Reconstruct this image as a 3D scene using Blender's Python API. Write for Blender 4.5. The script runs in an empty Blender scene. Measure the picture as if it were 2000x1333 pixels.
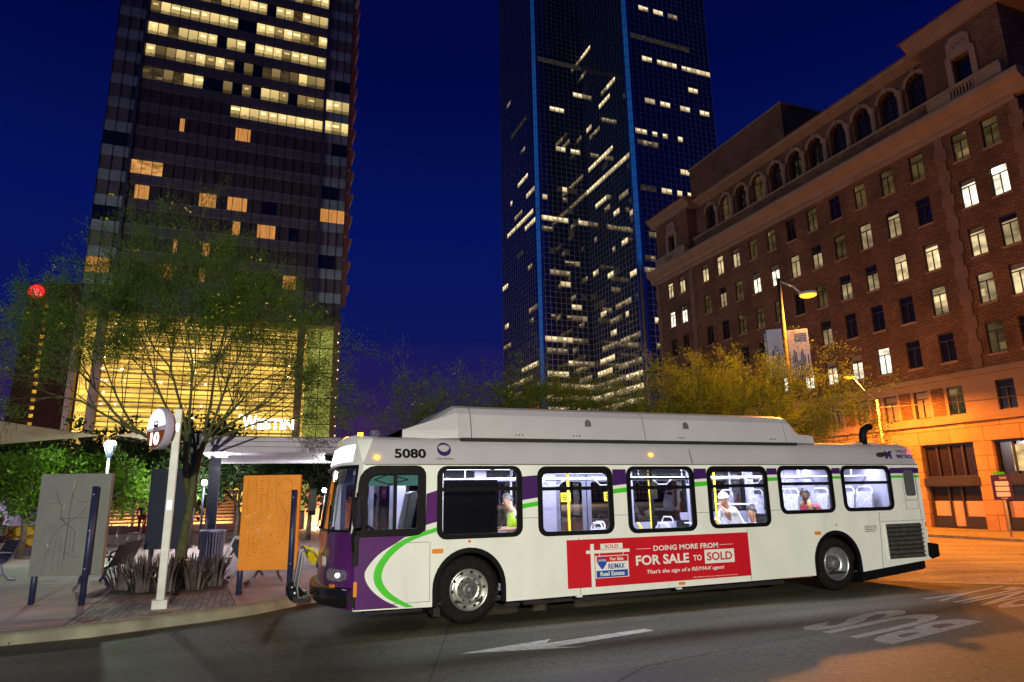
import bpy, bmesh, math, random
import numpy as np
from mathutils import Vector, Matrix

scene = bpy.context.scene
COL = scene.collection
PI = math.pi
R = math.radians

# ------------------------------------------------------------------ camera
cam_data = bpy.data.cameras.new('camera')
cam = bpy.data.objects.new('camera', cam_data)
COL.objects.link(cam)
cam_data.sensor_width = 36.0
cam_data.lens = 1285.59 / 2000 * 36
cam_data.clip_start = 0.05
cam_data.clip_end = 3000
cam.matrix_world = Matrix(((0.9326, -0.0665, -0.3548, -0.7439),
                           (-0.3606, -0.2177, -0.9070, -9.9457),
                           (-0.0169, 0.9738, -0.2270, 1.8646),
                           (0, 0, 0, 1)))
scene.camera = cam

# ------------------------------------------------------------------ sky at dusk
world = bpy.data.worlds.new('World')
scene.world = world
world.use_nodes = True
wn, wl = world.node_tree.nodes, world.node_tree.links
wn.clear()
w_out = wn.new('ShaderNodeOutputWorld')
w_bg = wn.new('ShaderNodeBackground')
w_tc = wn.new('ShaderNodeTexCoord')
w_sep = wn.new('ShaderNodeSeparateXYZ')
w_ramp = wn.new('ShaderNodeValToRGB')
wl.new(w_tc.outputs['Generated'], w_sep.inputs[0])
wl.new(w_sep.outputs['Z'], w_ramp.inputs['Fac'])
cr = w_ramp.color_ramp
cr.elements[0].position = 0.0
cr.elements[0].color = (0.030, 0.010, 0.052, 1)
cr.elements[1].position = 1.0
cr.elements[1].color = (0.0003, 0.0010, 0.030, 1)
for pos, c in ((0.08, (0.036, 0.0135, 0.080)), (0.16, (0.017, 0.0100, 0.086)), (0.23, (0.0040, 0.0080, 0.098)), (0.38, (0.0014, 0.0070, 0.102)), (0.56, (0.0006, 0.0025, 0.056))):
    e = cr.elements.new(pos)
    e.color = (*c, 1)
# the afterglow where the sun went down, behind and to the left of the camera
w_dot = wn.new('ShaderNodeVectorMath'); w_dot.operation = 'DOT_PRODUCT'
wl.new(w_tc.outputs['Generated'], w_dot.inputs[0])
w_dot.inputs[1].default_value = (-0.84, -0.48, 0.26)
w_mr = wn.new('ShaderNodeMapRange'); w_mr.interpolation_type = 'SMOOTHSTEP'
wl.new(w_dot.outputs['Value'], w_mr.inputs['Value'])
w_mr.inputs['From Min'].default_value = 0.80
w_mr.inputs['From Max'].default_value = 0.97
w_glow = wn.new('ShaderNodeMixRGB'); w_glow.blend_type = 'ADD'
wl.new(w_mr.outputs[0], w_glow.inputs['Fac'])
wl.new(w_ramp.outputs['Color'], w_glow.inputs['Color1'])
w_glow.inputs['Color2'].default_value = (0.018, 0.125, 0.26, 1)
# thin purple cloud low over the horizon
w_map = wn.new('ShaderNodeMapping')
w_map.inputs['Scale'].default_value = (5, 5, 16)
wl.new(w_tc.outputs['Generated'], w_map.inputs['Vector'])
w_noise = wn.new('ShaderNodeTexNoise')
w_noise.inputs['Scale'].default_value = 1.3
w_noise.inputs['Detail'].default_value = 5
wl.new(w_map.outputs[0], w_noise.inputs['Vector'])
w_nr = wn.new('ShaderNodeMapRange')
w_nr.inputs['From Min'].default_value = 0.52
w_nr.inputs['From Max'].default_value = 0.75
wl.new(w_noise.outputs['Fac'], w_nr.inputs['Value'])
w_el = wn.new('ShaderNodeMapRange'); w_el.interpolation_type = 'SMOOTHSTEP'
w_el.inputs['From Min'].default_value = 0.24
w_el.inputs['From Max'].default_value = 0.10
wl.new(w_sep.outputs['Z'], w_el.inputs['Value'])
w_mul = wn.new('ShaderNodeMath'); w_mul.operation = 'MULTIPLY'
wl.new(w_nr.outputs[0], w_mul.inputs[0]); wl.new(w_el.outputs[0], w_mul.inputs[1])
w_cl = wn.new('ShaderNodeMixRGB'); w_cl.blend_type = 'ADD'
wl.new(w_mul.outputs[0], w_cl.inputs['Fac'])
wl.new(w_glow.outputs[0], w_cl.inputs['Color1'])
w_cl.inputs['Color2'].default_value = (0.030, 0.012, 0.022, 1)
wl.new(w_cl.outputs[0], w_bg.inputs['Color'])
w_bg.inputs['Strength'].default_value = 1.0
wl.new(w_bg.outputs[0], w_out.inputs[0])

scene.view_settings.view_transform = 'Standard'
scene.view_settings.look = 'None'
scene.view_settings.exposure = 0.0
scene.view_settings.gamma = 1.0
scene.render.engine = 'CYCLES'
scene.cycles.use_denoising = True
scene.cycles.max_bounces = 6
scene.cycles.diffuse_bounces = 3
scene.cycles.glossy_bounces = 3
scene.cycles.transparent_max_bounces = 12
scene.cycles.sample_clamp_indirect = 4.0
scene.cycles.use_light_tree = True
scene.cycles.use_adaptive_sampling = False

# ------------------------------------------------------------------ helpers
def tag(o, label=None, cat=None, group=None, kind=None):
    if label: o['label'] = label
    if cat: o['category'] = cat
    if group: o['group'] = group
    if kind: o['kind'] = kind
    return o

def thing(name, loc, label, cat, group=None):
    o = bpy.data.objects.new(name, None)
    o.empty_display_size = 0.2
    o.location = loc
    COL.objects.link(o)
    return tag(o, label, cat, group)

def base_of(o):
    v = Vector((0, 0, 0))
    while o is not None:
        v = v + Vector(o.location)
        o = o.parent
    return v

def copy_tree(o, parent=None):
    c = o.copy()
    COL.objects.link(c)
    c.parent = parent
    for ch in [x for x in bpy.data.objects if x.parent == o]:
        copy_tree(ch, c)
    return c

class MB:
    """collects shapes (in world coordinates) and links them as ONE mesh object"""
    def __init__(self):
        self.v = []; self.f = []; self.s = []
    def add(self, vs, fs, smooth=False):
        b = len(self.v)
        self.v += [tuple(x) for x in vs]
        self.f += [tuple(i + b for i in f) for f in fs]
        self.s += [smooth] * len(fs)
        return self
    def box(self, x0, x1, y0, y1, z0, z1):
        return self.add([(x0,y0,z0),(x1,y0,z0),(x1,y1,z0),(x0,y1,z0),(x0,y0,z1),(x1,y0,z1),(x1,y1,z1),(x0,y1,z1)],
                        [(0,3,2,1),(4,5,6,7),(0,1,5,4),(1,2,6,5),(2,3,7,6),(3,0,4,7)])
    def obox(self, c, ax, ay, az):
        """box round c with half axes ax, ay, az (vectors)"""
        c, ax, ay, az = Vector(c), Vector(ax), Vector(ay), Vector(az)
        vs = [c + sx*ax + sy*ay + sz*az for sz in (-1,1) for sx, sy in ((-1,-1),(1,-1),(1,1),(-1,1))]
        return self.add(vs, [(0,3,2,1),(4,5,6,7),(0,1,5,4),(1,2,6,5),(2,3,7,6),(3,0,4,7)])
    def bar(self, a, b, w, h=None, up=(0,0,1)):
        """rectangular bar from a to b"""
        a, b = Vector(a), Vector(b); h = h or w
        d = (b - a); L = d.length; d = d / L
        u = Vector(up)
        if abs(d.dot(u)) > 0.98: u = Vector((0,1,0))
        s = d.cross(u).normalized(); u = s.cross(d).normalized()
        return self.obox((a+b)/2, d*L/2, s*w/2, u*h/2)
    def tube(self, pts, r, n=8, cap=True, smooth=True):
        pts = [Vector(q) for q in pts]
        rs = r if isinstance(r, (list, tuple)) else [r]*len(pts)
        vs = []; prev = None
        for i, q in enumerate(pts):
            d = (pts[min(i+1, len(pts)-1)] - pts[max(i-1, 0)]).normalized()
            if prev is None:
                u = Vector((0,0,1)) if abs(d.z) < 0.9 else Vector((1,0,0))
                s = d.cross(u).normalized()
            else:
                s = (prev - d*prev.dot(d)).normalized()
            prev = s; t = d.cross(s)
            for k in range(n):
                a = 2*PI*k/n
                vs.append(q + (s*math.cos(a) + t*math.sin(a))*rs[i])
        fs = []
        for i in range(len(pts)-1):
            for k in range(n):
                k2 = (k+1) % n
                fs.append((i*n+k, i*n+k2, (i+1)*n+k2, (i+1)*n+k))
        self.add(vs, fs, smooth)
        if cap:
            b = len(self.v) - len(vs)
            self.f.append(tuple(b+k for k in reversed(range(n)))); self.s.append(False)
            self.f.append(tuple(b+(len(pts)-1)*n+k for k in range(n))); self.s.append(False)
        return self
    def lathe(self, prof, c, axis='z', n=24, smooth=True, rot=None):
        """prof: (radius, along) pairs"""
        c = Vector(c); vs = []
        for r, h in prof:
            for k in range(n):
                a = 2*PI*k/n; p, q = r*math.cos(a), r*math.sin(a)
                v = {'z': Vector((p,q,h)), 'y': Vector((p,h,q)), 'x': Vector((h,p,q))}[axis]
                if rot is not None: v = rot @ v
                vs.append(c + v)
        fs = []
        for i in range(len(prof)-1):
            for k in range(n):
                k2 = (k+1) % n
                f = (i*n+k, i*n+k2, (i+1)*n+k2, (i+1)*n+k)
                fs.append(f if axis != 'y' else f[::-1])
        return self.add(vs, fs, smooth)
    def prism(self, poly, fn, w0, w1, holes=()):
        """plane outline (u,v) with holes, thickness w0..w1, fn(u,v,w) -> xyz"""
        bm = bmesh.new(); loops = [list(poly)] + [list(h) for h in holes]
        idx = {}; es = []; pts = []
        for lp in loops:
            b = [bm.verts.new((q[0], q[1], 0)) for q in lp]
            for q, bv in zip(lp, b): idx[bv] = len(pts); pts.append(q)
            for i in range(len(b)): es.append(bm.edges.new((b[i], b[(i+1) % len(b)])))
        bmesh.ops.triangle_fill(bm, edges=es, use_beauty=True, use_dissolve=False)
        tris = []
        for f in bm.faces:
            t = [idx[q] for q in f.verts]
            a, b2, c = (pts[i] for i in t)
            if (b2[0]-a[0])*(c[1]-a[1])-(b2[1]-a[1])*(c[0]-a[0]) < 0: t.reverse()
            tris.append(t)
        bm.free()
        n = len(pts)
        vs = [fn(q[0], q[1], w0) for q in pts] + [fn(q[0], q[1], w1) for q in pts]
        fs = [tuple(reversed(t)) for t in tris] + [tuple(i+n for i in t) for t in tris]
        o = 0
        for lp in loops:
            m = len(lp)
            ar = sum(lp[i][0]*lp[(i+1) % m][1]-lp[(i+1) % m][0]*lp[i][1] for i in range(m))
            outer = lp is loops[0]
            ccw = (ar > 0) == outer
            for i in range(m):
                j = (i+1) % m
                q = (o+i, o+j, o+j+n, o+i+n)
                fs.append(q if ccw else q[::-1])
            o += m
        return self.add(vs, fs)
    def build(self, name, m, parent=None, label=None, cat=None, group=None, kind=None, bevel=0, uv=None):
        b = base_of(parent) if parent is not None else None
        if parent is None and kind is None:
            a = np.array(self.v)
            b = Vector(((a[:,0].min()+a[:,0].max())/2, (a[:,1].min()+a[:,1].max())/2, a[:,2].min()))
            own = b
        elif parent is None:
            b = Vector((0,0,0)); own = b
        else:
            own = Vector((0,0,0))
        me = bpy.data.meshes.new(name)
        me.from_pydata([(x-b.x, y-b.y, z-b.z) for x, y, z in self.v], [], self.f)
        me.polygons.foreach_set('use_smooth', self.s)
        me.update()
        me.materials.append(m)
        o = bpy.data.objects.new(name, me)
        o.location = own
        COL.objects.link(o)
        if parent is not None: o.parent = parent
        if bevel:
            mod = o.modifiers.new('bevel', 'BEVEL'); mod.width = bevel; mod.segments = 2; mod.limit_method = 'ANGLE'
            mod.harden_normals = False
        return tag(o, label, cat, group, kind)

def xz(y=0.0):
    """side of a thing that faces -y: w grows towards the viewer"""
    return lambda u, v, w: (u, y - w, v)
def yz(x=0.0):
    """face that looks to -x: u is y mirrored by the caller's winding"""
    return lambda u, v, w: (x - w, u, v)
def xy(z=0.0):
    return lambda u, v, w: (u, v, z + w)

def rrect(x0, x1, z0, z1, r=0.08, n=4):
    if not isinstance(r, (tuple, list)): r = (r,)*4
    out = []
    for (cx, cz, a0), q in zip(((x1, z0, -90), (x1, z1, 0), (x0, z1, 90), (x0, z0, 180)), r):
        sx = -1 if cx == x1 else 1; sz = -1 if cz == z1 else 1
        for k in range(n+1):
            a = R(a0 + 90*k/n)
            out.append((cx + sx*q + q*math.cos(a), cz + sz*q + q*math.sin(a)))
    return out

def rect(x0, x1, z0, z1):
    return [(x0,z0),(x1,z0),(x1,z1),(x0,z1)]

def raw_mesh(name, verts, faces, m, parent=None, smooth=False):
    """big meshes from numpy: verts (n,3), faces (k,4)"""
    b = base_of(parent) if parent is not None else Vector((0,0,0))
    verts = np.asarray(verts, dtype=np.float32) - np.array([b.x, b.y, b.z], dtype=np.float32)
    faces = np.asarray(faces, dtype=np.int32)
    me = bpy.data.meshes.new(name)
    me.vertices.add(len(verts)); me.vertices.foreach_set('co', verts.ravel())
    k = faces.shape[1]
    me.loops.add(faces.size); me.loops.foreach_set('vertex_index', faces.ravel())
    me.polygons.add(len(faces))
    me.polygons.foreach_set('loop_start', np.arange(0, faces.size, k, dtype=np.int32))
    me.polygons.foreach_set('use_smooth', np.full(len(faces), smooth, dtype=bool))
    me.update(calc_edges=True)
    me.materials.append(m)
    o = bpy.data.objects.new(name, me)
    COL.objects.link(o)
    if parent is not None: o.parent = parent
    return o

_text_cache = {}
def text_geo(s, bold=0.0, shear=0.0, spacing=1.0, depth=0.01):
    key = (s, bold, shear, spacing, depth)
    if key in _text_cache: return _text_cache[key]
    cu = bpy.data.curves.new('lettering', 'FONT')
    cu.body = s; cu.size = 1.0; cu.offset = bold; cu.extrude = depth/2; cu.shear = shear
    cu.space_character = spacing; cu.resolution_u = 3
    o = bpy.data.objects.new('lettering', cu)
    COL.objects.link(o)
    bpy.context.view_layer.update()
    me = bpy.data.meshes.new_from_object(o.evaluated_get(bpy.context.evaluated_depsgraph_get()))
    vs = [tuple(v.co) for v in me.vertices]; fs = [tuple(q.vertices) for q in me.polygons]
    bpy.data.objects.remove(o); bpy.data.curves.remove(cu); bpy.data.meshes.remove(me)
    _text_cache[key] = (vs, fs)
    return vs, fs

def put_text(mb, s, org, ux, uy, width=None, height=None, bold=0.0, shear=0.0, spacing=1.0, depth=0.004, center=False):
    """lettering whose box starts at org and grows along ux, uy (unit vectors)"""
    vs, fs = text_geo(s, bold, shear, spacing)
    a = np.array(vs); lo, hi = a.min(0), a.max(0)
    ux, uy, org = Vector(ux), Vector(uy), Vector(org); uz = ux.cross(uy)
    sy = height/(hi[1]-lo[1]) if height else None
    sx = width/(hi[0]-lo[0]) if width else None
    if sx is None: sx = sy
    if sy is None: sy = sx
    off = (hi[0]-lo[0])*sx/2 if center else 0
    out = [org + ux*((v[0]-lo[0])*sx-off) + uy*((v[1]-lo[1])*sy) + uz*((v[2]-lo[2])/(hi[2]-lo[2])*depth) for v in vs]
    mb.add(out, fs)
    return mb

def point(name, loc, color, power, r_=0.08, parent=None):
    l = bpy.data.lights.new(name, 'POINT'); l.color = color; l.energy = power; l.shadow_soft_size = r_
    o = bpy.data.objects.new(name, l); o.location = loc; COL.objects.link(o)
    if parent is not None:
        o.parent = parent; o.location = Vector(loc)-base_of(parent)
    return o
# ------------------------------------------------------------------ materials
def new_mat(name):
    m = bpy.data.materials.new(name); m.use_nodes = True
    nt = m.node_tree; nt.nodes.clear()
    out = nt.nodes.new('ShaderNodeOutputMaterial')
    return m, nt.nodes, nt.links, out

def mat(name, color, rough=0.6, metal=0.0, spec=0.5, var=0.12, scale=6.0, bump=0.0, bscale=40.0, coat=0.0, color2=None, detail=4, stretch=None, rvar=0.0, trans=0.0):
    m, n, l, out = new_mat(name)
    b = n.new('ShaderNodeBsdfPrincipled')
    l.new(b.outputs[0], out.inputs[0])
    b.inputs['Roughness'].default_value = rough
    b.inputs['Metallic'].default_value = metal
    b.inputs['Specular IOR Level'].default_value = spec
    if coat: b.inputs['Coat Weight'].default_value = coat; b.inputs['Coat Roughness'].default_value = 0.08
    tc = n.new('ShaderNodeTexCoord'); src = tc.outputs['Object']
    if stretch:
        mp = n.new('ShaderNodeMapping'); mp.inputs['Scale'].default_value = stretch
        l.new(src, mp.inputs['Vector']); src = mp.outputs[0]
    nz = n.new('ShaderNodeTexNoise'); nz.inputs['Scale'].default_value = scale; nz.inputs['Detail'].default_value = detail
    l.new(src, nz.inputs['Vector'])
    rp = n.new('ShaderNodeValToRGB')
    c2 = color2 or tuple(min(1, c*(1+var)) for c in color)
    c1 = tuple(c*(1-var) for c in color)
    rp.color_ramp.elements[0].position = 0.3; rp.color_ramp.elements[0].color = (*c1, 1)
    rp.color_ramp.elements[1].position = 0.7; rp.color_ramp.elements[1].color = (*c2, 1)
    l.new(nz.outputs['Fac'], rp.inputs['Fac']); l.new(rp.outputs[0], b.inputs['Base Color'])
    if rvar:
        mr = n.new('ShaderNodeMapRange'); mr.inputs['To Min'].default_value = rough-rvar; mr.inputs['To Max'].default_value = rough+rvar
        l.new(nz.outputs['Fac'], mr.inputs['Value']); l.new(mr.outputs[0], b.inputs['Roughness'])
    if bump:
        n2 = n.new('ShaderNodeTexNoise'); n2.inputs['Scale'].default_value = bscale; n2.inputs['Detail'].default_value = 3
        l.new(src, n2.inputs['Vector'])
        bp = n.new('ShaderNodeBump'); bp.inputs['Strength'].default_value = bump; bp.inputs['Distance'].default_value = 0.02
        l.new(n2.outputs['Fac'], bp.inputs['Height']); l.new(bp.outputs[0], b.inputs['Normal'])
    return m

def leaf_mat(name, c1, c2, scale=1.3, trans=0.5):
    m, n, l, out = new_mat(name)
    b = n.new('ShaderNodeBsdfPrincipled'); b.inputs['Roughness'].default_value = 0.6; b.inputs['Specular IOR Level'].default_value = 0.3
    t = n.new('ShaderNodeBsdfTranslucent'); mx = n.new('ShaderNodeMixShader'); mx.inputs[0].default_value = trans
    tc = n.new('ShaderNodeTexCoord'); nz = n.new('ShaderNodeTexNoise'); nz.inputs['Scale'].default_value = scale; nz.inputs['Detail'].default_value = 8; nz.inputs['Roughness'].default_value = 0.7
    l.new(tc.outputs['Object'], nz.inputs['Vector'])
    rp = n.new('ShaderNodeValToRGB'); rp.color_ramp.elements[0].position = 0.32; rp.color_ramp.elements[0].color = (*c1, 1); rp.color_ramp.elements[1].position = 0.68; rp.color_ramp.elements[1].color = (*c2, 1)
    l.new(nz.outputs['Fac'], rp.inputs['Fac']); l.new(rp.outputs[0], b.inputs['Base Color']); l.new(rp.outputs[0], t.inputs['Color'])
    l.new(b.outputs[0], mx.inputs[1]); l.new(t.outputs[0], mx.inputs[2]); l.new(mx.outputs[0], out.inputs[0])
    return m

def emit(name, color, strength, var=0.0, scale=3.0, stretch=(1,1,1)):
    m, n, l, out = new_mat(name)
    e = n.new('ShaderNodeEmission'); l.new(e.outputs[0], out.inputs[0])
    e.inputs['Color'].default_value = (*color, 1); e.inputs['Strength'].default_value = strength
    if var:
        tc = n.new('ShaderNodeTexCoord'); mp = n.new('ShaderNodeMapping'); mp.inputs['Scale'].default_value = stretch
        l.new(tc.outputs['Object'], mp.inputs['Vector'])
        nz = n.new('ShaderNodeTexNoise'); nz.inputs['Scale'].default_value = scale; nz.inputs['Detail'].default_value = 3
        l.new(mp.outputs[0], nz.inputs['Vector'])
        mr = n.new('ShaderNodeMapRange'); mr.inputs['From Min'].default_value = 0.3; mr.inputs['From Max'].default_value = 0.7
        mr.inputs['To Min'].default_value = strength*(1-var); mr.inputs['To Max'].default_value = strength*(1+var)
        l.new(nz.outputs['Fac'], mr.inputs['Value']); l.new(mr.outputs[0], e.inputs['Strength'])
    return m

def glass(name, tint=(1,1,1), rough=0.02, refl=1.0, ior=1.45):
    """thin pane: see-through with a mirror layer"""
    m, n, l, out = new_mat(name)
    t = n.new('ShaderNodeBsdfTransparent'); t.inputs[0].default_value = (*tint, 1)
    g = n.new('ShaderNodeBsdfGlossy'); g.inputs['Roughness'].default_value = rough
    fr = n.new('ShaderNodeFresnel'); fr.inputs[0].default_value = ior
    mul = n.new('ShaderNodeMath'); mul.operation = 'MULTIPLY'; mul.inputs[1].default_value = refl
    l.new(fr.outputs[0], mul.inputs[0])
    mx = n.new('ShaderNodeMixShader'); l.new(mul.outputs[0], mx.inputs[0]); l.new(t.outputs[0], mx.inputs[1]); l.new(g.outputs[0], mx.inputs[2])
    l.new(mx.outputs[0], out.inputs[0])
    return m

def brick_mat(name, c1, c2, mortar, bw, bh, msize=0.012, axes='yz', rough=0.85, bump=0.4, offset=0.5, noise=0.25, nscale=0.6):
    """courses laid in a plane: axes gives which object axes run along and up"""
    m, n, l, out = new_mat(name)
    b = n.new('ShaderNodeBsdfPrincipled'); l.new(b.outputs[0], out.inputs[0])
    b.inputs['Roughness'].default_value = rough; b.inputs['Specular IOR Level'].default_value = 0.25
    tc = n.new('ShaderNodeTexCoord'); sp = n.new('ShaderNodeSeparateXYZ'); l.new(tc.outputs['Object'], sp.inputs[0])
    cb = n.new('ShaderNodeCombineXYZ')
    ad = n.new('ShaderNodeMath'); ad.operation = 'ADD'
    ix = {'x': 0, 'y': 1, 'z': 2}
    if axes == 'yz':   # walls of both directions: x + y runs along
        l.new(sp.outputs[0], ad.inputs[0]); l.new(sp.outputs[1], ad.inputs[1]); l.new(ad.outputs[0], cb.inputs[0])
    else:
        l.new(sp.outputs[ix[axes[0]]], cb.inputs[0])
    l.new(sp.outputs[ix[axes[1]]], cb.inputs[1])
    bt = n.new('ShaderNodeTexBrick'); l.new(cb.outputs[0], bt.inputs['Vector'])
    bt.inputs['Color1'].default_value = (*c1, 1); bt.inputs['Color2'].default_value = (*c2, 1); bt.inputs['Mortar'].default_value = (*mortar, 1)
    bt.inputs['Scale'].default_value = 1; bt.inputs['Brick Width'].default_value = bw; bt.inputs['Row Height'].default_value = bh
    bt.inputs['Mortar Size'].default_value = msize; bt.inputs['Mortar Smooth'].default_value = 0.2; bt.offset = offset
    nz = n.new('ShaderNodeTexNoise'); nz.inputs['Scale'].default_value = nscale; nz.inputs['Detail'].default_value = 6
    l.new(tc.outputs['Object'], nz.inputs['Vector'])
    mr = n.new('ShaderNodeMapRange'); mr.inputs['From Min'].default_value = 0.3; mr.inputs['From Max'].default_value = 0.7
    mr.inputs['To Min'].default_value = 1-noise; mr.inputs['To Max'].default_value = 1+noise
    l.new(nz.outputs['Fac'], mr.inputs['Value'])
    mx = n.new('ShaderNodeMixRGB'); mx.blend_type = 'MULTIPLY'; mx.inputs['Fac'].default_value = 1
    l.new(bt.outputs['Color'], mx.inputs['Color1']); l.new(mr.outputs[0], mx.inputs['Color2'])
    l.new(mx.outputs[0], b.inputs['Base Color'])
    bp = n.new('ShaderNodeBump'); bp.inputs['Strength'].default_value = bump; bp.inputs['Distance'].default_value = 0.02; bp.invert = True
    l.new(bt.outputs['Fac'], bp.inputs['Height']); l.new(bp.outputs[0], b.inputs['Normal'])
    return m

def lit_mat(name, color, s, z0, h, cold=0.0, axis='x', panel=0.0):
    """lit room seen through a pane: bands of light fittings, darker furniture, drawn from noise in object space"""
    m, n, l, out = new_mat(name)
    e = n.new('ShaderNodeEmission'); l.new(e.outputs[0], out.inputs[0]); e.inputs['Color'].default_value = (*color, 1)
    tc = n.new('ShaderNodeTexCoord'); mp = n.new('ShaderNodeMapping'); mp.inputs['Scale'].default_value = (0.8, 0.8, 1.6)
    l.new(tc.outputs['Object'], mp.inputs['Vector'])
    nz = n.new('ShaderNodeTexNoise'); nz.inputs['Scale'].default_value = 1.1; nz.inputs['Detail'].default_value = 4
    l.new(mp.outputs[0], nz.inputs['Vector'])
    vo = n.new('ShaderNodeTexVoronoi'); vo.inputs['Scale'].default_value = 0.5; vo.distance = 'CHEBYCHEV'
    l.new(mp.outputs[0], vo.inputs['Vector'])
    r1 = n.new('ShaderNodeMapRange'); r1.inputs['From Min'].default_value = 0.35; r1.inputs['From Max'].default_value = 0.65
    r1.inputs['To Min'].default_value = s*0.35; r1.inputs['To Max'].default_value = s*1.1
    l.new(nz.outputs['Fac'], r1.inputs['Value'])
    r2 = n.new('ShaderNodeMapRange'); r2.inputs['From Min'].default_value = 0.20; r2.inputs['From Max'].default_value = 0.10
    r2.inputs['To Min'].default_value = 0; r2.inputs['To Max'].default_value = s*2.2
    l.new(vo.outputs['Distance'], r2.inputs['Value'])
    ad = n.new('ShaderNodeMath'); ad.operation = 'ADD'
    l.new(r1.outputs[0], ad.inputs[0]); l.new(r2.outputs[0], ad.inputs[1]); l.new(ad.outputs[0], e.inputs['Strength'])
    return m

def grid_room(name, color, s, cell, u0, fh, z0, top, lo=0.25):
    """a row of lit offices behind glass: each bay its own brightness, fittings under the ceiling, dark furniture below"""
    m, n, l, out = new_mat(name)
    e = n.new('ShaderNodeEmission'); l.new(e.outputs[0], out.inputs[0]); e.inputs['Color'].default_value = (*color, 1)
    tc = n.new('ShaderNodeTexCoord'); sp = n.new('ShaderNodeSeparateXYZ'); l.new(tc.outputs['Object'], sp.inputs[0])
    def ma(op, a, b=None, c=None):
        q = n.new('ShaderNodeMath'); q.operation = op
        for i, v in enumerate((a, b, c)):
            if v is None: continue
            if isinstance(v, (int, float)): q.inputs[i].default_value = v
            else: l.new(v, q.inputs[i])
        return q.outputs[0]
    u = ma('DIVIDE', ma('SUBTRACT', ma('ADD', sp.outputs[0], sp.outputs[1]), u0), cell); w = ma('DIVIDE', ma('SUBTRACT', sp.outputs[2], z0), fh)
    cu, cw_ = ma('FLOOR', u), ma('FLOOR', w); fu, fw_ = ma('FRACT', u), ma('DIVIDE', ma('FRACT', w), top)
    cb = n.new('ShaderNodeCombineXYZ'); l.new(cu, cb.inputs[0]); l.new(cw_, cb.inputs[1])
    wnz = n.new('ShaderNodeTexWhiteNoise'); wnz.noise_dimensions = '2D'; l.new(cb.outputs[0], wnz.inputs['Vector'])
    r = wnz.outputs['Value']; sc = n.new('ShaderNodeSeparateColor'); l.new(wnz.outputs['Color'], sc.inputs[0])
    base = ma('MULTIPLY_ADD', r, 1.0-lo, lo)
    grad = ma('MULTIPLY_ADD', fw_, 0.45, 0.62)
    c2 = ma('MULTIPLY', ma('GREATER_THAN', fw_, 0.62), ma('LESS_THAN', fw_, 0.80))
    c3 = ma('MULTIPLY', ma('GREATER_THAN', fu, ma('MULTIPLY', sc.outputs[0], 0.4)), ma('LESS_THAN', fu, ma('MULTIPLY_ADD', sc.outputs[1], 0.4, 0.55)))
    fit = ma('MULTIPLY', ma('MULTIPLY', c2, c3), ma('MULTIPLY', ma('GREATER_THAN', sc.outputs[2], 0.35), 1.5))
    nz = n.new('ShaderNodeTexNoise'); nz.inputs['Scale'].default_value = 1.6; nz.inputs['Detail'].default_value = 3; l.new(tc.outputs['Object'], nz.inputs['Vector'])
    furn = ma('MULTIPLY', ma('LESS_THAN', ma('ADD', fw_, ma('MULTIPLY', nz.outputs['Fac'], 0.5)), 0.52), 0.6)
    jamb = ma('MULTIPLY_ADD', ma('GREATER_THAN', fu, 0.86), -0.35, 1.0)
    v = ma('MULTIPLY', ma('ADD', ma('MULTIPLY', ma('MULTIPLY', base, grad), ma('SUBTRACT', 1.0, furn)), fit), jamb)
    l.new(ma('MULTIPLY', v, s), e.inputs['Strength'])
    return m

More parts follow.
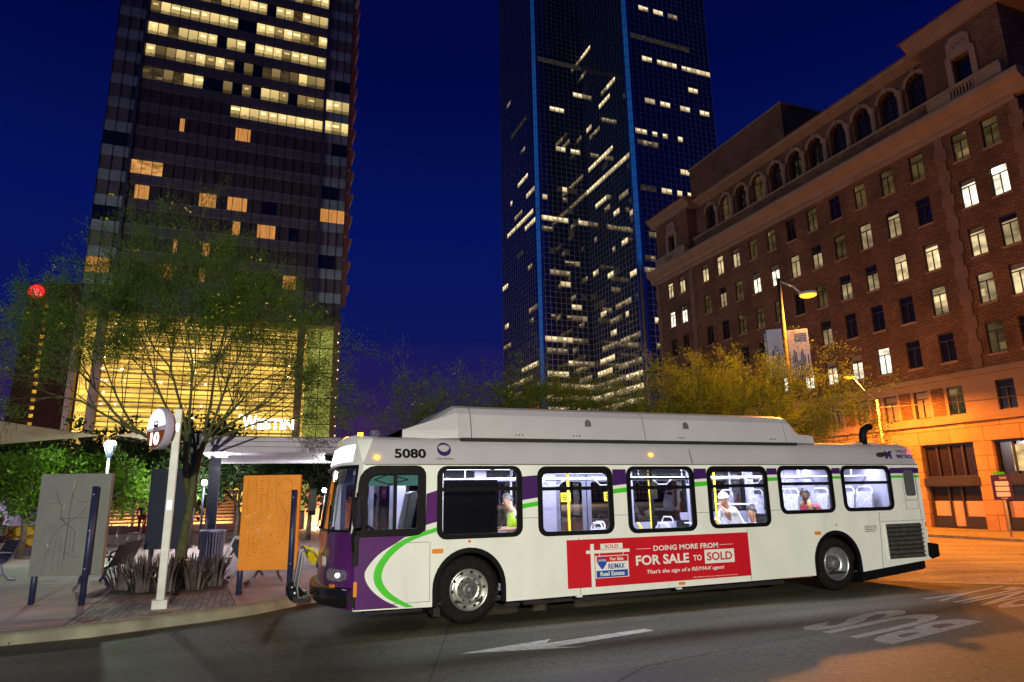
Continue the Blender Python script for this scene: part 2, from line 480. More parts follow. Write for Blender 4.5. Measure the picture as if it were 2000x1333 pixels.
M = {}
def road_mat(name, base, base2, crack=True):
    m, n, l, out = new_mat(name)
    b = n.new('ShaderNodeBsdfPrincipled'); l.new(b.outputs[0], out.inputs[0])
    b.inputs['Specular IOR Level'].default_value = 0.35
    tc = n.new('ShaderNodeTexCoord')
    n1 = n.new('ShaderNodeTexNoise'); n1.inputs['Scale'].default_value = 0.55; n1.inputs['Detail'].default_value = 7; n1.inputs['Roughness'].default_value = 0.6
    mp = n.new('ShaderNodeMapping'); mp.inputs['Rotation'].default_value = (0, 0, R(-9)); mp.inputs['Scale'].default_value = (0.35, 1.3, 1)
    l.new(tc.outputs['Object'], mp.inputs['Vector']); l.new(mp.outputs[0], n1.inputs['Vector'])
    rp = n.new('ShaderNodeValToRGB'); rp.color_ramp.elements[0].position = 0.32; rp.color_ramp.elements[0].color = (*base, 1)
    rp.color_ramp.elements[1].position = 0.70; rp.color_ramp.elements[1].color = (*base2, 1)
    l.new(n1.outputs['Fac'], rp.inputs['Fac'])
    # oil drips and dark spots
    vo = n.new('ShaderNodeTexVoronoi'); vo.inputs['Scale'].default_value = 1.9; vo.inputs['Randomness'].default_value = 1
    l.new(tc.outputs['Object'], vo.inputs['Vector'])
    n3 = n.new('ShaderNodeTexNoise'); n3.inputs['Scale'].default_value = 30; n3.inputs['Detail'].default_value = 2
    l.new(tc.outputs['Object'], n3.inputs['Vector'])
    sb = n.new('ShaderNodeMath'); sb.operation = 'MULTIPLY_ADD'; sb.inputs[1].default_value = 0.06
    l.new(n3.outputs['Fac'], sb.inputs[0]); l.new(vo.outputs['Distance'], sb.inputs[2])
    sr = n.new('ShaderNodeMapRange'); sr.inputs['From Min'].default_value = 0.075; sr.inputs['From Max'].default_value = 0.115
    sr.inputs['To Min'].default_value = 0.22; sr.inputs['To Max'].default_value = 1
    l.new(sb.outputs[0], sr.inputs['Value'])
    n2 = n.new('ShaderNodeTexNoise'); n2.inputs['Scale'].default_value = 55; n2.inputs['Detail'].default_value = 4
    l.new(tc.outputs['Object'], n2.inputs['Vector'])
    gr = n.new('ShaderNodeMapRange'); gr.inputs['To Min'].default_value = 0.45; gr.inputs['To Max'].default_value = 1.55
    l.new(n2.outputs['Fac'], gr.inputs['Value'])
    mm = n.new('ShaderNodeMath'); mm.operation = 'MULTIPLY'; l.new(sr.outputs[0], mm.inputs[0]); l.new(gr.outputs[0], mm.inputs[1])
    # coarse grain, dark wheel tracks along the lane, hairline cracks
    n4 = n.new('ShaderNodeTexNoise'); n4.inputs['Scale'].default_value = 13; n4.inputs['Detail'].default_value = 5; n4.inputs['Roughness'].default_value = 0.75
    l.new(tc.outputs['Object'], n4.inputs['Vector'])
    g4 = n.new('ShaderNodeMapRange'); g4.inputs['From Min'].default_value = 0.3; g4.inputs['From Max'].default_value = 0.7; g4.inputs['To Min'].default_value = 0.35; g4.inputs['To Max'].default_value = 1.7
    l.new(n4.outputs['Fac'], g4.inputs['Value'])
    mpt = n.new('ShaderNodeMapping'); mpt.inputs['Rotation'].default_value = (0, 0, R(-8)); mpt.inputs['Scale'].default_value = (0.05, 1.0, 1)
    l.new(tc.outputs['Object'], mpt.inputs['Vector'])
    n5 = n.new('ShaderNodeTexNoise'); n5.inputs['Scale'].default_value = 1.4; n5.inputs['Detail'].default_value = 6
    l.new(mpt.outputs[0], n5.inputs['Vector'])
    g5 = n.new('ShaderNodeMapRange'); g5.inputs['From Min'].default_value = 0.35; g5.inputs['From Max'].default_value = 0.62; g5.inputs['To Min'].default_value = 0.62; g5.inputs['To Max'].default_value = 1.15
    l.new(n5.outputs['Fac'], g5.inputs['Value'])
    vc = n.new('ShaderNodeTexVoronoi'); vc.feature = 'DISTANCE_TO_EDGE'; vc.inputs['Scale'].default_value = 0.30
    nd = n.new('ShaderNodeTexNoise'); nd.inputs['Scale'].default_value = 1.6; nd.inputs['Detail'].default_value = 6; l.new(tc.outputs['Object'], nd.inputs['Vector'])
    va = n.new('ShaderNodeMixRGB'); va.blend_type = 'ADD'; va.inputs['Fac'].default_value = 0.9; l.new(tc.outputs['Object'], va.inputs['Color1']); l.new(nd.outputs['Color'], va.inputs['Color2']); l.new(va.outputs[0], vc.inputs['Vector'])
    g6 = n.new('ShaderNodeMapRange'); g6.inputs['From Min'].default_value = 0.0; g6.inputs['From Max'].default_value = 0.0035; g6.inputs['To Min'].default_value = 0.30; g6.inputs['To Max'].default_value = 1.0
    l.new(vc.outputs['Distance'], g6.inputs['Value'])
    for g_ in (g4, g5, g6):
        m2 = n.new('ShaderNodeMath'); m2.operation = 'MULTIPLY'; l.new(mm.outputs[0], m2.inputs[0]); l.new(g_.outputs[0], m2.inputs[1]); mm = m2
    mx = n.new('ShaderNodeMixRGB'); mx.blend_type = 'MULTIPLY'; mx.inputs['Fac'].default_value = 1
    l.new(rp.outputs[0], mx.inputs['Color1']); l.new(mm.outputs[0], mx.inputs['Color2'])
    l.new(mx.outputs[0], b.inputs['Base Color'])
    rr = n.new('ShaderNodeMapRange'); rr.inputs['To Min'].default_value = 0.55; rr.inputs['To Max'].default_value = 0.8
    l.new(n1.outputs['Fac'], rr.inputs['Value']); l.new(rr.outputs[0], b.inputs['Roughness'])
    bp = n.new('ShaderNodeBump'); bp.inputs['Strength'].default_value = 0.35; bp.inputs['Distance'].default_value = 0.01
    l.new(n2.outputs['Fac'], bp.inputs['Height']); l.new(bp.outputs[0], b.inputs['Normal'])
    return m

def worn_paint(name, c, under):
    m, n, l, out = new_mat(name)
    b = n.new('ShaderNodeBsdfPrincipled'); l.new(b.outputs[0], out.inputs[0]); b.inputs['Roughness'].default_value = 0.7
    tc = n.new('ShaderNodeTexCoord')
    n1 = n.new('ShaderNodeTexNoise'); n1.inputs['Scale'].default_value = 9; n1.inputs['Detail'].default_value = 8; n1.inputs['Roughness'].default_value = 0.7
    l.new(tc.outputs['Object'], n1.inputs['Vector'])
    rp = n.new('ShaderNodeValToRGB'); rp.color_ramp.elements[0].position = 0.30; rp.color_ramp.elements[0].color = (*under, 1)
    rp.color_ramp.elements[1].position = 0.55; rp.color_ramp.elements[1].color = (*c, 1)
    l.new(n1.outputs['Fac'], rp.inputs['Fac']); l.new(rp.outputs[0], b.inputs['Base Color'])
    return m

M.update(
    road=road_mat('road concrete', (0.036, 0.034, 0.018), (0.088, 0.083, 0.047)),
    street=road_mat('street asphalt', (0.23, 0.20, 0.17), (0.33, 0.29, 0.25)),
    paint=worn_paint('worn road paint', (0.52, 0.51, 0.45), (0.20, 0.19, 0.16)),
    paint_old=worn_paint('old road paint', (0.27, 0.26, 0.22), (0.12, 0.11, 0.085)),
    kerb=mat('kerb concrete', (0.22, 0.205, 0.145), 0.8, var=0.3, scale=3, bump=0.3, bscale=60),
    plaza=mat('pink plaza concrete', (0.34, 0.24, 0.23), 0.75, var=0.28, scale=1.1, bump=0.25, bscale=60, detail=7),
    gravel=mat('exposed aggregate', (0.36, 0.35, 0.29), 0.85, var=0.3, scale=25, bump=0.6, bscale=90),
    pavers=brick_mat('brick pavers', (0.30, 0.26, 0.24), (0.17, 0.14, 0.135), (0.07, 0.06, 0.055), 0.30, 0.10, 0.006, axes='yx', rough=0.8, noise=0.2, nscale=2),
    mulch=mat('dark soil', (0.05, 0.035, 0.025), 0.9, var=0.5, scale=30, bump=0.8, bscale=60),
    door=mat('bus door panel', (0.085, 0.085, 0.125), 0.5, var=0.15, scale=4),
    rack_steel=mat('dull rack steel', (0.24, 0.24, 0.25), 0.4, metal=0.7, var=0.2),
    bus_white=mat('bus white paint', (0.82, 0.815, 0.75), 0.30, spec=0.5, var=0.07, scale=1.6, coat=0.45, rvar=0.08, stretch=(1.4, 1, 0.5), detail=7, bump=0.06, bscale=1.3),
    bus_roof=mat('bus roof panel', (0.47, 0.44, 0.46), 0.36, spec=0.5, var=0.06, scale=1.5, coat=0.25),
    purple=mat('purple paint', (0.085, 0.012, 0.125), 0.28, spec=0.5, var=0.08, scale=3, coat=0.6),
    purple_dark=mat('dark violet film', (0.050, 0.012, 0.105), 0.35, var=0.05),
    green=mat('green film', (0.06, 0.55, 0.02), 0.35, var=0.05),
    white_film=mat('white film', (0.80, 0.79, 0.74), 0.4, var=0.03),
    red=mat('red film', (0.58, 0.008, 0.018), 0.38, var=0.06, scale=2),
    blue=mat('blue film', (0.02, 0.07, 0.35), 0.4, var=0.05),
    screen_black=mat('black screen panel', (0.0015, 0.0015, 0.002), 0.3, spec=0.15, var=0.1),
    black=mat('black rubber', (0.005, 0.005, 0.0055), 0.55, spec=0.12, var=0.3, scale=20),
    black_gloss=mat('black plastic', (0.010, 0.010, 0.011), 0.22, var=0.2, scale=15),
    tyre=mat('tyre rubber', (0.010, 0.009, 0.008), 0.8, spec=0.15, var=0.4, scale=14, bump=0.3, bscale=40),
    under=mat('underbody black', (0.010, 0.010, 0.010), 0.8, var=0.3),
    grille=mat('dirty grille metal', (0.075, 0.065, 0.055), 0.65, metal=0.2, var=0.5, scale=9),
    alloy=mat('polished alloy wheel', (0.72, 0.70, 0.64), 0.28, metal=0.9, var=0.1, scale=10),
    steel=mat('brushed steel', (0.55, 0.55, 0.58), 0.35, metal=0.85, var=0.1, scale=12),
    hub=mat('dull hub grey', (0.16, 0.16, 0.16), 0.5, metal=0.5, var=0.3, scale=20),
    rail_white=mat('white rail', (0.50, 0.50, 0.56), 0.35, var=0.04),
    yellow=mat('yellow rail', (0.85, 0.62, 0.02), 0.4, var=0.05),
    interior=mat('bus interior panel', (0.20, 0.195, 0.27), 0.55, var=0.06, scale=4),
    interior_dark=mat('bus interior dark panel', (0.007, 0.007, 0.010), 0.4, spec=0.3, var=0.15, scale=4),
    floor=mat('bus floor', (0.12, 0.12, 0.14), 0.7, var=0.2, scale=10),
    seat_fabric=mat('patterned seat fabric', (0.24, 0.24, 0.33), 0.85, var=0.18, scale=16, color2=(0.38, 0.38, 0.48)),
    teal_blind=mat('teal sun blind', (0.02, 0.13, 0.12), 0.6, var=0.08),
    hazard=mat('amber lens plastic', (0.75, 0.24, 0.02), 0.3, var=0.1),
    glass=glass('window pane', (0.93, 0.94, 0.97)),
    windshield=glass('windshield pane', (0.75, 0.78, 0.82), refl=3.2),
    tint_glass=glass('tinted pane', (0.35, 0.36, 0.42), refl=1.6),
    strip=emit('interior light strip', (0.80, 0.83, 1.0), 7.0),
    dest=emit('destination display', (0.90, 0.94, 1.0), 2.6, var=0.25, scale=14, stretch=(1, 1, 1)),
    amber=emit('amber marker lamp', (1.0, 0.26, 0.01), 14.0),
    red_lamp=emit('red tail lamp', (1.0, 0.02, 0.04), 9.0),
    bulb=emit('headlamp bulb', (1.0, 0.95, 0.9), 12.0),
    headlamp=mat('headlamp reflector', (0.55, 0.50, 0.60), 0.12, metal=0.8, var=0.3, scale=30),
    pole=mat('painted pole', (0.50, 0.50, 0.46), 0.5, metal=0.15, var=0.12, scale=5, bump=0.05),
    navy=mat('navy steel tube', (0.030, 0.036, 0.10), 0.42, metal=0.3, var=0.2, scale=9),
    navy_dark=mat('navy panel back', (0.010, 0.014, 0.034), 0.5, var=0.2),
    grey_panel=mat('grey aluminium sheet', (0.20, 0.205, 0.185), 0.55, metal=0.2, var=0.06, scale=3),
    orange_panel=mat('orange painted sheet', (0.78, 0.255, 0.008), 0.5, var=0.08, scale=3),
    hole=mat('dark perforation', (0.012, 0.010, 0.008), 0.8, var=0.2),
    hole_lit=mat('pale perforation', (0.75, 0.62, 0.55), 0.6, var=0.2),
    bench=mat('lavender grey bench metal', (0.22, 0.21, 0.30), 0.4, metal=0.4, var=0.15),
    bench_dark=mat('dark bench slats', (0.055, 0.05, 0.085), 0.5, metal=0.2, var=0.2),
    canopy=mat('painted canopy steel', (0.42, 0.38, 0.50), 0.5, var=0.08, scale=2),
    soffit=mat('pale canopy soffit', (0.62, 0.60, 0.64), 0.55, var=0.05, stretch=(1, 1, 1)),
    sail=mat('tan shade fabric', (0.52, 0.42, 0.29), 0.9, var=0.12, scale=0.8),
    bark=mat('green brown bark', (0.075, 0.085, 0.032), 0.85, var=0.35, scale=9, bump=0.6, bscale=30),
    bark_grey=mat('grey brown bark', (0.13, 0.10, 0.075), 0.9, var=0.35, scale=9, bump=0.6, bscale=30),
    leaf_pv=leaf_mat('palo verde leaves', (0.034, 0.098, 0.008), (0.12, 0.22, 0.018)),
    flower=mat('small yellow blossoms', (0.42, 0.36, 0.02), 0.7, var=0.25, scale=5),
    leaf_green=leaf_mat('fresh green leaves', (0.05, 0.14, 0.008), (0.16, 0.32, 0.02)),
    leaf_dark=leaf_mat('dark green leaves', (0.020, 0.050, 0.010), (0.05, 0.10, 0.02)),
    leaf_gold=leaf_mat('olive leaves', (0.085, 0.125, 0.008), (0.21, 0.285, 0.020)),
    aloe=mat('aloe leaves', (0.050, 0.042, 0.045), 0.5, var=0.5, scale=5, color2=(0.13, 0.10, 0.095)),
    lamp_white=emit('white lamp globe', (0.95, 0.97, 1.0), 60.0),
    lamp_cool=emit('white lantern lens', (0.90, 1.0, 0.92), 45.0),
    lamp_orange=emit('sodium lamp lens', (1.0, 0.30, 0.015), 5.0),
    tubelight=emit('canopy tube light', (0.95, 0.96, 1.0), 6.0),
    sign_white=emit('lit sign face', (0.95, 0.93, 1.0), 1.6),
    sign_brown=emit('lit sign brown half', (0.30, 0.075, 0.025), 0.55),
    sign_letters=emit('lit sign lettering', (1.0, 0.97, 0.95), 2.2),
    letter_glow=emit('glowing white lettering', (1.0, 0.97, 0.92), 4.0),
    red_glow=emit('red neon lettering', (1.0, 0.012, 0.02), 2.2, var=0.4, scale=2),
    brick=brick_mat('red brown brick', (0.225, 0.120, 0.066), (0.140, 0.074, 0.043), (0.05, 0.028, 0.017), 0.36, 0.125, 0.020, noise=0.32, nscale=0.45),
    brick_plain=brick_mat('dark brick of the penthouse', (0.26, 0.12, 0.062), (0.20, 0.09, 0.046), (0.07, 0.035, 0.02), 0.44, 0.165, 0.02, noise=0.25),
    quoin=mat('quoin stone', (0.175, 0.105, 0.070), 0.85, var=0.2, scale=0.9, bump=0.3, bscale=12, detail=6),
    stone=mat('sandstone trim', (0.27, 0.185, 0.12), 0.85, var=0.12, scale=0.9, bump=0.3, bscale=12, detail=6),
    stone_block=brick_mat('sandstone blocks', (0.38, 0.235, 0.13), (0.32, 0.195, 0.105), (0.11, 0.065, 0.035), 2.1, 0.86, 0.022, noise=0.18, nscale=0.9),
    tile=mat('clay roof tile', (0.20, 0.075, 0.04), 0.85, var=0.3, scale=3),
    frame_dark=mat('dark window frame', (0.022, 0.018, 0.016), 0.5, var=0.2),
    pane_dark=mat('unlit window pane', (0.012, 0.011, 0.015), 0.08, spec=0.8, var=0.3, scale=1.5),
    pane_blind=mat('window with blind drawn', (0.20, 0.16, 0.12), 0.5, var=0.25, scale=1.2),
    shop_dark=mat('shop glazing', (0.020, 0.014, 0.010), 0.12, spec=0.7, var=0.3),
    shop_paper=mat('papered shop window', (0.44, 0.30, 0.24), 0.7, var=0.12),
)
# ------------------------------------------------------------------ ground, road, plaza
def slope_z(x):
    return 0.0 if x < 14 else (-0.75 if x > 34 else -0.75*(x-14)/20.0)

g = MB()
xs = [-260, -60, 14, 18, 22, 26, 30, 34, 60, 400]
vs = []; fs = []
for x in xs:
    vs += [(x, -260, slope_z(x)-0.02), (x, 700, slope_z(x)-0.02)]
for i in range(len(xs)-1): fs.append((2*i, 2*i+2, 2*i+3, 2*i+1))
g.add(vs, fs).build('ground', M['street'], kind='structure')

# the concrete bus lane, slabs with open joints between them
lane = MB()
lane.prism([(-40, -26), (12.3, -26), (24.0, -7.0), (12.9, -0.62), (11.0, 1.2), (9.6, 4.6), (-40, 4.6)], xy(0), -0.02, 0.0)
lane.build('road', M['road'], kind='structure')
jt = MB()
def ground_strip(mb, pts, w, z):
    for a, b in zip(pts[:-1], pts[1:]):
        a, b = Vector((*a, z)), Vector((*b, z)); d = (b-a).normalized(); s = Vector((-d.y, d.x, 0))*w/2
        mb.add([a-s, b-s, b+s, a+s], [(0,1,2,3)])
ground_strip(jt, [(-6.0, -3.25), (0.2, -4.35), (1.45, -4.55), (3.4, -3.15), (5.5, -2.75), (7.2, -2.55), (9.2, -2.20), (12.6, -1.45), (16.0, -0.8)], 0.018, 0.004)
ground_strip(jt, [(2.05, -0.10), (1.0, -3.0), (0.35, -4.8), (-0.3, -7.5)], 0.016, 0.004)
ground_strip(jt, [(12.9, -0.62), (9.5, -5.0), (8.0, -9.0)], 0.014, 0.004)
ground_strip(jt, [(-9.0, -0.9), (-3.2, 1.35)], 0.014, 0.004)
jt.build('pavement_joint', M['under'], kind='structure')
edge = MB()
ground_strip(edge, [(11.0, 1.2), (12.9, -0.62), (24.0, -7.0)], 0.09, 0.004)
edge.build('lane_edge_line', M['paint'], kind='structure')

# painted arrow and words on the lane
arrow = MB()
arrow.prism([(1.73, -1.69), (3.28, -2.02), (2.93, -1.86), (4.57, -1.55), (4.52, -1.38), (2.90, -1.63), (3.06, -1.42)], xy(0.004), 0.0, 0.001)
arrow.build('arrow_marking', M['paint'], label='white arrow painted on the road, its tip pointing at the front wheel end', cat='road marking')
ang = R(11.5)
up = Vector((-math.cos(ang), -math.sin(ang), 0)); ri = Vector((-up.y*-1, 0, 0))
ri = Vector((-math.sin(ang), math.cos(ang), 0))
wd = MB(); put_text(wd, 'BUS', (9.05, -3.05, 0.004), ri, up, width=1.32, height=2.45, bold=0.032, depth=0.001)
wd.build('lettering_marking', M['paint_old'], label='long white word BUS painted on the road', cat='road marking')
wd = MB(); put_text(wd, 'ONLY', (13.05, -2.08, 0.004), ri, up, width=1.38, height=2.75, bold=0.022, depth=0.001)
wd.build('lettering_marking', M['paint_old'], label='worn white word ONLY painted on the road nearer the orange lit street', cat='road marking')
wd = MB(); wd.prism([(4.90, -5.06), (5.45, -4.92), (5.4, -5.6), (5.0, -5.9)], xy(0.004), 0.0, 0.001)
wd.build('arrow_marking', M['paint'], label='tip of a second white arrow cut off by the bottom of the picture', cat='road marking')

# plaza with its kerb: a saw tooth bay, hidden behind the bus further on
KERB = [(-80, -2.0), (-14, 0.35), (-9, 0.95), (-5.2, 1.27), (-3.75, 1.42), (-2.7, 1.53), (-1.97, 1.83), (-1.14, 2.15), (-0.53, 2.45), (0.07, 2.98), (1.0, 3.7), (2.4, 4.35), (5.0, 4.7), (8.0, 4.9), (9.2, 5.4), (9.8, 6.6), (10.0, 8.5), (10.0, 78)]
def offset(line, d):
    out = []
    for i, q in enumerate(line):
        a = Vector(line[max(i-1, 0)]); b = Vector(line[min(i+1, len(line)-1)])
        t = (b-a).normalized(); out.append((q[0]-t.y*d, q[1]+t.x*d))
    return out
inner = offset(KERB, 0.24)
pl = MB(); pl.prism(inner + [(-80, 78)], xy(0), -0.02, 0.15)
pl.build('plaza', M['plaza'], kind='structure')
kb = MB()
face = [KERB, offset(KERB, 0.025), offset(KERB, 0.06), inner]
zz = [-0.02, 0.105, 0.147, 0.152]
vs = [(q[0], q[1], z) for ln, z in zip(face, zz) for q in ln]
n = len(KERB)
fs = [(k*n+i, k*n+i+1, (k+1)*n+i+1, (k+1)*n+i) for k in range(3) for i in range(n-1)]
kb.add(vs, fs, True)
kb.build('kerb', M['kerb'], kind='structure')
kj = MB()
for i in (0.25, 0.62):
    a = Vector(KERB[3]).lerp(Vector(KERB[5]), i)
    kj.bar((a.x, a.y-0.006, 0.02), (a.x+0.02, a.y+0.21, 0.153), 0.012, 0.012)
kj.build('kerb_joint', M['under'], kind='structure')
pv = MB(); pv.prism([(-3.10, 1.78), (-2.3, 2.02), (-1.4, 2.30), (-0.87, 2.50), (-1.13, 5.85), (-3.11, 6.22)], xy(0.15), 0.0, 0.004)
pv.build('paving', M['pavers'], kind='structure')
gv = MB(); gv.prism([(-16, 6.2), (-4.9, 7.9), (-3.6, 9.2), (-3.3, 13.5), (-16, 13.5)], xy(0.15), 0.0, 0.004)
gv.build('gravel_path', M['gravel'], kind='structure')
pj = MB()
for ln in ([(-6.5, 2.2), (-3.1, 1.78)], [(-3.11, 1.7), (-3.12, 6.3), (-3.9, 7.9)], [(-0.85, 2.5), (-1.12, 5.9)], [(-8, 4.9), (-3.12, 4.0)], [(-1.1, 5.0), (5, 4.9)], [(-12, 6.1), (-3.5, 7.6)], [(-3, 11.0), (8, 10.2)], [(-1.0, 3.35), (0.4, 3.3)]):
    ground_strip(pj, ln, 0.016, 0.1545)
pj.build('plaza_joint', M['under'], kind='structure')
sl = MB()
sl.prism([(-3.15, 5.1), (-2.6, 4.6), (-1.9, 4.35), (-1.15, 4.75), (-1.05, 5.9), (-1.3, 7.2), (-2.4, 7.6), (-3.15, 6.8)], xy(0.15), 0.0, 0.03)
sl.build('planting_bed', M['mulch'], kind='structure')

# far side: pavement in front of the brick building
pf = MB(); pf.box(33.6, 41.5, -60, 220, -0.8, -0.62)
pf.build('pavement', M['kerb'], kind='structure')
ln2 = MB()
for y0 in (2.0,):
    ground_strip(ln2, [(29.2, -30), (29.2, 60)], 0.12, slope_z(29.2)-0.008)
ln2.build('street_line', M['paint_old'], kind='structure')
mh = MB(); mh.lathe([(0.0, 0.012), (0.42, 0.012), (0.45, 0.0)], (23.3, 4.9, slope_z(23.3)-0.016), n=24)
mh.build('manhole_cover', M['grille'], label='round iron manhole cover in the orange lit street', cat='manhole')

def sphere(mb, c, rx, ry, rz, n=12, m_=8, basis=None):
    c = Vector(c); vs = []; fs = []
    B_ = basis or Matrix.Identity(3)
    for j in range(m_+1):
        th = PI*j/m_
        for i in range(n):
            a = 2*PI*i/n
            vs.append(c + B_ @ Vector((rx*math.sin(th)*math.cos(a), ry*math.sin(th)*math.sin(a), rz*math.cos(th))))
    for j in range(m_):
        for i in range(n): fs.append((j*n+i, (j+1)*n+i, (j+1)*n+(i+1) % n, j*n+(i+1) % n))
    mb.add(vs, fs, True)

# ------------------------------------------------------------------ the bus
BX = 2.59      # width
bus = thing('city_bus', (6.2, 1.3, 0.0), 'white city bus with purple and green swoosh and a long tank housing on its roof', 'bus')
WIN = [(0.715, 1.715, 1.30, 2.315), (1.885, 3.275, 1.222, 2.308), (3.54, 4.915, 1.207, 2.30), (5.18, 6.56, 1.195, 2.298), (6.83, 8.19, 1.218, 2.30), (8.43, 9.78, 1.42, 2.308), (10.0, 11.34, 1.43, 2.31)]
WR = 0.15
def arch(cx, r, zc, n=14):
    """points from left to right over a wheel"""
    return [(cx - r*math.cos(PI*k/n), zc + r*math.sin(PI*k/n)) for k in range(n+1)]
A1 = [(1.83, 0.29)] + arch(2.40, 0.57, 0.52) + [(2.97, 0.285)]
A2 = [(9.11, 0.31)] + arch(9.68, 0.57, 0.52) + [(10.25, 0.31)]
outline = [(0.69, 0.31)] + A1 + A2 + [(11.97, 0.44), (12.15, 0.46), (12.15, 2.33), (0.76, 2.33)]
out2 = [(0.69, 0.31)] + A1 + A2 + [(11.97, 0.44), (12.15, 0.46), (12.15, 2.33), (0.77, 2.33), (0.70, 1.45)]
holes = [rrect(a+0.03, b-0.03, c+0.03, d-0.03, WR-0.02) for a, b, c, d in WIN]
holes[0] = rrect(0.745, 1.685, 1.33, 2.285, (0.09, 0.09, 0.22, 0.09))
body = MB()
body.prism(out2, lambda u, v, w: (u, w, v), 0.0, 0.035, holes)
# far side with its windows and the two door openings
RW = [(1.98, 3.3, 1.25, 2.28), (3.54, 4.7, 1.25, 2.28), (6.83, 8.19, 1.25, 2.28), (8.43, 9.78, 1.42, 2.28), (10.05, 10.85, 1.42, 2.28)]
RD = [(0.78, 1.75, 0.42, 2.26), (5.05, 6.45, 0.42, 2.26)]
body.prism([(0.69, 0.31)] + A1 + A2 + [(11.97, 0.44), (12.15, 0.46), (12.15, 2.33), (0.77, 2.33), (0.70, 1.45)], lambda u, v, w: (u, BX - w, v), 0.0, 0.035,
           [rrect(a, b, c, d, 0.1) for a, b, c, d in RW] + [rect(*q) for q in RD])
# rear
body.box(12.11, 12.15, 0.035, BX-0.035, 0.46, 2.34)
body.build('body', M['bus_white'], bus)
rf = MB()
prof = [(0.0, 2.335), (0.035, 2.45), (0.085, 2.60), (0.14, 2.69), (0.22, 2.74), (0.34, 2.765)]
prof = prof + [(BX-y, z) for y, z in reversed(prof)]
X0 = 0.80
def roof_x(z):      # the cove starts further back the higher it is
    return 0.76 + (z-2.33)*0.42
vs = []; m_ = len(prof)
for sec, x in enumerate((0, 1, 6.55, 12.05, 12.15)):
    for y, z in prof:
        xx = roof_x(z) if sec == 0 else (1.35 if sec == 1 else x)
        k = 1.0 if sec < 4 else 0.985
        vs.append((xx, BX/2+(y-BX/2)*k, 2.33+(z-2.33)*(1 if sec < 4 else 0.93)))
fs = [(s*m_+i+1, s*m_+i, (s+1)*m_+i, (s+1)*m_+i+1) for s in range(4) for i in range(m_-1)]
rf.add(vs, fs, True)
rf.add([(12.15, BX/2+(y-BX/2)*0.985, 2.33+(z-2.33)*0.93) for y, z in prof], [tuple(range(m_))])
roof = rf.build('roof', M['bus_roof'], bus)
sm = MB()
sm.box(0.80, 12.14, -0.010, 0.004, 2.322, 2.338)                   # drip rail
sm.bar((6.55, -0.004, 2.345), (6.56, 0.082, 2.60), 0.012, 0.012)
sm.build('drip_rail', M['hub'], roof)
pj2 = MB()                                                             # panel gaps
for a, b in (((10.89, 1.40), (10.80, 0.34)), ((12.04, 2.30), (12.04, 0.50))): pj2.bar((a[0], -0.0015, a[1]), (b[0], -0.0015, b[1]), 0.009, 0.004, up=(0,1,0))
for x0, x1, z in ((0.70, 1.77, 1.20), (10.89, 12.13, 1.22), (3.28, 3.54, 1.50), (4.92, 5.18, 1.50), (6.56, 6.83, 1.5), (8.2, 8.43, 1.5), (1.05, 1.78, 0.37)): pj2.bar((x0, -0.0015, z), (x1, -0.0015, z), 0.004, 0.007, up=(0,0,1))
for x, z0, z1 in ((1.785, 0.36, 1.20), (4.24, 0.30, 1.17), (7.62, 0.30, 1.19), (0.76, 0.35, 1.19)): pj2.bar((x, -0.0015, z0), (x, -0.0015, z1), 0.007, 0.004, up=(0,1,0))
for q in (rect(11.66, 12.02, 1.63, 2.27), rect(11.66, 11.98, 1.44, 1.61)):
    for a, b in zip(q, q[1:]+q[:1]): pj2.bar((a[0], -0.0015, a[1]), (b[0], -0.0015, b[1]), 0.006, 0.004, up=(0,1,0))
pj2.build('panel_gap', M['hub'], bus)
vn = MB(); vn.prism(rrect(11.70, 11.985, 1.70, 2.22, 0.05), xz(0), 0.001, 0.005); vn.build('side_vent', M['hub'], bus)

# curved front: x as a function of across (y) and height
def fx(y, z):
    t = (y-BX/2)/(BX/2)
    base = 0.345 if z < 1.33 else 0.345 + (z-1.33)*0.13 + max(0, z-2.28)*0.10
    side = 0.70 if z < 1.45 else 0.70 + (z-1.45)*0.085
    k = abs(t)**3.4
    return base*(1-k) + side*k
def front_patch(y0, y1, z0, z1, ny=20, nz=6, d=0.0, zf=None):
    vs = []; fs = []
    for j in range(nz+1):
        for i in range(ny+1):
            y = y0+(y1-y0)*i/ny; z = z0+(z1-z0)*j/nz
            if zf: z = zf(y, j/nz)
            vs.append((fx(y, z)-d, y, z))
    for j in range(nz):
        for i in range(ny):
            a = j*(ny+1)+i
            fs.append((a, a+ny+1, a+ny+2, a+1))
    return vs, fs
lo = MB()
lo.add(*front_patch(0.0, BX, 0.33, 1.36, 28, 8), True)
lo.build('front_panel', M['purple'], bus)
hd = MB()
def topz(y, s):
    t = abs((y-BX/2)/(BX/2))
    zt = 2.775 - 0.44*max(0, t-0.80)**1.2/0.2**1.2
    return 2.33 + (zt-2.33)*s
hd.add(*front_patch(0.0, BX, 2.33, 2.76, 40, 5, zf=topz), True)
# pillars between windscreen and side windows
hd.add(*front_patch(0.0, 0.075, 1.36, 2.33, 3, 6), True)
hd.add(*front_patch(BX-0.075, BX, 1.36, 2.33, 3, 6), True)
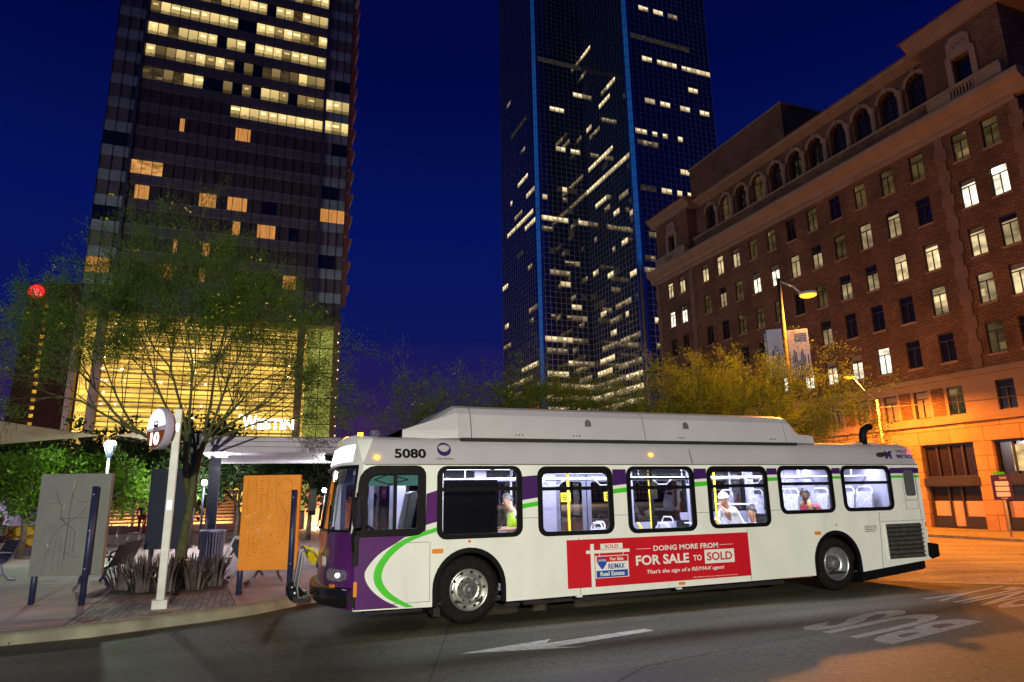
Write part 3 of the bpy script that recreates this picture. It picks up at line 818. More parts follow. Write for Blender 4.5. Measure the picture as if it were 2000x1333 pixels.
# cap from the header back to the roof cove
cap = []; ny = 40
for i in range(ny+1):
    y = BX*i/ny; z = topz(y, 1); cap.append((fx(y, z), y, z))
for i in range(ny+1):
    y = BX*i/ny; z = topz(y, 1)
    yy = min(y, BX-y); zp = np.interp(yy, [q[0] for q in prof[:6]], [q[1] for q in prof[:6]])
    cap.append((max(roof_x(zp)+0.01, 1.0), y, zp))
hd.add(cap, [(i, i+ny+1, i+ny+2, i+1) for i in range(ny)], True)
hd.build('front_header', M['bus_white'], bus)
wsd = MB(); wsd.add(*front_patch(0.085, BX-0.085, 1.40, 2.29, 26, 8, d=0.004), True)
wsd.build('windscreen', M['windshield'], bus)
wf = MB()
def fpath(y0, y1, z, n=20, d=0.012): return [(fx(y0+(y1-y0)*i/n, z)-d, y0+(y1-y0)*i/n, z) for i in range(n+1)]
wf.tube(fpath(0.085, BX-0.085, 1.385), 0.022, 6); wf.tube(fpath(0.085, BX-0.085, 2.305), 0.028, 6)
for y in (0.08, BX-0.08, BX/2): wf.tube([(fx(y, z)-0.012, y, z) for z in (1.385, 1.7, 2.0, 2.305)], 0.02 if y != BX/2 else 0.014, 6)
wf.build('windscreen_seal', M['black'], bus)
for y0, s in ((0.5, 1), (1.6, 1)):
    w_ = MB(); w_.tube([(fx(y0, 1.36)-0.05, y0, 1.34), (fx(y0+.1, 1.75)-0.05, y0+0.08, 1.75)], 0.011, 6)
    w_.tube([(fx(y0+.1, 1.55)-0.035, y0+0.03, 1.50), (fx(y0+.1, 2.15)-0.03, y0+0.16, 2.16)], 0.013, 6); w_.build('wiper', M['black'], bus)
ds = MB(); ds.add(*front_patch(0.22, BX-0.22, 2.385, 2.635, 24, 3, d=0.008), True)
ds.build('destination_sign', M['dest'], bus)
for y in (0.35, 1.12, 1.295, 1.47, 2.24):
    a = MB(); z = topz(y, 1); a.obox((fx(y, z)+0.10, y, z+0.025), (0.035, 0, 0), (0, 0.05, 0), (0, 0, 0.022)); a.build('roof_lamp', M['amber'], bus)
bp_ = MB()
vs = []; nyb = 24
for sec in ((0.34, 0.0), (0.36, -0.1), (0.40, -0.125), (0.56, -0.125), (0.60, -0.10), (0.615, 0.02)):
    for i in range(nyb+1):
        y = -0.015 + (BX+0.03)*i/nyb; t = abs((y-BX/2)/(BX/2+0.015))
        vs.append((0.345+sec[1]*(1-0.15*t) + 0.36*t**3.2, y, sec[0]))
fs = [(j*(nyb+1)+i, (j+1)*(nyb+1)+i, (j+1)*(nyb+1)+i+1, j*(nyb+1)+i+1) for j in range(5) for i in range(nyb)]
bp_.add(vs, fs, True)
bp_.add([(0.345+0.02*0.85+.36, -0.015, 0.615), (0.345+0.36-0.12, -0.015, 0.5), (0.345+.36, -0.015, 0.34), (0.72, -0.004, 0.34), (0.72, -0.004, 0.615)], [(0,1,2,3,4)])
bp_.build('front_bumper', M['black_gloss'], bus)
for y in (0.28, BX-0.28):
    h_ = MB(); s_ = 1 if y < 1 else -1
    c = Vector((fx(y, 0.78)-0.012, y, 0.78)); dr = (Vector((fx(y+0.1, 0.78), y+0.1, 0.78)) - Vector((fx(y-0.1, 0.78), y-0.1, 0.78))).normalized()
    nrm = Vector((0,0,1)).cross(dr)
    if nrm.x > 0: nrm = -nrm
    pts = rrect(-0.22, 0.22, -0.085, 0.085, 0.08, 5)
    h_.prism(pts, lambda u, v, w: tuple(c + dr*u + Vector((0,0,1))*v + nrm*w), -0.02, 0.03)
    hh = h_.build('headlight', M['headlamp'], bus, bevel=0.01)
    t_ = MB(); sphere(t_, c+nrm*0.035-dr*0.06*s_, 0.03, 0.03, 0.03, 10, 6); t_.build('bulb', M['bulb'], hh)
    t_ = MB(); c3 = c + dr*(0.10*s_) + Vector((0,0,-0.17)); t_.obox(c3+nrm*0.01, dr*0.045, Vector((0,0,0.035)), nrm*0.015); t_.build('turn_signal', M['hazard'], bus)
    t_ = MB(); t_.lathe([(0.0, -0.03), (0.05, -0.025), (0.055, 0.0), (0.05, 0.015)], c+Vector((-0.01, 0.16*s_, 0.22)), 'x', 14); t_.build('front_lamp', M['purple_dark'], bus)
no = MB(); put_text(no, '5080', (fx(0.92, 0.93)-0.012, 0.92, 0.87), (0.06, -1, 0), (0.02, 0, 1), width=0.34, height=0.14, bold=0.03)
no.build('front_number', M['white_film'], bus)

# folded bicycle rack on the bumper
rk = MB()
for y in (0.95, 1.12, 1.62, 1.79):
    rk.tube([(0.18, y, 0.40), (0.02, y, 0.42), (0.0, y, 0.55), (0.06, y, 1.05), (0.10, y, 1.10)], 0.018, 6)
rk.tube([(0.10, 0.95, 1.10), (0.10, 1.79, 1.10)], 0.016, 6); rk.tube([(0.02, 0.95, 0.60), (0.02, 1.79, 0.60)], 0.016, 6)
rk.tube([(0.10, 0.95, 1.10), (0.22, 0.95, 1.06), (0.26, 0.95, 0.98)], 0.015, 6)
rack = rk.build('bicycle_rack', M['rack_steel'], bus)
for y in (1.0, 1.68):
    q = MB(); q.bar((0.16, y-0.04, 1.06), (0.24, y+0.06, 0.90), 0.05, 0.09); q.tube([(0.12, y, 1.10), (0.27, y, 1.05), (0.27, y+0.06, 0.92)], 0.022, 6); q.build('rack_handle', M['yellow'], rack)
for y in (1.03, 1.70):
    q = MB(); q.lathe([(0.0, -0.03), (0.10, -0.025), (0.11, 0.0), (0.10, 0.025), (0.0, 0.03)], (-0.02, y, 0.46), 'y', 14); q.box(-0.05, 0.2, y-0.03, y+0.03, 0.34, 0.42); q.build('wheel_tray', M['black_gloss'], rack)

# mirrors
mr_ = MB()
mr_.prism(rrect(-0.11, 0.11, 1.44, 1.87, 0.09), lambda u, v, w: (0.66+0.2*w+u*0.55, -0.20-w*0.6+u*0.75, v), 0.0, 0.16)
mr_.tube([(0.70, -0.01, 1.28), (0.66, -0.06, 1.12), (0.63, -0.15, 1.30), (0.66, -0.20, 1.5)], 0.022, 8)
mr_.tube([(0.70, -0.01, 1.92), (0.68, -0.12, 1.90), (0.68, -0.20, 1.84)], 0.016, 8)
mr_.prism(rrect(0.655, 0.735, 0.92, 1.34, 0.035), xz(0), 0.002, 0.07)
mr_.build('wing_mirror', M['black_gloss'], bus, bevel=0.01)
mr_ = MB()
mr_.tube([(0.60, 2.50, 2.20), (0.42, 2.72, 2.24), (0.30, 2.86, 2.18), (0.27, 2.88, 2.06)], 0.02, 8)
mr_.prism(rrect(-0.12, 0.12, 1.56, 2.08, 0.08), lambda u, v, w: (0.25+w, 2.88+u, v), 0.0, 0.12)
mr_.build('wing_mirror', M['black_gloss'], bus, bevel=0.01)

# side windows: frame > pane, transom
for i, (a, b, c, d) in enumerate(WIN):
    rr = WR if i else (WR, WR, WR, WR)
    outer = rrect(a, b, c, d, WR)
    if i == 0:
        outer = rrect(a, b, c, d, (WR, WR, 0.25, 0.05)); inn = rrect(0.845, 1.595, 1.40, 2.185, (0.03, 0.03, 0.16, 0.03))
        outer = [(u - (0.05 if u < 0.9 and v < 1.5 else 0.0), v) for u, v in outer]
    else:
        top = {1: 0.055, 2: 0.115, 3: 0.06, 4: 0.105, 5: 0.08, 6: 0.075}[i]
        inn = rrect(a+0.085, b-0.095, c+0.07, d-top, 0.085)
    f_ = MB(); f_.prism(outer, xz(0), -0.03, 0.014, [inn])
    win = f_.build('window', M['black'], bus, bevel=0.006)
    ia, ib = min(q[0] for q in inn), max(q[0] for q in inn); ic, id_ = min(q[1] for q in inn), max(q[1] for q in inn)
    pn = MB(); pn.add([(ia-.01, 0.01, ic-.01), (ib+.01, 0.01, ic-.01), (ib+.01, 0.01, id_+.01), (ia-.01, 0.01, id_+.01)], [(0,1,2,3)])
    pn.build('pane', M['glass'], win)
    tb = MB()
    if i == 0: tb.box(1.225, 1.275, -0.012, 0.02, ic, id_)
    else:
        zb = c + (d-c)*(0.675 if i < 5 else 0.62); tb.box(ia, ib, -0.010, 0.02, zb-0.028, zb+0.028)
    tb.build('transom_bar', M['black'], win)
    if i == 3:
        tb = MB(); tb.box(ia, ib, 0.015, 0.03, 2.07, 2.11); tb.tube([(ia+.05, 0.02, 2.20), (ib-.12, 0.02, 2.20), (ib-.04, 0.02, 2.1), (ib-0.03, 0.02, 2.0)], 0.014, 6); tb.build('open_vent', M['navy_dark'], win)

# livery films, 3 mm proud of the side
def film(name, pts, m, d0=0.0015, d1=0.004):
    q = MB(); q.prism(pts, xz(0), d0, d1); return q.build(name, m, bus)
def smooth(pts, n=5):
    """Catmull-Rom through pts"""
    out = []
    P_ = [pts[0]] + list(pts) + [pts[-1]]
    for i in range(1, len(P_)-2):
        p0, p1, p2, p3 = (np.array(q, float) for q in P_[i-1:i+3])
        for k in range(n):
            t = k/n
            out.append(tuple(0.5*((2*p1)+(-p0+p2)*t+(2*p0-5*p1+4*p2-p3)*t*t+(-p0+3*p1-3*p2+p3)*t**3)))
    out.append(tuple(pts[-1])); return out
edge_w = smooth([(1.885, 1.485), (1.72, 1.44), (1.50, 1.335), (1.28, 1.205), (1.08, 1.09), (0.955, 0.985), (0.86, 0.86), (0.84, 0.78), (0.87, 0.68), (0.95, 0.57), (1.06, 0.475), (1.18, 0.40), (1.36, 0.312)])
film('purple_swoosh', [(0.692, 0.325), (1.34, 0.318)] + edge_w[::-1][1:] + [(1.885, 1.945), (1.72, 1.895), (1.715, 1.31), (0.70, 1.31), (0.694, 1.2)], M['purple'])
g_out = smooth([(1.885, 1.405), (1.72, 1.36), (1.52, 1.295), (1.36, 1.235), (1.22, 1.155), (1.09, 1.03), (1.0, 0.90), (0.965, 0.78), (0.98, 0.67), (1.04, 0.57), (1.13, 0.48), (1.25, 0.405), (1.44, 0.312)])
g_in = smooth([(1.885, 1.342), (1.74, 1.305), (1.60, 1.262), (1.46, 1.205), (1.33, 1.125), (1.21, 1.02), (1.12, 0.90), (1.08, 0.77), (1.10, 0.67), (1.16, 0.575), (1.25, 0.49), (1.38, 0.405), (1.555, 0.312)])
film('green_swoosh', g_out + g_in[::-1], M['green'], 0.004, 0.006)
ptop = [(3.27, 2.14), (3.54, 2.16), (4.92, 2.25), (5.18, 2.25), (6.56, 2.258), (6.83, 2.258), (8.19, 2.26), (8.43, 2.26), (9.78, 2.262), (10.0, 2.262), (11.34, 2.262), (12.15, 2.262)]
pbot = [(3.27, 1.775), (3.54, 1.81), (4.92, 1.98), (5.18, 2.005), (6.56, 2.07), (6.83, 2.085), (8.19, 2.14), (8.43, 2.145), (9.78, 2.152), (10.0, 2.152), (11.34, 2.152), (12.15, 2.155)]
gtop = [(3.27, 1.715), (3.54, 1.752), (4.92, 1.925), (5.18, 1.95), (6.56, 2.022), (6.83, 2.035), (8.19, 2.092), (8.43, 2.096), (9.78, 2.106), (10.0, 2.106), (11.34, 2.11), (12.15, 2.11)]
gbot = [(3.27, 1.645), (3.54, 1.682), (4.92, 1.852), (5.18, 1.872), (6.56, 1.945), (6.83, 1.96), (8.19, 2.025), (8.43, 2.034), (9.78, 2.058), (10.0, 2.058), (11.34, 2.062), (12.15, 2.062)]
for k in range(0, 12, 2):
    for nm, t, b, m in (('purple_stripe', ptop, pbot, M['purple_dark']), ('green_stripe', gtop, gbot, M['green'])):
        film(nm, [b[k], b[k+1], t[k+1], t[k]], m)

# advertising panel
ad = MB()
ad.prism([(4.022, 0.398), (7.62, 0.398), (7.62, 1.134), (4.022, 1.134)], xz(0), 0.0015, 0.006)
adv = ad.build('advert_panel', M['red'], bus)
W_ = MB(); RL = MB(); RT = MB()
ux, uz = (1,0,0), (0,0,1); yt = -0.0065
def T(mb, s, x, z, w, h, **k): return put_text(mb, s, (x, yt, z), ux, uz, width=w, height=h, depth=0.002, **k)
T(W_, 'DOING MORE FROM', 5.63, 0.900, 1.32, 0.085, bold=0.02)
T(W_, 'FOR SALE', 5.28, 0.682, 1.05, 0.158, bold=0.028)
T(W_, 'TO', 6.415, 0.705, 0.175, 0.092, bold=0.02)
T(W_, "That's the sign of a RE/MAX agent", 5.48, 0.525, 1.57, 0.082, bold=0.014, shear=0.25)
T(W_, '©2014 RE/MAX, LLC. Each office is independently owned and operated.', 6.39, 0.423, 0.93, 0.022)
def panel(mb, x0, x1, z0, z1, d0=0.0062, d1=0.008): mb.prism(rect(x0, x1, z0, z1), xz(0), d0, d1)
panel(W_, 6.655, 7.283, 0.645, 0.872)
panel(W_, 5.295, 5.582, 0.940, 0.946); panel(W_, 6.985, 7.271, 0.943, 0.949)
panel(W_, 4.443, 4.508, 0.398, 1.058); panel(W_, 4.364, 4.440, 0.910, 0.960); panel(W_, 4.511, 5.168, 0.910, 0.960)
panel(W_, 4.628, 5.040, 0.966, 1.055); panel(W_, 4.520, 5.136, 0.525, 0.868)
panel(W_, 4.60, 4.61, 0.87, 0.908); panel(W_, 5.04, 5.05, 0.87, 0.908)
W_.build('white_lettering', M['white_film'], adv)
yt = -0.0085
T(RT, 'SOLD', 4.705, 0.982, 0.255, 0.058, bold=0.02); T(RT, 'SOLD', 6.70, 0.690, 0.535, 0.140, bold=0.022)
panel(RT, 4.548, 5.122, 0.770, 0.858, 0.0082, 0.009)
RT.build('red_lettering', M['red'], adv)
T(RL, 'RE/MAX', 4.752, 0.660, 0.315, 0.082, bold=0.03, shear=0.15)
panel(RL, 4.536, 5.118, 0.534, 0.640, 0.0082, 0.009)
bl = [(4.645+0.082*math.sin(a), 0.770+0.070*math.cos(a)) for a in np.linspace(-2.1, 2.1, 15)] + [(4.660, 0.662), (4.630, 0.662)]
RL.prism(bl, xz(0), 0.0092, 0.0100)
RL.build('blue_lettering', M['blue'], adv)
W2 = MB(); yt = -0.0095
T(W2, 'For Sale', 4.797, 0.788, 0.245, 0.052, bold=0.02); T(W2, 'Real Estate', 4.605, 0.556, 0.445, 0.066, bold=0.024)
W2.prism([(4.575, 0.785), (4.715, 0.785), (4.71, 0.810), (4.58, 0.810)], xz(0), 0.0101, 0.0108)
yt = -0.011
W2.build('sign_lettering', M['white_film'], adv)
W3 = MB(); T(W3, 'RE/MAX', 4.585, 0.789, 0.12, 0.018, bold=0.03); W3.build('balloon_lettering', M['blue'], adv)

# numbers and emblems on the leaning cove panel
def cove_y(z): return float(np.interp(z, [q[1] for q in prof[:6]], [q[0] for q in prof[:6]]))
def cove(mb_src, name, m, lift=0.004):
    out = MB(); out.v = [(x, cove_y(z)-lift-(0.002 if y < -0.0005 else 0), z) for x, y, z in mb_src.v]; out.f = mb_src.f; out.s = mb_src.s
    return out.build(name, m, bus)
t = MB(); put_text(t, '5080', (1.235, 0, 2.425), ux, uz, width=0.485, height=0.145, bold=0.035, depth=0.002); cove(t, 'fleet_number', M['black'])
t = MB(); t.prism([(2.01+0.112*math.cos(a), 2.565+0.105*math.sin(a)) for a in np.linspace(0, 2*PI, 29)[:-1]], lambda u, v, w: (u, -w, v), 0, 0.001); cove(t, 'city_emblem', M['purple_dark'])
t = MB()
for k in range(2):   # the bird: curved feathers rising out of the disc
    a0 = R(200 - k*17); r0, r1 = 0.035+0.002*k, 0.098
    p0 = np.array((2.01+r0*math.cos(a0), 2.58+r0*math.sin(a0))); p1 = np.array((2.01+r1*math.cos(a0-0.5), 2.57+r1*math.sin(a0-0.5))); n_ = np.array((-(p1-p0)[1], (p1-p0)[0])); n_ = n_/np.linalg.norm(n_)*0.003
    mid = (p0+p1)/2 + n_*2.4
    t.prism([tuple(p0-n_*0.6), tuple(mid-n_), tuple(p1), tuple(mid+n_)], lambda u, v, w: (u, -w, v), 0, 0.001)
t.prism([(2.005, 2.55), (2.03, 2.548), (2.048, 2.58), (2.042, 2.612), (2.02, 2.622), (2.005, 2.615), (2.024, 2.604), (2.022, 2.58)], lambda u, v, w: (u, -w, v), 0, 0.001)
cove(t, 'city_emblem_bird', M['bus_roof'], 0.007)
t = MB(); put_text(t, 'City of Phoenix', (1.885, 0, 2.395), ux, uz, width=0.27, height=0.042, bold=0.01, depth=0.002); cove(t, 'city_lettering', M['purple_dark'])
t = MB(); put_text(t, 'M', (11.32, 0, 2.445), ux, uz, width=0.22, height=0.165, bold=0.06, shear=0.2, depth=0.002); t.bar((11.25, -0.001, 2.525), (11.58, -0.001, 2.60), 0.022, 0.02, up=(0,1,0))
put_text(t, 'VALLEY', (11.68, 0, 2.575), ux, uz, width=0.42, height=0.068, bold=0.012, depth=0.002); put_text(t, 'METRO', (11.66, 0, 2.455), ux, uz, width=0.44, height=0.085, bold=0.03, depth=0.002)
cove(t, 'operator_lettering', M['purple_dark'])
t = MB()
for k, s in enumerate(('WARNING CNG FUELED', 'EMERGENCY VALVE', 'COMPRESSED GAS', 'INSIDE DOOR')): put_text(t, s, (10.45, -0.002, 1.135-k*0.034), ux, uz, width=0.32-0.05*(k == 3), height=0.02, bold=0.02, depth=0.001)
t.build('notice_lettering', M['black'], bus)
for x, z, w in ((0.97, 2.44, .03), (5.73, 2.50, .03)):
    q = MB(); y = cove_y(z); q.obox((x, y-0.012, z), (w, 0, 0), (0, .014, 0), (0, 0, .02)); q.build('marker_lamp', M['amber'], bus)
q = MB(); q.obox((12.08, cove_y(2.60)-0.01, 2.60), (0.03, 0, 0), (0, .015, 0), (0, 0, .03)); q.build('marker_lamp', M['red_lamp'], bus)
for x, z, w, h in ((1.90, 1.065, .085, .032), (9.25, 1.06, .075, .03), (6.15, 0.355, .06, .022), (2.395, 1.185, .02, .02), (9.73, 1.195, .015, .015), (0.71, 0.60, .025, .10), (12.12, 1.13, .02, .05)):
    q = MB(); q.prism(rrect(x-w, x+w, z-h, z+h, min(w, h)*0.4, 2), xz(0), 0.001, 0.016); q.build('reflector', M['hazard'], bus)
cm = MB(); cm.lathe([(0.0, -0.10), (0.035, -0.10), (0.045, -0.06), (0.045, 0.05), (0.0, 0.06)], (11.17, cove_y(2.55)-0.09, 2.53), 'x', 12); cm.box(11.14, 11.20, cove_y(2.55)-0.05, cove_y(2.55)+0.02, 2.51, 2.55); cm.build('side_camera', M['black_gloss'], bus)

# tank housing on the roof
pd = MB()
def pod_ring(x, s, top, ins=0.0):
    half = [(0.13+ins, 2.745), (0.15+ins, 2.90), (0.20+ins, top-0.16), (0.30+ins, top-0.05), (0.46+ins, top)]
    half = half + [(BX-y, z) for y, z in reversed(half)]
    return [(x + (z-2.745)*s, y, z) for y, z in half]
rings = [pod_ring(1.42, 0, 2.76, 0.25), pod_ring(2.25, 0, 3.30), pod_ring(2.47, 0, 3.30)]
def pod(rings, name):
    q = MB(); k = len(rings[0]); vs = [p_ for r_ in rings for p_ in r_]
    fs = [(s*k+i+1, s*k+i, (s+1)*k+i, (s+1)*k+i+1) for s in range(len(rings)-1) for i in range(k-1)]
    q.add(vs, fs, False)
    q.add(rings[0], [tuple(range(k))]); q.add(rings[-1], [tuple(reversed(range(k)))])
    return q.build(name, M['bus_roof'], roof, bevel=0.012)
pod(rings, 'tank_housing')
pod([pod_ring(2.485, 0, 3.295), pod_ring(5.69, 0, 3.295)], 'tank_housing')
pod([pod_ring(5.705, 0, 3.295), pod_ring(8.86, 0, 3.295)], 'tank_housing')
pod([pod_ring(8.875, 0, 3.29), pod_ring(9.05, 0, 3.28), pod_ring(9.5, 0, 2.86, 0.05), pod_ring(9.62, 0, 2.80, 0.05)], 'tank_housing')
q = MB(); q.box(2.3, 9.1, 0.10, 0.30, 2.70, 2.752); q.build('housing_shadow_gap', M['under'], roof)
for x in (4.58, 6.58):
    q = MB(); y0 = 0.19
    q.prism([(x-0.055, 2.98), (x+0.055, 2.98), (x+0.055, 3.03)] + [(x+0.055*math.cos(a), 3.03+0.07*math.sin(a)) for a in np.linspace(0.3, PI-0.3, 6)] + [(x-0.055, 3.03)], lambda u, v, w: (u, y0-0.045+(v-2.98)*0.22-w, v), 0.0, 0.012)
    q.build('hatch_latch', M['hub'], roof)
q = MB()
for x in (3.3, 4.35, 6.45, 8.55):
    for dx in (-0.06, 0, 0.06): q.box(x+dx-0.012, x+dx+0.012, 0.128, 0.15, 2.80, 2.825)
q.build('housing_hinge', M['hub'], roof)
q = MB(); q.box(11.2, 11.9, 0.6, 2.0, 2.70, 2.82); q.box(12.0, 12.1, 0.3, 0.5, 2.70, 2.78); q.build('roof_hatch', M['bus_roof'], roof, bevel=0.02)
q = MB(); q.tube([(11.45, 0.62, 2.70), (11.45, 0.62, 2.98), (11.48, 0.62, 3.08), (11.58, 0.60, 3.15), (11.66, 0.59, 3.16)], 0.075, 14); q.build('exhaust_stack', M['black'], roof)
q = MB(); q.lathe([(0.10, 0.0), (0.10, 0.02), (0.085, 0.04), (0.085, 0.12), (0.06, 0.15), (0.0, 0.155)], (1.05, 0.75, 2.755), n=16); q.build('roof_beacon', M['headlamp'], roof)
q = MB(); q.lathe([(0.02, 0.0), (0.016, 0.05), (0.004, 0.09), (0.004, 0.19)], (0.75, 1.3, 2.76), n=8); q.build('antenna', M['black'], roof)

# wheels and arches
for cx, s in ((2.40, 0), (9.68, 1)):
    q = MB()
    po = [(cx-0.575, 0.29)] + arch(cx, 0.575, 0.52, 18) + [(cx+0.575, 0.29)]
    pi_ = [(cx-0.50, 0.29)] + arch(cx, 0.50, 0.52, 18) + [(cx+0.50, 0.29)]
    q.prism(po + pi_[::-1], xz(0), -0.03, 0.022); q.build('wheel_arch', M['black'], bus, bevel=0.006)
    q = MB()   # inside of the arch
    ap = arch(cx, 0.56, 0.52, 14); vs = [(u, 0.03, v) for u, v in ap] + [(u, 0.75, v) for u, v in ap]; k = len(ap)
    q.add(vs, [(i, i+1, k+i+1, k+i) for i in range(k-1)]); q.add([(u, 0.75, v) for u, v in ap] + [(cx+0.56, 0.75, 0.2), (cx-0.56, 0.75, 0.2)], [tuple(range(k+2))])
    q.build('wheel_well', M['under'], bus)
def wheel(cx, yo, front, sgn=1):
    """yo: outer face of the tyre, sgn +1 looks to -y"""
    r = 0.485
    pr = [(0.30, 0.015), (0.335, 0.0), (0.40, -0.004), (0.445, 0.012), (0.468, 0.035), (0.481, 0.05), (0.485, 0.07), (0.485, 0.115), (0.478, 0.118), (0.478, 0.130), (0.485, 0.133), (0.485, 0.19), (0.468, 0.235), (0.42, 0.26), (0.30, 0.25)]
    q = MB(); q.lathe([(a, h*sgn) for a, h in pr], (cx, yo, r), 'y', 40)
    w = q.build('wheel', M['tyre'], bus)
    q = MB()
    if front:
        pr = [(0.302, 0.012), (0.300, -0.012), (0.286, -0.016), (0.275, 0.015), (0.262, 0.05), (0.235, 0.035), (0.20, 0.012), (0.13, 0.004), (0.125, 0.03), (0.0, 0.03)]
    else:
        pr = [(0.302, 0.012), (0.300, -0.012), (0.286, -0.016), (0.278, 0.02), (0.262, 0.11), (0.225, 0.135), (0.20, 0.145), (0.0, 0.145)]
    q.lathe([(a, h*sgn) for a, h in pr], (cx, yo, r), 'y', 40)
    rim = q.build('rim', M['alloy'] if front else M['steel'], w)
    if front:
        q = MB()
        for k in range(10):
            a = 2*PI*k/10+0.1; c = (cx+0.247*math.cos(a), yo+0.042*sgn, r+0.247*math.sin(a))
            q.lathe([(0.0, -0.012*sgn), (0.024, -0.010*sgn), (0.026, 0.0)], c, 'y', 12)
        q.build('rim_hole', M['under'], w)
        q = MB()
        for k in range(10):
            a = 2*PI*k/10+0.4; c = (cx+0.165*math.cos(a), yo+0.008*sgn, r+0.165*math.sin(a))
            q.lathe([(0.019, 0.0), (0.019, -0.028*sgn), (0.012, -0.04*sgn), (0.0, -0.04*sgn)], c, 'y', 6, False)
        q.build('lug_nut', M['grille'], w)
        q = MB(); q.lathe([(0.118, 0.01*sgn), (0.116, -0.02*sgn), (0.095, -0.035*sgn), (0.06, -0.035*sgn), (0.055, -0.065*sgn), (0.03, -0.075*sgn), (0.0, -0.075*sgn)], (cx, yo, r), 'y', 20)
        for k in range(5):
            a = 2*PI*k/5; q.obox((cx+0.085*math.cos(a), yo-0.034*sgn, r+0.085*math.sin(a)), (0.024*math.cos(a), 0, 0.024*math.sin(a)), (0, 0.008, 0), (-0.006*math.sin(a), 0, 0.006*math.cos(a)))
        q.build('hub_cap', M['hub'], w)
    else:
        q = MB(); q.lathe([(0.135, 0.15*sgn), (0.13, 0.05*sgn), (0.10, 0.03*sgn), (0.095, 0.0), (0.05, -0.01*sgn), (0.0, -0.01*sgn)], (cx, yo, r), 'y', 20)
        for k in range(10):
            a = 2*PI*k/10; q.lathe([(0.017, 0.145*sgn), (0.017, 0.11*sgn), (0.0, 0.10*sgn)], (cx+0.165*math.cos(a), yo, r+0.165*math.sin(a)), 'y', 6, False)
        q.build('hub_cap', M['hub'], w)
wheel(2.40, 0.045, True); wheel(9.68, 0.05, False)
wheel(2.40, BX-0.045, True, -1); wheel(9.68, BX-0.05, False, -1)

# underbody, rear grille, lower fairing, rear bumper
q = MB(); q.box(0.75, 12.0, 0.06, BX-0.06, 0.30, 0.335); q.box(3.1, 8.7, 0.40, 2.3, 0.15, 0.30); q.box(0.9, 1.75, 0.3, 2.3, 0.2, 0.3); q.box(3.3, 3.6, 0.1, 0.2, 0.2, 0.3); q.box(9.0, 10.4, 0.5, 2.1, 0.30, 0.6)
q.box(1.9, 2.0, 0.2, 0.5, 0.12, 0.3); q.box(2.05, 2.75, 0.3, 2.3, 0.40, 0.55); q.build('underbody', M['under'], bus)
q = MB(); q.prism([(10.26, 0.14), (11.90, 0.27), (11.97, 0.30), (11.97, 0.435), (10.26, 0.30)], xz(0), -0.4, -0.012); q.build('lower_fairing', M['black'], bus, bevel=0.01)
q = MB(); q.box(10.99, 12.0, -0.003, 0.01, 0.505, 1.165); gb = q.build('engine_grille', M['under'], bus)
q = MB()
for k in range(8):
    z = 0.548+k*0.083; q.obox((11.492, -0.016, z), (0.492, 0, 0), (0, 0.016, 0.022), (0, -0.004, 0.004))
q.build('grille_slat', M['grille'], gb)
for a, b in ((10.97, 11.0), (11.985, 12.015)):
    q = MB(); q.box(a, b, -0.02, 0.01, 0.495, 1.175); q.build('grille_frame', M['bus_white'], gb)
q = MB(); q.prism([(12.08, 0.52), (12.16, 0.46), (12.38, 0.50), (12.38, 0.74), (12.10, 0.78)], lambda u, v, w: (u, w, v), -0.03, BX+0.03); q.build('rear_bumper', M['black'], bus, bevel=0.02)
for x in (4.22, 6.1):
    q = MB(); q.box(x-0.05, x+0.05, 0.0, 0.05, 0.262, 0.287); q.build('jacking_point', M['bus_white'], bus)

# ---- interior
q = MB(); q.box(0.75, 1.8, 0.05, BX-0.05, 0.36, 0.40); q.box(1.8, 3.0, 0.78, BX-0.78, 0.36, 0.40); q.box(3.0, 8.0, 0.05, BX-0.05, 0.36, 0.40); q.box(8.0, 9.08, 0.05, BX-0.05, 0.70, 0.74); q.box(9.08, 10.28, 0.78, BX-0.78, 0.70, 0.74); q.box(10.28, 12.05, 0.05, BX-0.05, 0.70, 0.74); q.box(1.82, 2.98, 0.77, 0.79, 0.40, 1.12); q.box(9.1, 10.26, 0.77, 0.79, 0.74, 1.12); q.box(1.82, 2.98, 0.06, 0.79, 1.10, 1.12); q.box(9.1, 10.26, 0.06, 0.79, 1.10, 1.12); q.box(7.98, 8.0, 0.05, BX-0.05, 0.36, 0.74); q.build('floor', M['floor'], bus)
q = MB(); q.box(1.0, 12.1, 0.30, BX-0.30, 2.38, 2.40)
for s in (0, 1):
    y = lambda v: v if s == 0 else BX-v
    q.add([(1.0, y(0.04), 2.325), (12.1, y(0.04), 2.325), (12.1, y(0.32), 2.385), (1.0, y(0.32), 2.385)], [(0,1,2,3) if s else (3,2,1,0)])
q.build('ceiling', M['rail_white'], bus)
for s in (0, 1):
    for k in range(-1, 6):
        x0 = 2.0+k*1.62 if k >= 0 else 1.35; q = MB(); yy = 0.40 if s == 0 else BX-0.40
        q.box(x0, x0+(1.5 if k >= 0 else 0.55), yy-0.055, yy+0.055, 2.335, 2.375); q.build('ceiling_light', M['strip'], bus)
    la = bpy.data.lights.new('cabin_light', 'AREA'); la.shape = 'RECTANGLE'; la.size = 10.2; la.size_y = 0.10; la.energy = 290; la.color = (0.78, 0.82, 1.0)
    lo_ = bpy.data.objects.new('cabin_light', la); COL.objects.link(lo_); lo_.parent = bus; lo_.location = Vector((6.5, 0.40 if s == 0 else BX-0.40, 2.325)) - base_of(bus)
q = MB()
for y, z in ((0.55, 2.12), (BX-0.55, 2.12)):
    q.tube([(2.0, y, z), (11.4, y, z)], 0.016, 8)
    for x in (2.5, 3.9, 5.3, 6.7, 8.1, 9.5, 10.9): q.tube([(x, y, z), (x, y, 2.38)], 0.012, 6)
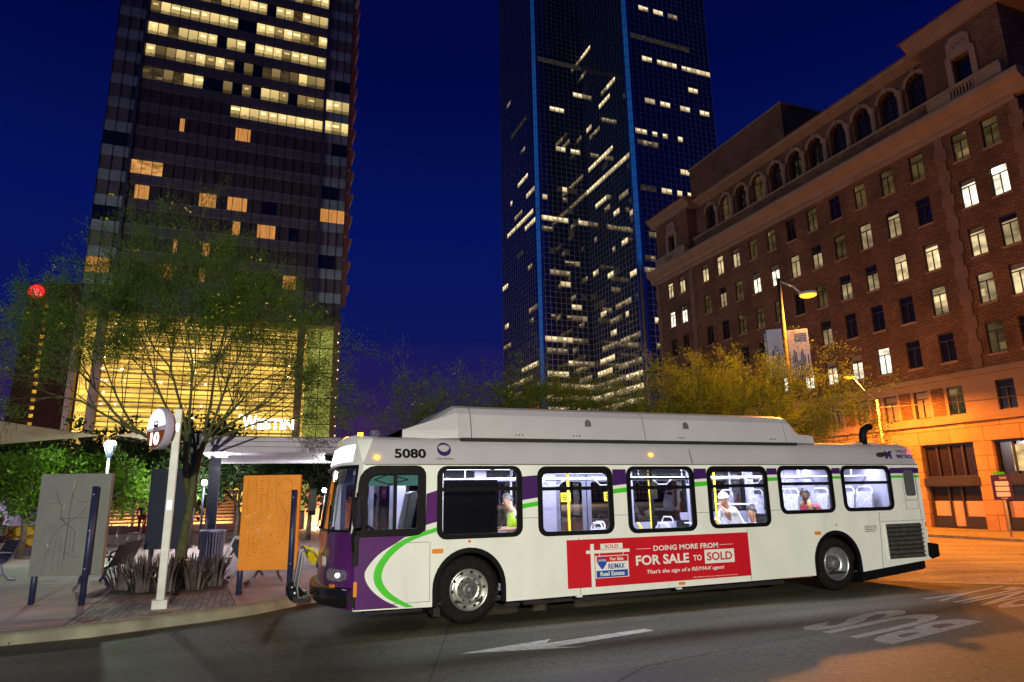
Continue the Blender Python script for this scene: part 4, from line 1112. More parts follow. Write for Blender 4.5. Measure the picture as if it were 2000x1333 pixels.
for x in (3.9, 4.9, 6.1, 8.2): q.tube([(x, 0.62, 2.10), (x+0.12, 0.62, 2.0), (x+0.3, 0.62, 2.0), (x+0.42, 0.62, 2.10)], 0.014, 6)
q.build('ceiling_rail', M['rail_white'], bus)
q = MB(); q.box(10.95, 11.4, BX-0.10, BX-0.05, 0.74, 2.33); q.box(8.0, 12.05, BX-0.06, BX-0.04, 0.74, 1.42); q.box(1.8, 5.0, BX-0.06, BX-0.04, 0.40, 1.25); q.box(6.5, 8.0, BX-0.06, BX-0.04, 0.4, 1.25)
for x0, x1 in ((1.78, 1.95), (3.3, 3.54), (4.72, 5.03), (6.47, 6.83), (8.2, 8.43), (9.8, 10.03), (10.87, 10.97)): q.box(x0, x1, BX-0.08, BX-0.04, 0.4, 2.33)
q.box(11.3, 11.4, 0.05, BX-0.05, 0.74, 2.36)
q.box(3.0, 8.0, 0.04, 0.055, 0.40, 1.195); q.box(8.0, 9.1, 0.04, 0.055, 0.74, 1.195); q.box(10.26, 11.4, 0.04, 0.055, 0.74, 1.42); q.box(1.9, 3.0, 0.04, 0.055, 1.13, 1.215); q.box(9.1, 10.26, 0.04, 0.055, 1.13, 1.41)
q.build('inner_lining', M['interior'], bus)
for (a, b, c, d) in RD:
    q = MB(); mid = (a+b)/2
    for u0, u1 in ((a, mid-0.012), (mid+0.012, b)): q.prism(rect(u0, u1, c, d), lambda u, v, w: (u, BX-w, v), 0.0, 0.03, [rrect(u0+0.09, u1-0.09, c+0.14, d-0.16, 0.06)])
    dd = q.build('door', M['door'], bus)
    q = MB(); q.add([(a, BX-0.012, c), (b, BX-0.012, c), (b, BX-0.012, d), (a, BX-0.012, d)], [(0,3,2,1)]); q.build('door_glass', M['tint_glass'], dd)
    if a > 4:
        q = MB()
        for x in (a+0.1, b-0.30): q.box(x, x+0.22, BX-0.05, BX-0.045, 1.70, 1.88)
        q.build('door_notice', M['yellow'], dd)
        q = MB()
        for x in (a+0.1, b-0.30):
            for k in range(3): q.box(x+0.03, x+0.19, BX-0.056, BX-0.05, 1.735+0.045*k, 1.753+0.045*k)
        q.build('notice_print', M['black'], dd)
for a, b, c, d in RW:
    q = MB(); q.prism(rrect(a-.05, b+.05, c-.05, d+.05, 0.12), lambda u, v, w: (u, BX-w, v), -0.012, 0.05, [rrect(a+.04, b-.04, c+.04, d-.04, 0.08)]); fw = q.build('far_window', M['black'], bus)
    q = MB(); q.add([(a, BX-0.012, c), (b, BX-0.012, c), (b, BX-0.012, d), (a, BX-0.012, d)], [(0,3,2,1)]); q.build('pane', M['tint_glass'], fw)
# poles and partitions
q = MB()
for x, y in ((4.55, 0.95), (5.35, 0.75), (7.55, 0.72), (6.75, 1.75), (5.0, 1.9)): q.tube([(x, y, 0.4), (x, y, 2.36)], 0.02, 8)
q.tube([(5.55, 0.3, 1.35), (5.75, 0.35, 1.1)], 0.02, 6)
q.build('yellow_pole', M['yellow'], bus)
q = MB()
for x, y in ((2.02, 0.20), (3.55, 1.2), (4.35, 1.9), (4.05, 2.0), (8.8, 1.8)): q.tube([(x, y, 0.4), (x, y, 2.36)], 0.019, 8)
q.tube([(7.55, 0.72, 1.62), (8.4, 0.72, 1.60)], 0.018, 8)
q.build('grab_pole', M['rail_white'], bus)
q = MB(); q.tube([(6.25, 0.9, 0.4), (6.25, 0.9, 2.36)], 0.03, 8); q.box(6.21, 6.29, 0.84, 0.88, 1.25, 1.42); q.build('black_stanchion', M['black'], bus)
q = MB(); q.box(8.05, 8.4, 0.20, 0.24, 1.18, 1.36); q.box(6.5, 6.75, 0.5, 0.54, 1.2, 1.36); q.build('fare_panel', M['interior_dark'], bus)
q = MB(); q.box(4.15, 4.45, BX-0.45, BX-0.1, 0.4, 2.36); q.build('door_post', M['rail_white'], bus)
q = MB(); q.box(2.10, 2.98, 0.42, 0.45, 0.45, 2.10); q.box(2.98, 3.0, 0.40, 1.1, 0.45, 2.1); q.build('driver_screen', M['screen_black'], bus)
q = MB(); q.box(1.92, 2.02, 0.25, 0.40, 1.05, 1.60); q.build('notice_board', M['rail_white'], bus)
q = MB(); q.tube([(1.98, 0.22, 1.60), (1.98, 0.22, 2.02)], 0.05, 10); q.tube([(1.98, 0.22, 2.02), (1.98, 0.22, 2.08), (2.05, 0.22, 2.05)], 0.018, 6); q.build('fire_extinguisher', mat('extinguisher red', (0.10, 0.008, 0.012), 0.3), bus)
q = MB()   # driver's place
q.prism([(1.42, 1.05), (1.56, 1.05), (1.72, 1.85), (1.70, 1.95), (1.60, 1.92)], lambda u, v, w: (u, 0.75+w, v), -0.22, 0.22); q.box(1.15, 1.6, 0.52, 0.98, 0.92, 1.06); q.box(1.25, 1.5, 0.6, 0.9, 0.4, 0.92)
q.build('driver_seat', M['interior_dark'], bus, bevel=0.03)
q = MB(); c = Vector((0.98, 0.72, 1.42)); ax_ = Vector((0.55, 0, 0.83)).normalized(); e1 = Vector((0,1,0)); e2 = ax_.cross(e1)
q.tube([c + (e1*math.cos(a)+e2*math.sin(a))*0.22 for a in np.linspace(0, 2*PI, 25)], 0.016, 6, cap=False); q.tube([c, c-ax_*0.5], 0.03, 8); q.tube([c-e1*0.2, c+e1*0.2], 0.014, 6)
q.build('steering_wheel', M['black'], bus)
q = MB(); q.box(0.62, 0.98, 0.30, 2.3, 0.9, 1.28); q.build('dashboard', M['interior_dark'], bus, bevel=0.04)
q = MB(); q.box(0.80, 1.62, 0.07, 0.075, 2.02, 2.20); q.box(0.66, 0.67, 0.3, 2.2, 2.08, 2.30); bl_ = q.build('sun_blind', M['teal_blind'], bus)
q = MB()
for a, b in (((0.95, 2.11), (1.15, 2.19)), ((1.15, 2.19), (1.45, 2.11)), ((1.45, 2.11), (1.15, 2.035)), ((0.95, 2.11), (1.2, 2.03))): q.bar((a[0], 0.05, a[1]), (b[0], 0.05, b[1]), 0.012, 0.012, up=(0,1,0))
q.build('blind_link', M['black'], bl_)
# passenger seats with rail backs
def seat(x, y, z, face=-1, grip=True, h=0.62):
    if z < 0.6: h = 0.44
    """back at x, person looks along face*x"""
    q = MB(); tilt = 0.10*-face
    q.prism(rrect(-0.21, 0.21, 0.42, 0.42+h, 0.07), lambda u, v, w: (x+tilt*(v-0.42)/h+w, y+u, z+v), -0.03, 0.03)
    q.box(min(x, x+face*0.42), max(x, x+face*0.42), y-0.21, y+0.21, z+0.38, z+0.44)
    s = q.build('seat', M['seat_fabric'], bus, bevel=0.015)
    q = MB(); xx = x+tilt*1.05
    q.tube([(x+tilt*0.5, y-0.19, z+0.75), (xx, y-0.19, z+0.42+h+0.04), (xx, y-0.13, z+0.42+h+0.10), (xx, y+0.13, z+0.42+h+0.10), (xx, y+0.19, z+0.42+h+0.04), (x+tilt*0.5, y+0.19, z+0.75)], 0.015, 6)
    q.box(x+face*0.2-0.04, x+face*0.2+0.04, y-0.05, y+0.05, z, z+0.38)
    q.build('seat_rail', M['rail_white'], s)
for x, y, z, f_ in ((3.62, 0.5, 0.40, 1), (4.0, 1.55, 0.4, -1), (4.75, 0.5, 0.40, -1), (5.05, 0.95, 0.4, -1), (6.05, 0.45, 0.35, -1), (6.55, 0.45, 0.35, -1), (7.15, 0.45, 0.40, -1),
                  (8.7, 1.95, 0.74, -1), (9.10, 0.5, 0.74, -1), (9.85, 0.5, 0.74, -1), (10.55, 0.5, 0.76, -1), (11.05, 0.5, 0.76, -1), (10.3, 1.95, 0.74, -1), (9.5, 1.95, 0.74, -1), (7.2, 2.0, 0.40, -1)):
    seat(x, y, z, f_)
q = MB(); q.box(8.95, 8.98, 0.12, 1.4, 0.74, 1.40); q.build('modesty_panel', M['interior_dark'], bus)

# ------------------------------------------------------------------ people
SKIN_OBJ = []
def skin_mesh(name, V, E, rad, m, parent, root=0, sub=2):
    b = base_of(parent)
    me = bpy.data.meshes.new(name)
    me.from_pydata([(Vector(v)-b) for v in V], E, []); me.update()
    o = bpy.data.objects.new(name, me); COL.objects.link(o); o.parent = parent
    sk = o.modifiers.new('skin', 'SKIN'); sk.use_smooth_shade = True; sk.branch_smoothing = 0.3
    for i, r_ in enumerate(rad):
        d = me.skin_vertices[0].data[i]; d.radius = (r_, r_) if not isinstance(r_, tuple) else r_
        d.use_root = (i == root)
    ss = o.modifiers.new('sub', 'SUBSURF'); ss.levels = sub; ss.render_levels = sub
    SKIN_OBJ.append((o, m))
    return o
def finish_skins():
    bpy.context.view_layer.update(); dg = bpy.context.evaluated_depsgraph_get()
    new = [(o, bpy.data.meshes.new_from_object(o.evaluated_get(dg)), m) for o, m in SKIN_OBJ]
    for o, me, m in new:
        o.modifiers.clear(); nm = o.data.name; o.data = me
        me.materials.clear(); me.materials.append(m)
        me.polygons.foreach_set('use_smooth', [True]*len(me.polygons))
    SKIN_OBJ.clear()

def person(label, J, skin, top, bottom, hair, hair_kind='short', sleeve=0.55, shoe=None, vest=None, group=None, face=None, legs=True):
    """J: joints in world space. face: the way the head looks"""
    base = Vector((J['pelvis'][0], J['pelvis'][1], J['floor']))
    t = thing('person', base, label, 'person', group)
    P = {k: Vector(v) for k, v in J.items() if k not in ('floor',)}
    fwd = Vector(face).normalized(); hd_ = P['head']; neck = P['neck']
    hup = (hd_-neck).normalized(); hup = (hup*0.5 + Vector((0,0,1))*0.5 + Vector((0,0,0))).normalized()
    fw = (fwd - hup*fwd.dot(hup)).normalized(); side = hup.cross(fw)
    V, E, Rr = [], [], []
    def add(p_, r_, par=None):
        V.append(tuple(p_)); Rr.append(r_)
        if par is not None: E.append((par, len(V)-1))
        return len(V)-1
    pel = add(P['pelvis'], 0.12)
    mid = add(P['pelvis'].lerp(P['chest'], 0.5), 0.115, pel); ch = add(P['chest'], 0.125, mid); nk = add(neck, 0.052, ch)
    jaw = add(hd_ - hup*0.055 + fw*0.018, 0.066, nk); sk_ = add(hd_ + hup*0.02 - fw*0.005, 0.083, jaw); cr_ = add(hd_ + hup*0.085 - fw*0.012, 0.066, sk_)
    for s in ('L', 'R'):
        sh = add(P['shoulder'+s], 0.058, ch); el = add(P['elbow'+s], 0.040, sh); wr = add(P['wrist'+s], 0.028, el)
        d = (P['wrist'+s]-P['elbow'+s]).normalized(); pm = add(P['wrist'+s]+d*0.06, 0.030, wr)
        crs = d.cross(Vector((0,0,1)))
        crs = crs.normalized() if crs.length > 0.1 else Vector((1,0,0)); dn = crs.cross(d)
        for k, ln in enumerate((0.075, 0.085, 0.08, 0.06)):
            f1 = add(V[pm] + d*0.045*1.0 + crs*(k-1.5)*0.019, 0.0095, pm) if False else add(Vector(V[pm]) + d*0.04 + crs*(k-1.5)*0.019, 0.0095, pm)
            add(Vector(V[f1]) + d*ln*0.6 - dn*0.025*(1 if dn.z > 0 else -1), 0.008, f1)
        th = add(Vector(V[pm]) + crs*0.04 - d*0.01, 0.010, pm); add(Vector(V[th]) + d*0.045 + crs*0.01, 0.009, th)
        if legs:
            hp = add(P['hip'+s], 0.088, pel); kn = add(P['knee'+s], 0.060, hp); an = add(P['ankle'+s], 0.042, kn)
            add(P['ankle'+s] + Vector((fwd.x, fwd.y, 0)).normalized()*0.14 - Vector((0,0,0.03)), 0.034, an)
    body_ = skin_mesh('body', V, E, Rr, skin, t)
    # face: nose, ears, eyes, mouth
    q = MB(); sphere(q, hd_+fw*0.088-hup*0.015, 0.014, 0.014, 0.022, 8, 6)
    for s in (-1, 1): sphere(q, hd_+side*0.082*s-hup*0.01-fw*0.005, 0.012, 0.02, 0.03, 8, 6)
    q.build('nose_and_ears', skin, t)
    q = MB()
    for s in (-1, 1): sphere(q, hd_+fw*0.076+side*0.031*s+hup*0.015, 0.010, 0.010, 0.007, 8, 6)
    sphere(q, hd_+fw*0.080-hup*0.055, 0.022, 0.012, 0.005, 8, 6); q.build('eyes_and_mouth', M['black'], t)
    B_ = Matrix((fw, side, hup)).transposed()
    if hair_kind != 'none':
        q = MB(); vs = []; n_ = 16; m2 = 7
        for j in range(m2+1):
            for i in range(n_):
                a = 2*PI*i/n_; back = 0.5-0.5*math.cos(a)      # 0 at the face
                th = (PI*(0.30+0.36*back))*j/m2
                rr_ = 0.102 + 0.004*math.sin(7*a+3*j)
                vs.append(hd_ + hup*0.022 - fw*0.012 + B_ @ Vector((rr_*math.sin(th)*math.cos(a)*1.02, rr_*0.92*math.sin(th)*math.sin(a), rr_*1.12*math.cos(th))))
        q.add(vs, [(j*n_+i, (j+1)*n_+i, (j+1)*n_+(i+1) % n_, j*n_+(i+1) % n_) for j in range(m2) for i in range(n_)], True)
        if hair_kind == 'bun': sphere(q, hd_+hup*0.115-fw*0.06, 0.055, 0.055, 0.05, 10, 8, B_)
        q.build('hair', hair, t)
    if hair_kind == 'none' or hair_kind == 'cap':
        pass
    # clothes, a skin over the torso and arms
    V, E, Rr = [], [], []
    pel = add(P['pelvis']-Vector((0,0,0.04)), 0.148); mid = add(P['pelvis'].lerp(P['chest'], 0.5), 0.142, pel); ch = add(P['chest'], 0.152, mid); nk = add(P['chest'].lerp(neck, 0.72), 0.075, ch)
    for s in ('L', 'R'):
        sh = add(P['shoulder'+s], 0.076, ch)
        if sleeve <= 1: add(P['shoulder'+s].lerp(P['elbow'+s], sleeve), 0.062, sh)
        else:
            el = add(P['elbow'+s], 0.055, sh); add(P['elbow'+s].lerp(P['wrist'+s], 0.92), 0.042, el)
    skin_mesh('shirt' if sleeve <= 1 else 'jacket', V, E, Rr, top, t)
    if vest:
        V, E, Rr = [], [], []
        pel = add(P['pelvis']-Vector((0,0,0.05)), 0.168); mid = add(P['pelvis'].lerp(P['chest'], 0.5), 0.165, pel); ch = add(P['chest'], 0.172, mid); add(P['chest'].lerp(neck, 0.6), 0.10, ch)
        for s in ('L', 'R'): add(P['chest'].lerp(P['shoulder'+s], 0.85), 0.092, ch)
        skin_mesh('vest', V, E, Rr, vest, t)
    if legs:
        V, E, Rr = [], [], []
        pel = add(P['pelvis'], 0.135)
        for s in ('L', 'R'):
            hp = add(P['hip'+s], 0.102, pel); kn = add(P['knee'+s], 0.074, hp); add(P['knee'+s].lerp(P['ankle'+s], 0.92), 0.062, kn)
        skin_mesh('trousers', V, E, Rr, bottom, t)
        q = MB()
        for s in ('L', 'R'):
            f2 = Vector((fwd.x, fwd.y, 0)).normalized(); s2 = Vector((-f2.y, f2.x, 0))
            sphere(q, P['ankle'+s]+f2*0.06-Vector((0,0,0.025)), 0.14, 0.05, 0.055, 12, 8, Matrix((f2, s2, Vector((0,0,1)))).transposed())
        q.build('shoes', shoe or M['black'], t)
    return t, hd_, fw, side, hup, B_

sk_pale = mat('pale skin', (0.48, 0.27, 0.19), 0.55, var=0.08); sk_brown = mat('brown skin', (0.085, 0.042, 0.028), 0.5, var=0.08); sk_tan = mat('tan skin', (0.30, 0.155, 0.095), 0.55, var=0.08)
c_white = mat('white cotton', (0.78, 0.78, 0.80), 0.85, var=0.05); c_vest = mat('lime safety vest', (0.52, 0.80, 0.03), 0.7, var=0.08); c_navy = mat('navy trousers', (0.02, 0.025, 0.06), 0.85, var=0.15)
c_maroon = mat('maroon jacket', (0.26, 0.012, 0.045), 0.8, var=0.3, scale=9); c_grey = mat('grey shirt', (0.22, 0.20, 0.19), 0.85, var=0.2); h_grey = mat('grey hair', (0.13, 0.125, 0.125), 0.85, var=0.2, scale=30); h_black = mat('black hair', (0.015, 0.012, 0.012), 0.6, var=0.3, scale=30)
c_tan = mat('tan collar', (0.30, 0.19, 0.09), 0.85, var=0.2)

# man in the safety vest, standing, head bent over a phone (second window)
x, y = 3.41, 0.78
t, *_ = person('grey haired man in lime safety vest standing in the bus, looking at his phone',
    dict(floor=0.40, pelvis=(x+0.08, y, 1.06), chest=(x+0.06, y, 1.44), neck=(x-0.02, y, 1.62), head=(x-0.10, y, 1.755), shoulderL=(x+0.05, y-0.19, 1.53), shoulderR=(x+0.05, y+0.19, 1.53),
         elbowL=(x+0.07, y-0.25, 1.31), elbowR=(x+0.07, y+0.25, 1.31), wristL=(x-0.15, y-0.10, 1.30), wristR=(x-0.16, y+0.06, 1.31), hipL=(x+0.08, y-0.1, 1.0), hipR=(x+0.08, y+0.1, 1.0), kneeL=(x+0.05, y-0.11, 0.72), kneeR=(x+0.06, y+0.11, 0.72), ankleL=(x+0.10, y-0.12, 0.47), ankleR=(x+0.10, y+0.12, 0.47)),
    sk_pale, c_white, c_navy, h_grey, sleeve=0.75, vest=c_vest, face=(-0.8, -0.1, -0.62))
q = MB(); q.obox((x-0.25, y-0.02, 1.335), (0.045, 0, 0.02), (0, 0.035, 0), (-0.003, 0, 0.006))
q.build('phone', M['black_gloss'], label='dark phone in the hands of the man in the safety vest', cat='phone')
# man in white shirt and cap (fifth window)
x, y = 7.76, 0.62
t, hc, fw, sd, hu, B_ = person('man in white shirt and white cap leaning forward beside the yellow pole',
    dict(floor=0.40, pelvis=(x+0.34, y, 1.03), chest=(x+0.06, y, 1.42), neck=(x-0.06, y, 1.58), head=(x-0.12, y-0.02, 1.71), shoulderL=(x+0.0, y-0.19, 1.50), shoulderR=(x+0.0, y+0.19, 1.50),
         elbowL=(x-0.22, y-0.24, 1.46), elbowR=(x-0.12, y+0.25, 1.30), wristL=(x-0.20, y-0.06, 1.56), wristR=(x-0.33, y+0.15, 1.30), hipL=(x+0.30, y-0.1, 1.0), hipR=(x+0.30, y+0.1, 1.0), kneeL=(x-0.05, y-0.14, 0.92), kneeR=(x-0.05, y+0.14, 0.92), ankleL=(x-0.08, y-0.14, 0.47), ankleR=(x-0.08, y+0.14, 0.47)),
    sk_tan, c_white, c_navy, h_black, hair_kind='none', sleeve=0.9, face=(-0.5, -0.75, -0.05))
q = MB(); vs = []; n_ = 16
for j in range(7):
    for i in range(n_):
        a = 2*PI*i/n_; th = PI*0.5*j/6
        vs.append(hc + hu*0.035 + B_ @ Vector((0.104*math.sin(th)*math.cos(a), 0.098*math.sin(th)*math.sin(a), 0.105*math.cos(th))))
q.add(vs, [(j*n_+i, (j+1)*n_+i, (j+1)*n_+(i+1) % n_, j*n_+(i+1) % n_) for j in range(6) for i in range(n_)], True)
br = [(-0.02, 0.07), (0.10, 0.085), (0.16, 0.05), (0.17, 0.0), (0.16, -0.05), (0.10, -0.085), (-0.02, -0.07)]
q.prism([(-u, v) for u, v in br], lambda u, v, w: tuple(hc + hu*(0.035+w) + B_ @ Vector((u, v, 0))), 0.0, 0.008)
q.build('cap', c_white, t)
# woman with hair in a bun (fifth window)
x, y = 8.32, 0.62
person('woman with dark hair in a bun sitting low behind the grab rail',
    dict(floor=0.40, pelvis=(x+0.08, y, 0.82), chest=(x+0.05, y, 1.14), neck=(x+0.0, y, 1.32), head=(x-0.04, y, 1.44), shoulderL=(x+0.03, y-0.16, 1.23), shoulderR=(x+0.03, y+0.16, 1.23),
         elbowL=(x+0.0, y-0.2, 1.0), elbowR=(x+0.0, y+0.2, 1.0), wristL=(x-0.2, y-0.1, 0.96), wristR=(x-0.2, y+0.1, 0.96), hipL=(x+0.05, y-0.09, 0.8), hipR=(x+0.05, y+0.09, 0.8), kneeL=(x-0.33, y-0.1, 0.84), kneeR=(x-0.33, y+0.1, 0.84), ankleL=(x-0.36, y-0.1, 0.50), ankleR=(x-0.36, y+0.1, 0.50)),
    sk_tan, c_grey, c_navy, h_black, hair_kind='bun', face=(-1, -0.12, -0.3))
# man in maroon jacket (sixth window)
x, y = 9.60, 0.56
t, hc, fw, sd, hu, B_ = person('man in maroon jacket with tan collar seated on the raised rear seats',
    dict(floor=0.74, pelvis=(x+0.12, y, 1.13), chest=(x+0.08, y, 1.46), neck=(x+0.02, y, 1.63), head=(x-0.02, y-0.02, 1.755), shoulderL=(x+0.10, y-0.17, 1.54), shoulderR=(x+0.02, y+0.18, 1.54),
         elbowL=(x+0.18, y-0.24, 1.31), elbowR=(x-0.05, y+0.25, 1.31), wristL=(x-0.05, y-0.18, 1.22), wristR=(x-0.25, y+0.1, 1.22), hipL=(x+0.1, y-0.1, 1.1), hipR=(x+0.1, y+0.1, 1.1), kneeL=(x-0.30, y-0.16, 1.16), kneeR=(x-0.32, y+0.12, 1.16), ankleL=(x-0.32, y-0.16, 0.81), ankleR=(x-0.33, y+0.12, 0.81)),
    sk_brown, c_maroon, c_navy, h_black, sleeve=2, face=(-0.55, -0.75, -0.25))
q = MB(); q.tube([(x-0.02, y-0.14, 1.42), (x-0.04, y-0.13, 1.56), (x+0.0, y-0.08, 1.63), (x+0.09, y, 1.65), (x+0.04, y+0.09, 1.63), (x-0.05, y+0.09, 1.56)], [0.035, 0.045, 0.04, 0.04, 0.04, 0.035], 8); q.build('collar', c_tan, t)
# ------------------------------------------------------------------ plaza furniture
PZ = 0.15
# bus stop pole with its round lit sign
bs = thing('bus_stop_sign', (-2.0, 2.75, PZ), 'tall pale square post with round white and brown sign reading 10', 'bus stop sign')
q = MB(); q.box(-2.06, -1.94, 2.69, 2.81, PZ+0.10, 3.40); q.build('post', M['pole'], bs, bevel=0.008)
q = MB(); q.box(-2.115, -1.885, 2.635, 2.865, PZ, PZ+0.15); q.build('base', M['pole'], bs, bevel=0.01)
q = MB(); q.lathe([(0.34, 0.0), (0.32, 0.012), (0.0, 0.012)], (-2.0, 2.75, PZ), n=28); q.build('footing', M['kerb'], bs)
q = MB(); q.box(-2.03, -1.97, 2.682, 2.69, 1.72, 1.86); q.box(-2.03, -1.97, 2.682, 2.69, 3.02, 3.14); q.build('access_plate', M['steel'], bs)
nrm = Vector((-0.86, -0.51, 0)); du = Vector((0.51, -0.86, 0)); dc = Vector((-2.24, 2.74, 3.06)); DZ = Vector((0,0,1))
def disc_fn(lift): return lambda u, v, w: tuple(dc + du*u + DZ*v + nrm*(w+lift))
q = MB(); q.lathe([(0.345, -0.05), (0.355, -0.04), (0.355, 0.07), (0.345, 0.085), (0.0, 0.085)], dc, 'z', 40, True, rot=Matrix((du, DZ, nrm)).transposed()); q.lathe([(0.0, -0.05), (0.345, -0.05)], dc, 'z', 40, True, rot=Matrix((du, DZ, nrm)).transposed())
q.box(-2.20, -2.05, 2.70, 2.80, 2.85, 2.93); q.box(-2.20, -2.05, 2.70, 2.80, 3.2, 3.28)
dr_ = q.build('sign_drum', M['canopy'], bs)
circ = [(0.33*math.cos(a), 0.33*math.sin(a)) for a in np.linspace(0, 2*PI, 49)[:-1]]
chord = 0.0
q = MB(); q.prism([c for c in circ if c[1] > chord] , disc_fn(0.088), 0, 0.004); q.build('white_face', M['sign_white'], dr_)
q = MB(); q.prism([c for c in circ if c[1] < chord], disc_fn(0.088), 0, 0.004); q.build('brown_face', M['sign_brown'], dr_)
q = MB(); put_text(q, '10', dc+nrm*0.094-du*0.0+DZ*(-0.285), du, DZ, width=0.32, height=0.22, bold=0.04, center=True); q.build('stop_number', M['sign_letters'], dr_)
q = MB()   # bus pictogram
q.prism(rrect(-0.075, 0.075, 0.02, 0.12, 0.02, 2), disc_fn(0.094), 0, 0.003, [rrect(-0.055, 0.055, 0.065, 0.10, 0.008, 2)])
for u in (-0.05, 0.05): q.prism(rrect(u-0.014, u+0.014, -0.005, 0.018, 0.006, 2), disc_fn(0.094), 0, 0.003)
q.prism(rect(-0.07, 0.07, 0.205, 0.213), disc_fn(0.094), 0, 0.003); q.prism(rect(-0.05, 0.09, 0.235, 0.241), disc_fn(0.094), 0, 0.003)
q.build('bus_pictogram', M['black'], dr_)

def map_panel(name, label, p0, p1, z0, z1, m, posts, holes_fn, th=0.05):
    t = thing(name, ((p0[0]+p1[0])/2, (p0[1]+p1[1])/2, PZ), label, 'map panel', 'perforated map panels on posts')
    a, b = Vector((*p0, 0)), Vector((*p1, 0)); L = (b-a).length; d = (b-a)/L; nr = Vector((d.y, -d.x, 0))
    fn = lambda u, v, w: tuple(a + d*u + Vector((0,0,v)) + nr*w)
    q = MB(); q.prism(rect(0, L, z0, z1), fn, -th, 0.0); pn = q.build('panel', m, t, bevel=0.004)
    for (px, py, top) in posts:
        q = MB(); q.tube([(px, py, PZ-0.02), (px, py, top)], 0.052, 12); po_ = q.build('post', M['navy'], t)
        q = MB()
        for zb in (z0+0.12, (z0+top)/2, top-0.14): sphere(q, (px-0.012, py-0.05, zb), 0.014, 0.012, 0.014, 8, 6)
        q.build('bolt', M['steel'], po_)
    dk, lt = MB(), MB()
    holes_fn(dk, lt, fn, L)
    dk.build('perforated_map', M['hole'], pn)
    if lt.v: lt.build('perforated_map', M['hole_lit'], pn)
    return t
def dots(mb, fn, pts, step, r_, jit=0.0):
    rng = random.Random(5)
    for (u0, v0), (u1, v1) in zip(pts[:-1], pts[1:]):
        n_ = max(1, int(math.hypot(u1-u0, v1-v0)/step))
        for k in range(n_):
            u, v = u0+(u1-u0)*k/n_+rng.uniform(-jit, jit), v0+(v1-v0)*k/n_+rng.uniform(-jit, jit)
            mb.prism([(u-r_, v-r_), (u+r_, v-r_), (u+r_, v+r_), (u-r_, v+r_)], fn, 0.0008, 0.0022)
def seg(mb, fn, pts, w):
    for (u0, v0), (u1, v1) in zip(pts[:-1], pts[1:]):
        l_ = math.hypot(u1-u0, v1-v0); nx, ny_ = -(v1-v0)/l_*w/2, (u1-u0)/l_*w/2
        mb.prism([(u0-nx, v0-ny_), (u1-nx, v1-ny_), (u1+nx, v1+ny_), (u0+nx, v0+ny_)], fn, 0.0008, 0.0022)
def grey_map(dk, lt, fn, L):
    k = L/1.30
    P = lambda *q: [(a*k, 0.55+b*1.95/1.95) for a, b in q]
    seg(dk, fn, P((0.62, 1.55), (0.60, 1.25), (0.60, 0.35)), 0.007)
    for pts in (P((0.30, 1.50), (0.36, 1.36), (0.44, 1.25), (0.45, 1.05), (0.58, 0.93)), P((0.90, 1.25), (0.80, 1.10), (0.62, 0.98), (0.45, 0.88), (0.34, 0.72), (0.30, 0.52)), P((0.40, 1.03), (0.88, 1.04)),
                P((0.45, 1.03), (0.74, 0.82), (0.75, 0.45)), P((0.95, 1.32), (0.70, 1.33)), P((0.66, 1.6), (0.62, 1.4))): seg(dk, fn, pts, 0.006); 
    for pts in (P((0.42, 0.75), (0.40, 0.12)), P((0.30, 0.50), (0.05, 0.22)), P((0.60, 0.88), (0.58, 0.20)), P((0.66, 0.80), (0.66, 0.40), (0.95, 0.37)), P((0.5, 0.72), (0.52, 0.15)), P((0.28, 0.5), (0.22, 0.05)), P((0.14, 1.30), (0.45, 1.32)), P((0.24, 0.9), (0.42, 0.92)), P((0.2, 0.85), (0.12, 0.6)), P((0.74, 0.5), (0.6, 0.42))): dots(dk, fn, pts, 0.032, 0.0055)
    dots(lt, fn, P((0.62, 1.68), (0.62, 1.5), (0.66, 1.44)), 0.03, 0.006); dots(lt, fn, P((0.48, 1.22), (0.5, 1.28)), 0.025, 0.006); dots(lt, fn, P((0.70, 1.33), (0.95, 1.34)), 0.05, 0.005); dots(lt, fn, P((0.27, 0.60), (0.31, 0.54)), 0.03, 0.008)
gp = [(-4.17, 4.34), (-3.31, 3.89)]
map_panel('map_panel', 'grey metal panel pierced with a route map, standing on two slanting navy posts', (-4.24, 4.27), (-3.10, 3.96), 0.62, 2.36, M['grey_panel'], [(-4.17, 4.40, 0.9), (-3.31, 3.86, 2.13)], grey_map, th=0.11)
def orange_map(dk, lt, fn, L):
    rng = random.Random(11)
    for k in range(5):
        u = 0.10+k*0.13
        dots(dk, fn, [(u, 2.25), (u+rng.uniform(-.05, .05), 1.9), (u+rng.uniform(-.1, .1), 1.55)], 0.045, 0.006)
    for k in range(7):
        u = 0.18+k*0.08
        dots(dk, fn, [(u, 1.25-rng.uniform(0, .3)), (u+rng.uniform(-.03, .03), 0.78)], 0.05, 0.005)
    arc = lambda cx, cz, r_, a0, a1: [(cx+r_*math.cos(R(a)), cz+r_*math.sin(R(a))) for a in range(a0, a1+1, 15)]
    seg(dk, fn, arc(0.80, 2.10, 0.13, -120, 180), 0.004); seg(dk, fn, arc(0.42, 1.85, 0.09, 20, 270), 0.004); seg(dk, fn, [(0.68, 1.85), (0.85, 1.55), (0.82, 1.2), (0.7, 1.0)], 0.004)
    for k in range(70):
        u, v = rng.uniform(0.08, 0.9), rng.uniform(0.8, 2.2); dots(dk, fn, [(u, v), (u+.001, v)], 0.01, 0.0055)
    for k in range(26):
        u, v = rng.gauss(0.36, 0.13), rng.gauss(1.45, 0.13); dots(lt, fn, [(u, v), (u+.001, v)], 0.01, 0.007)
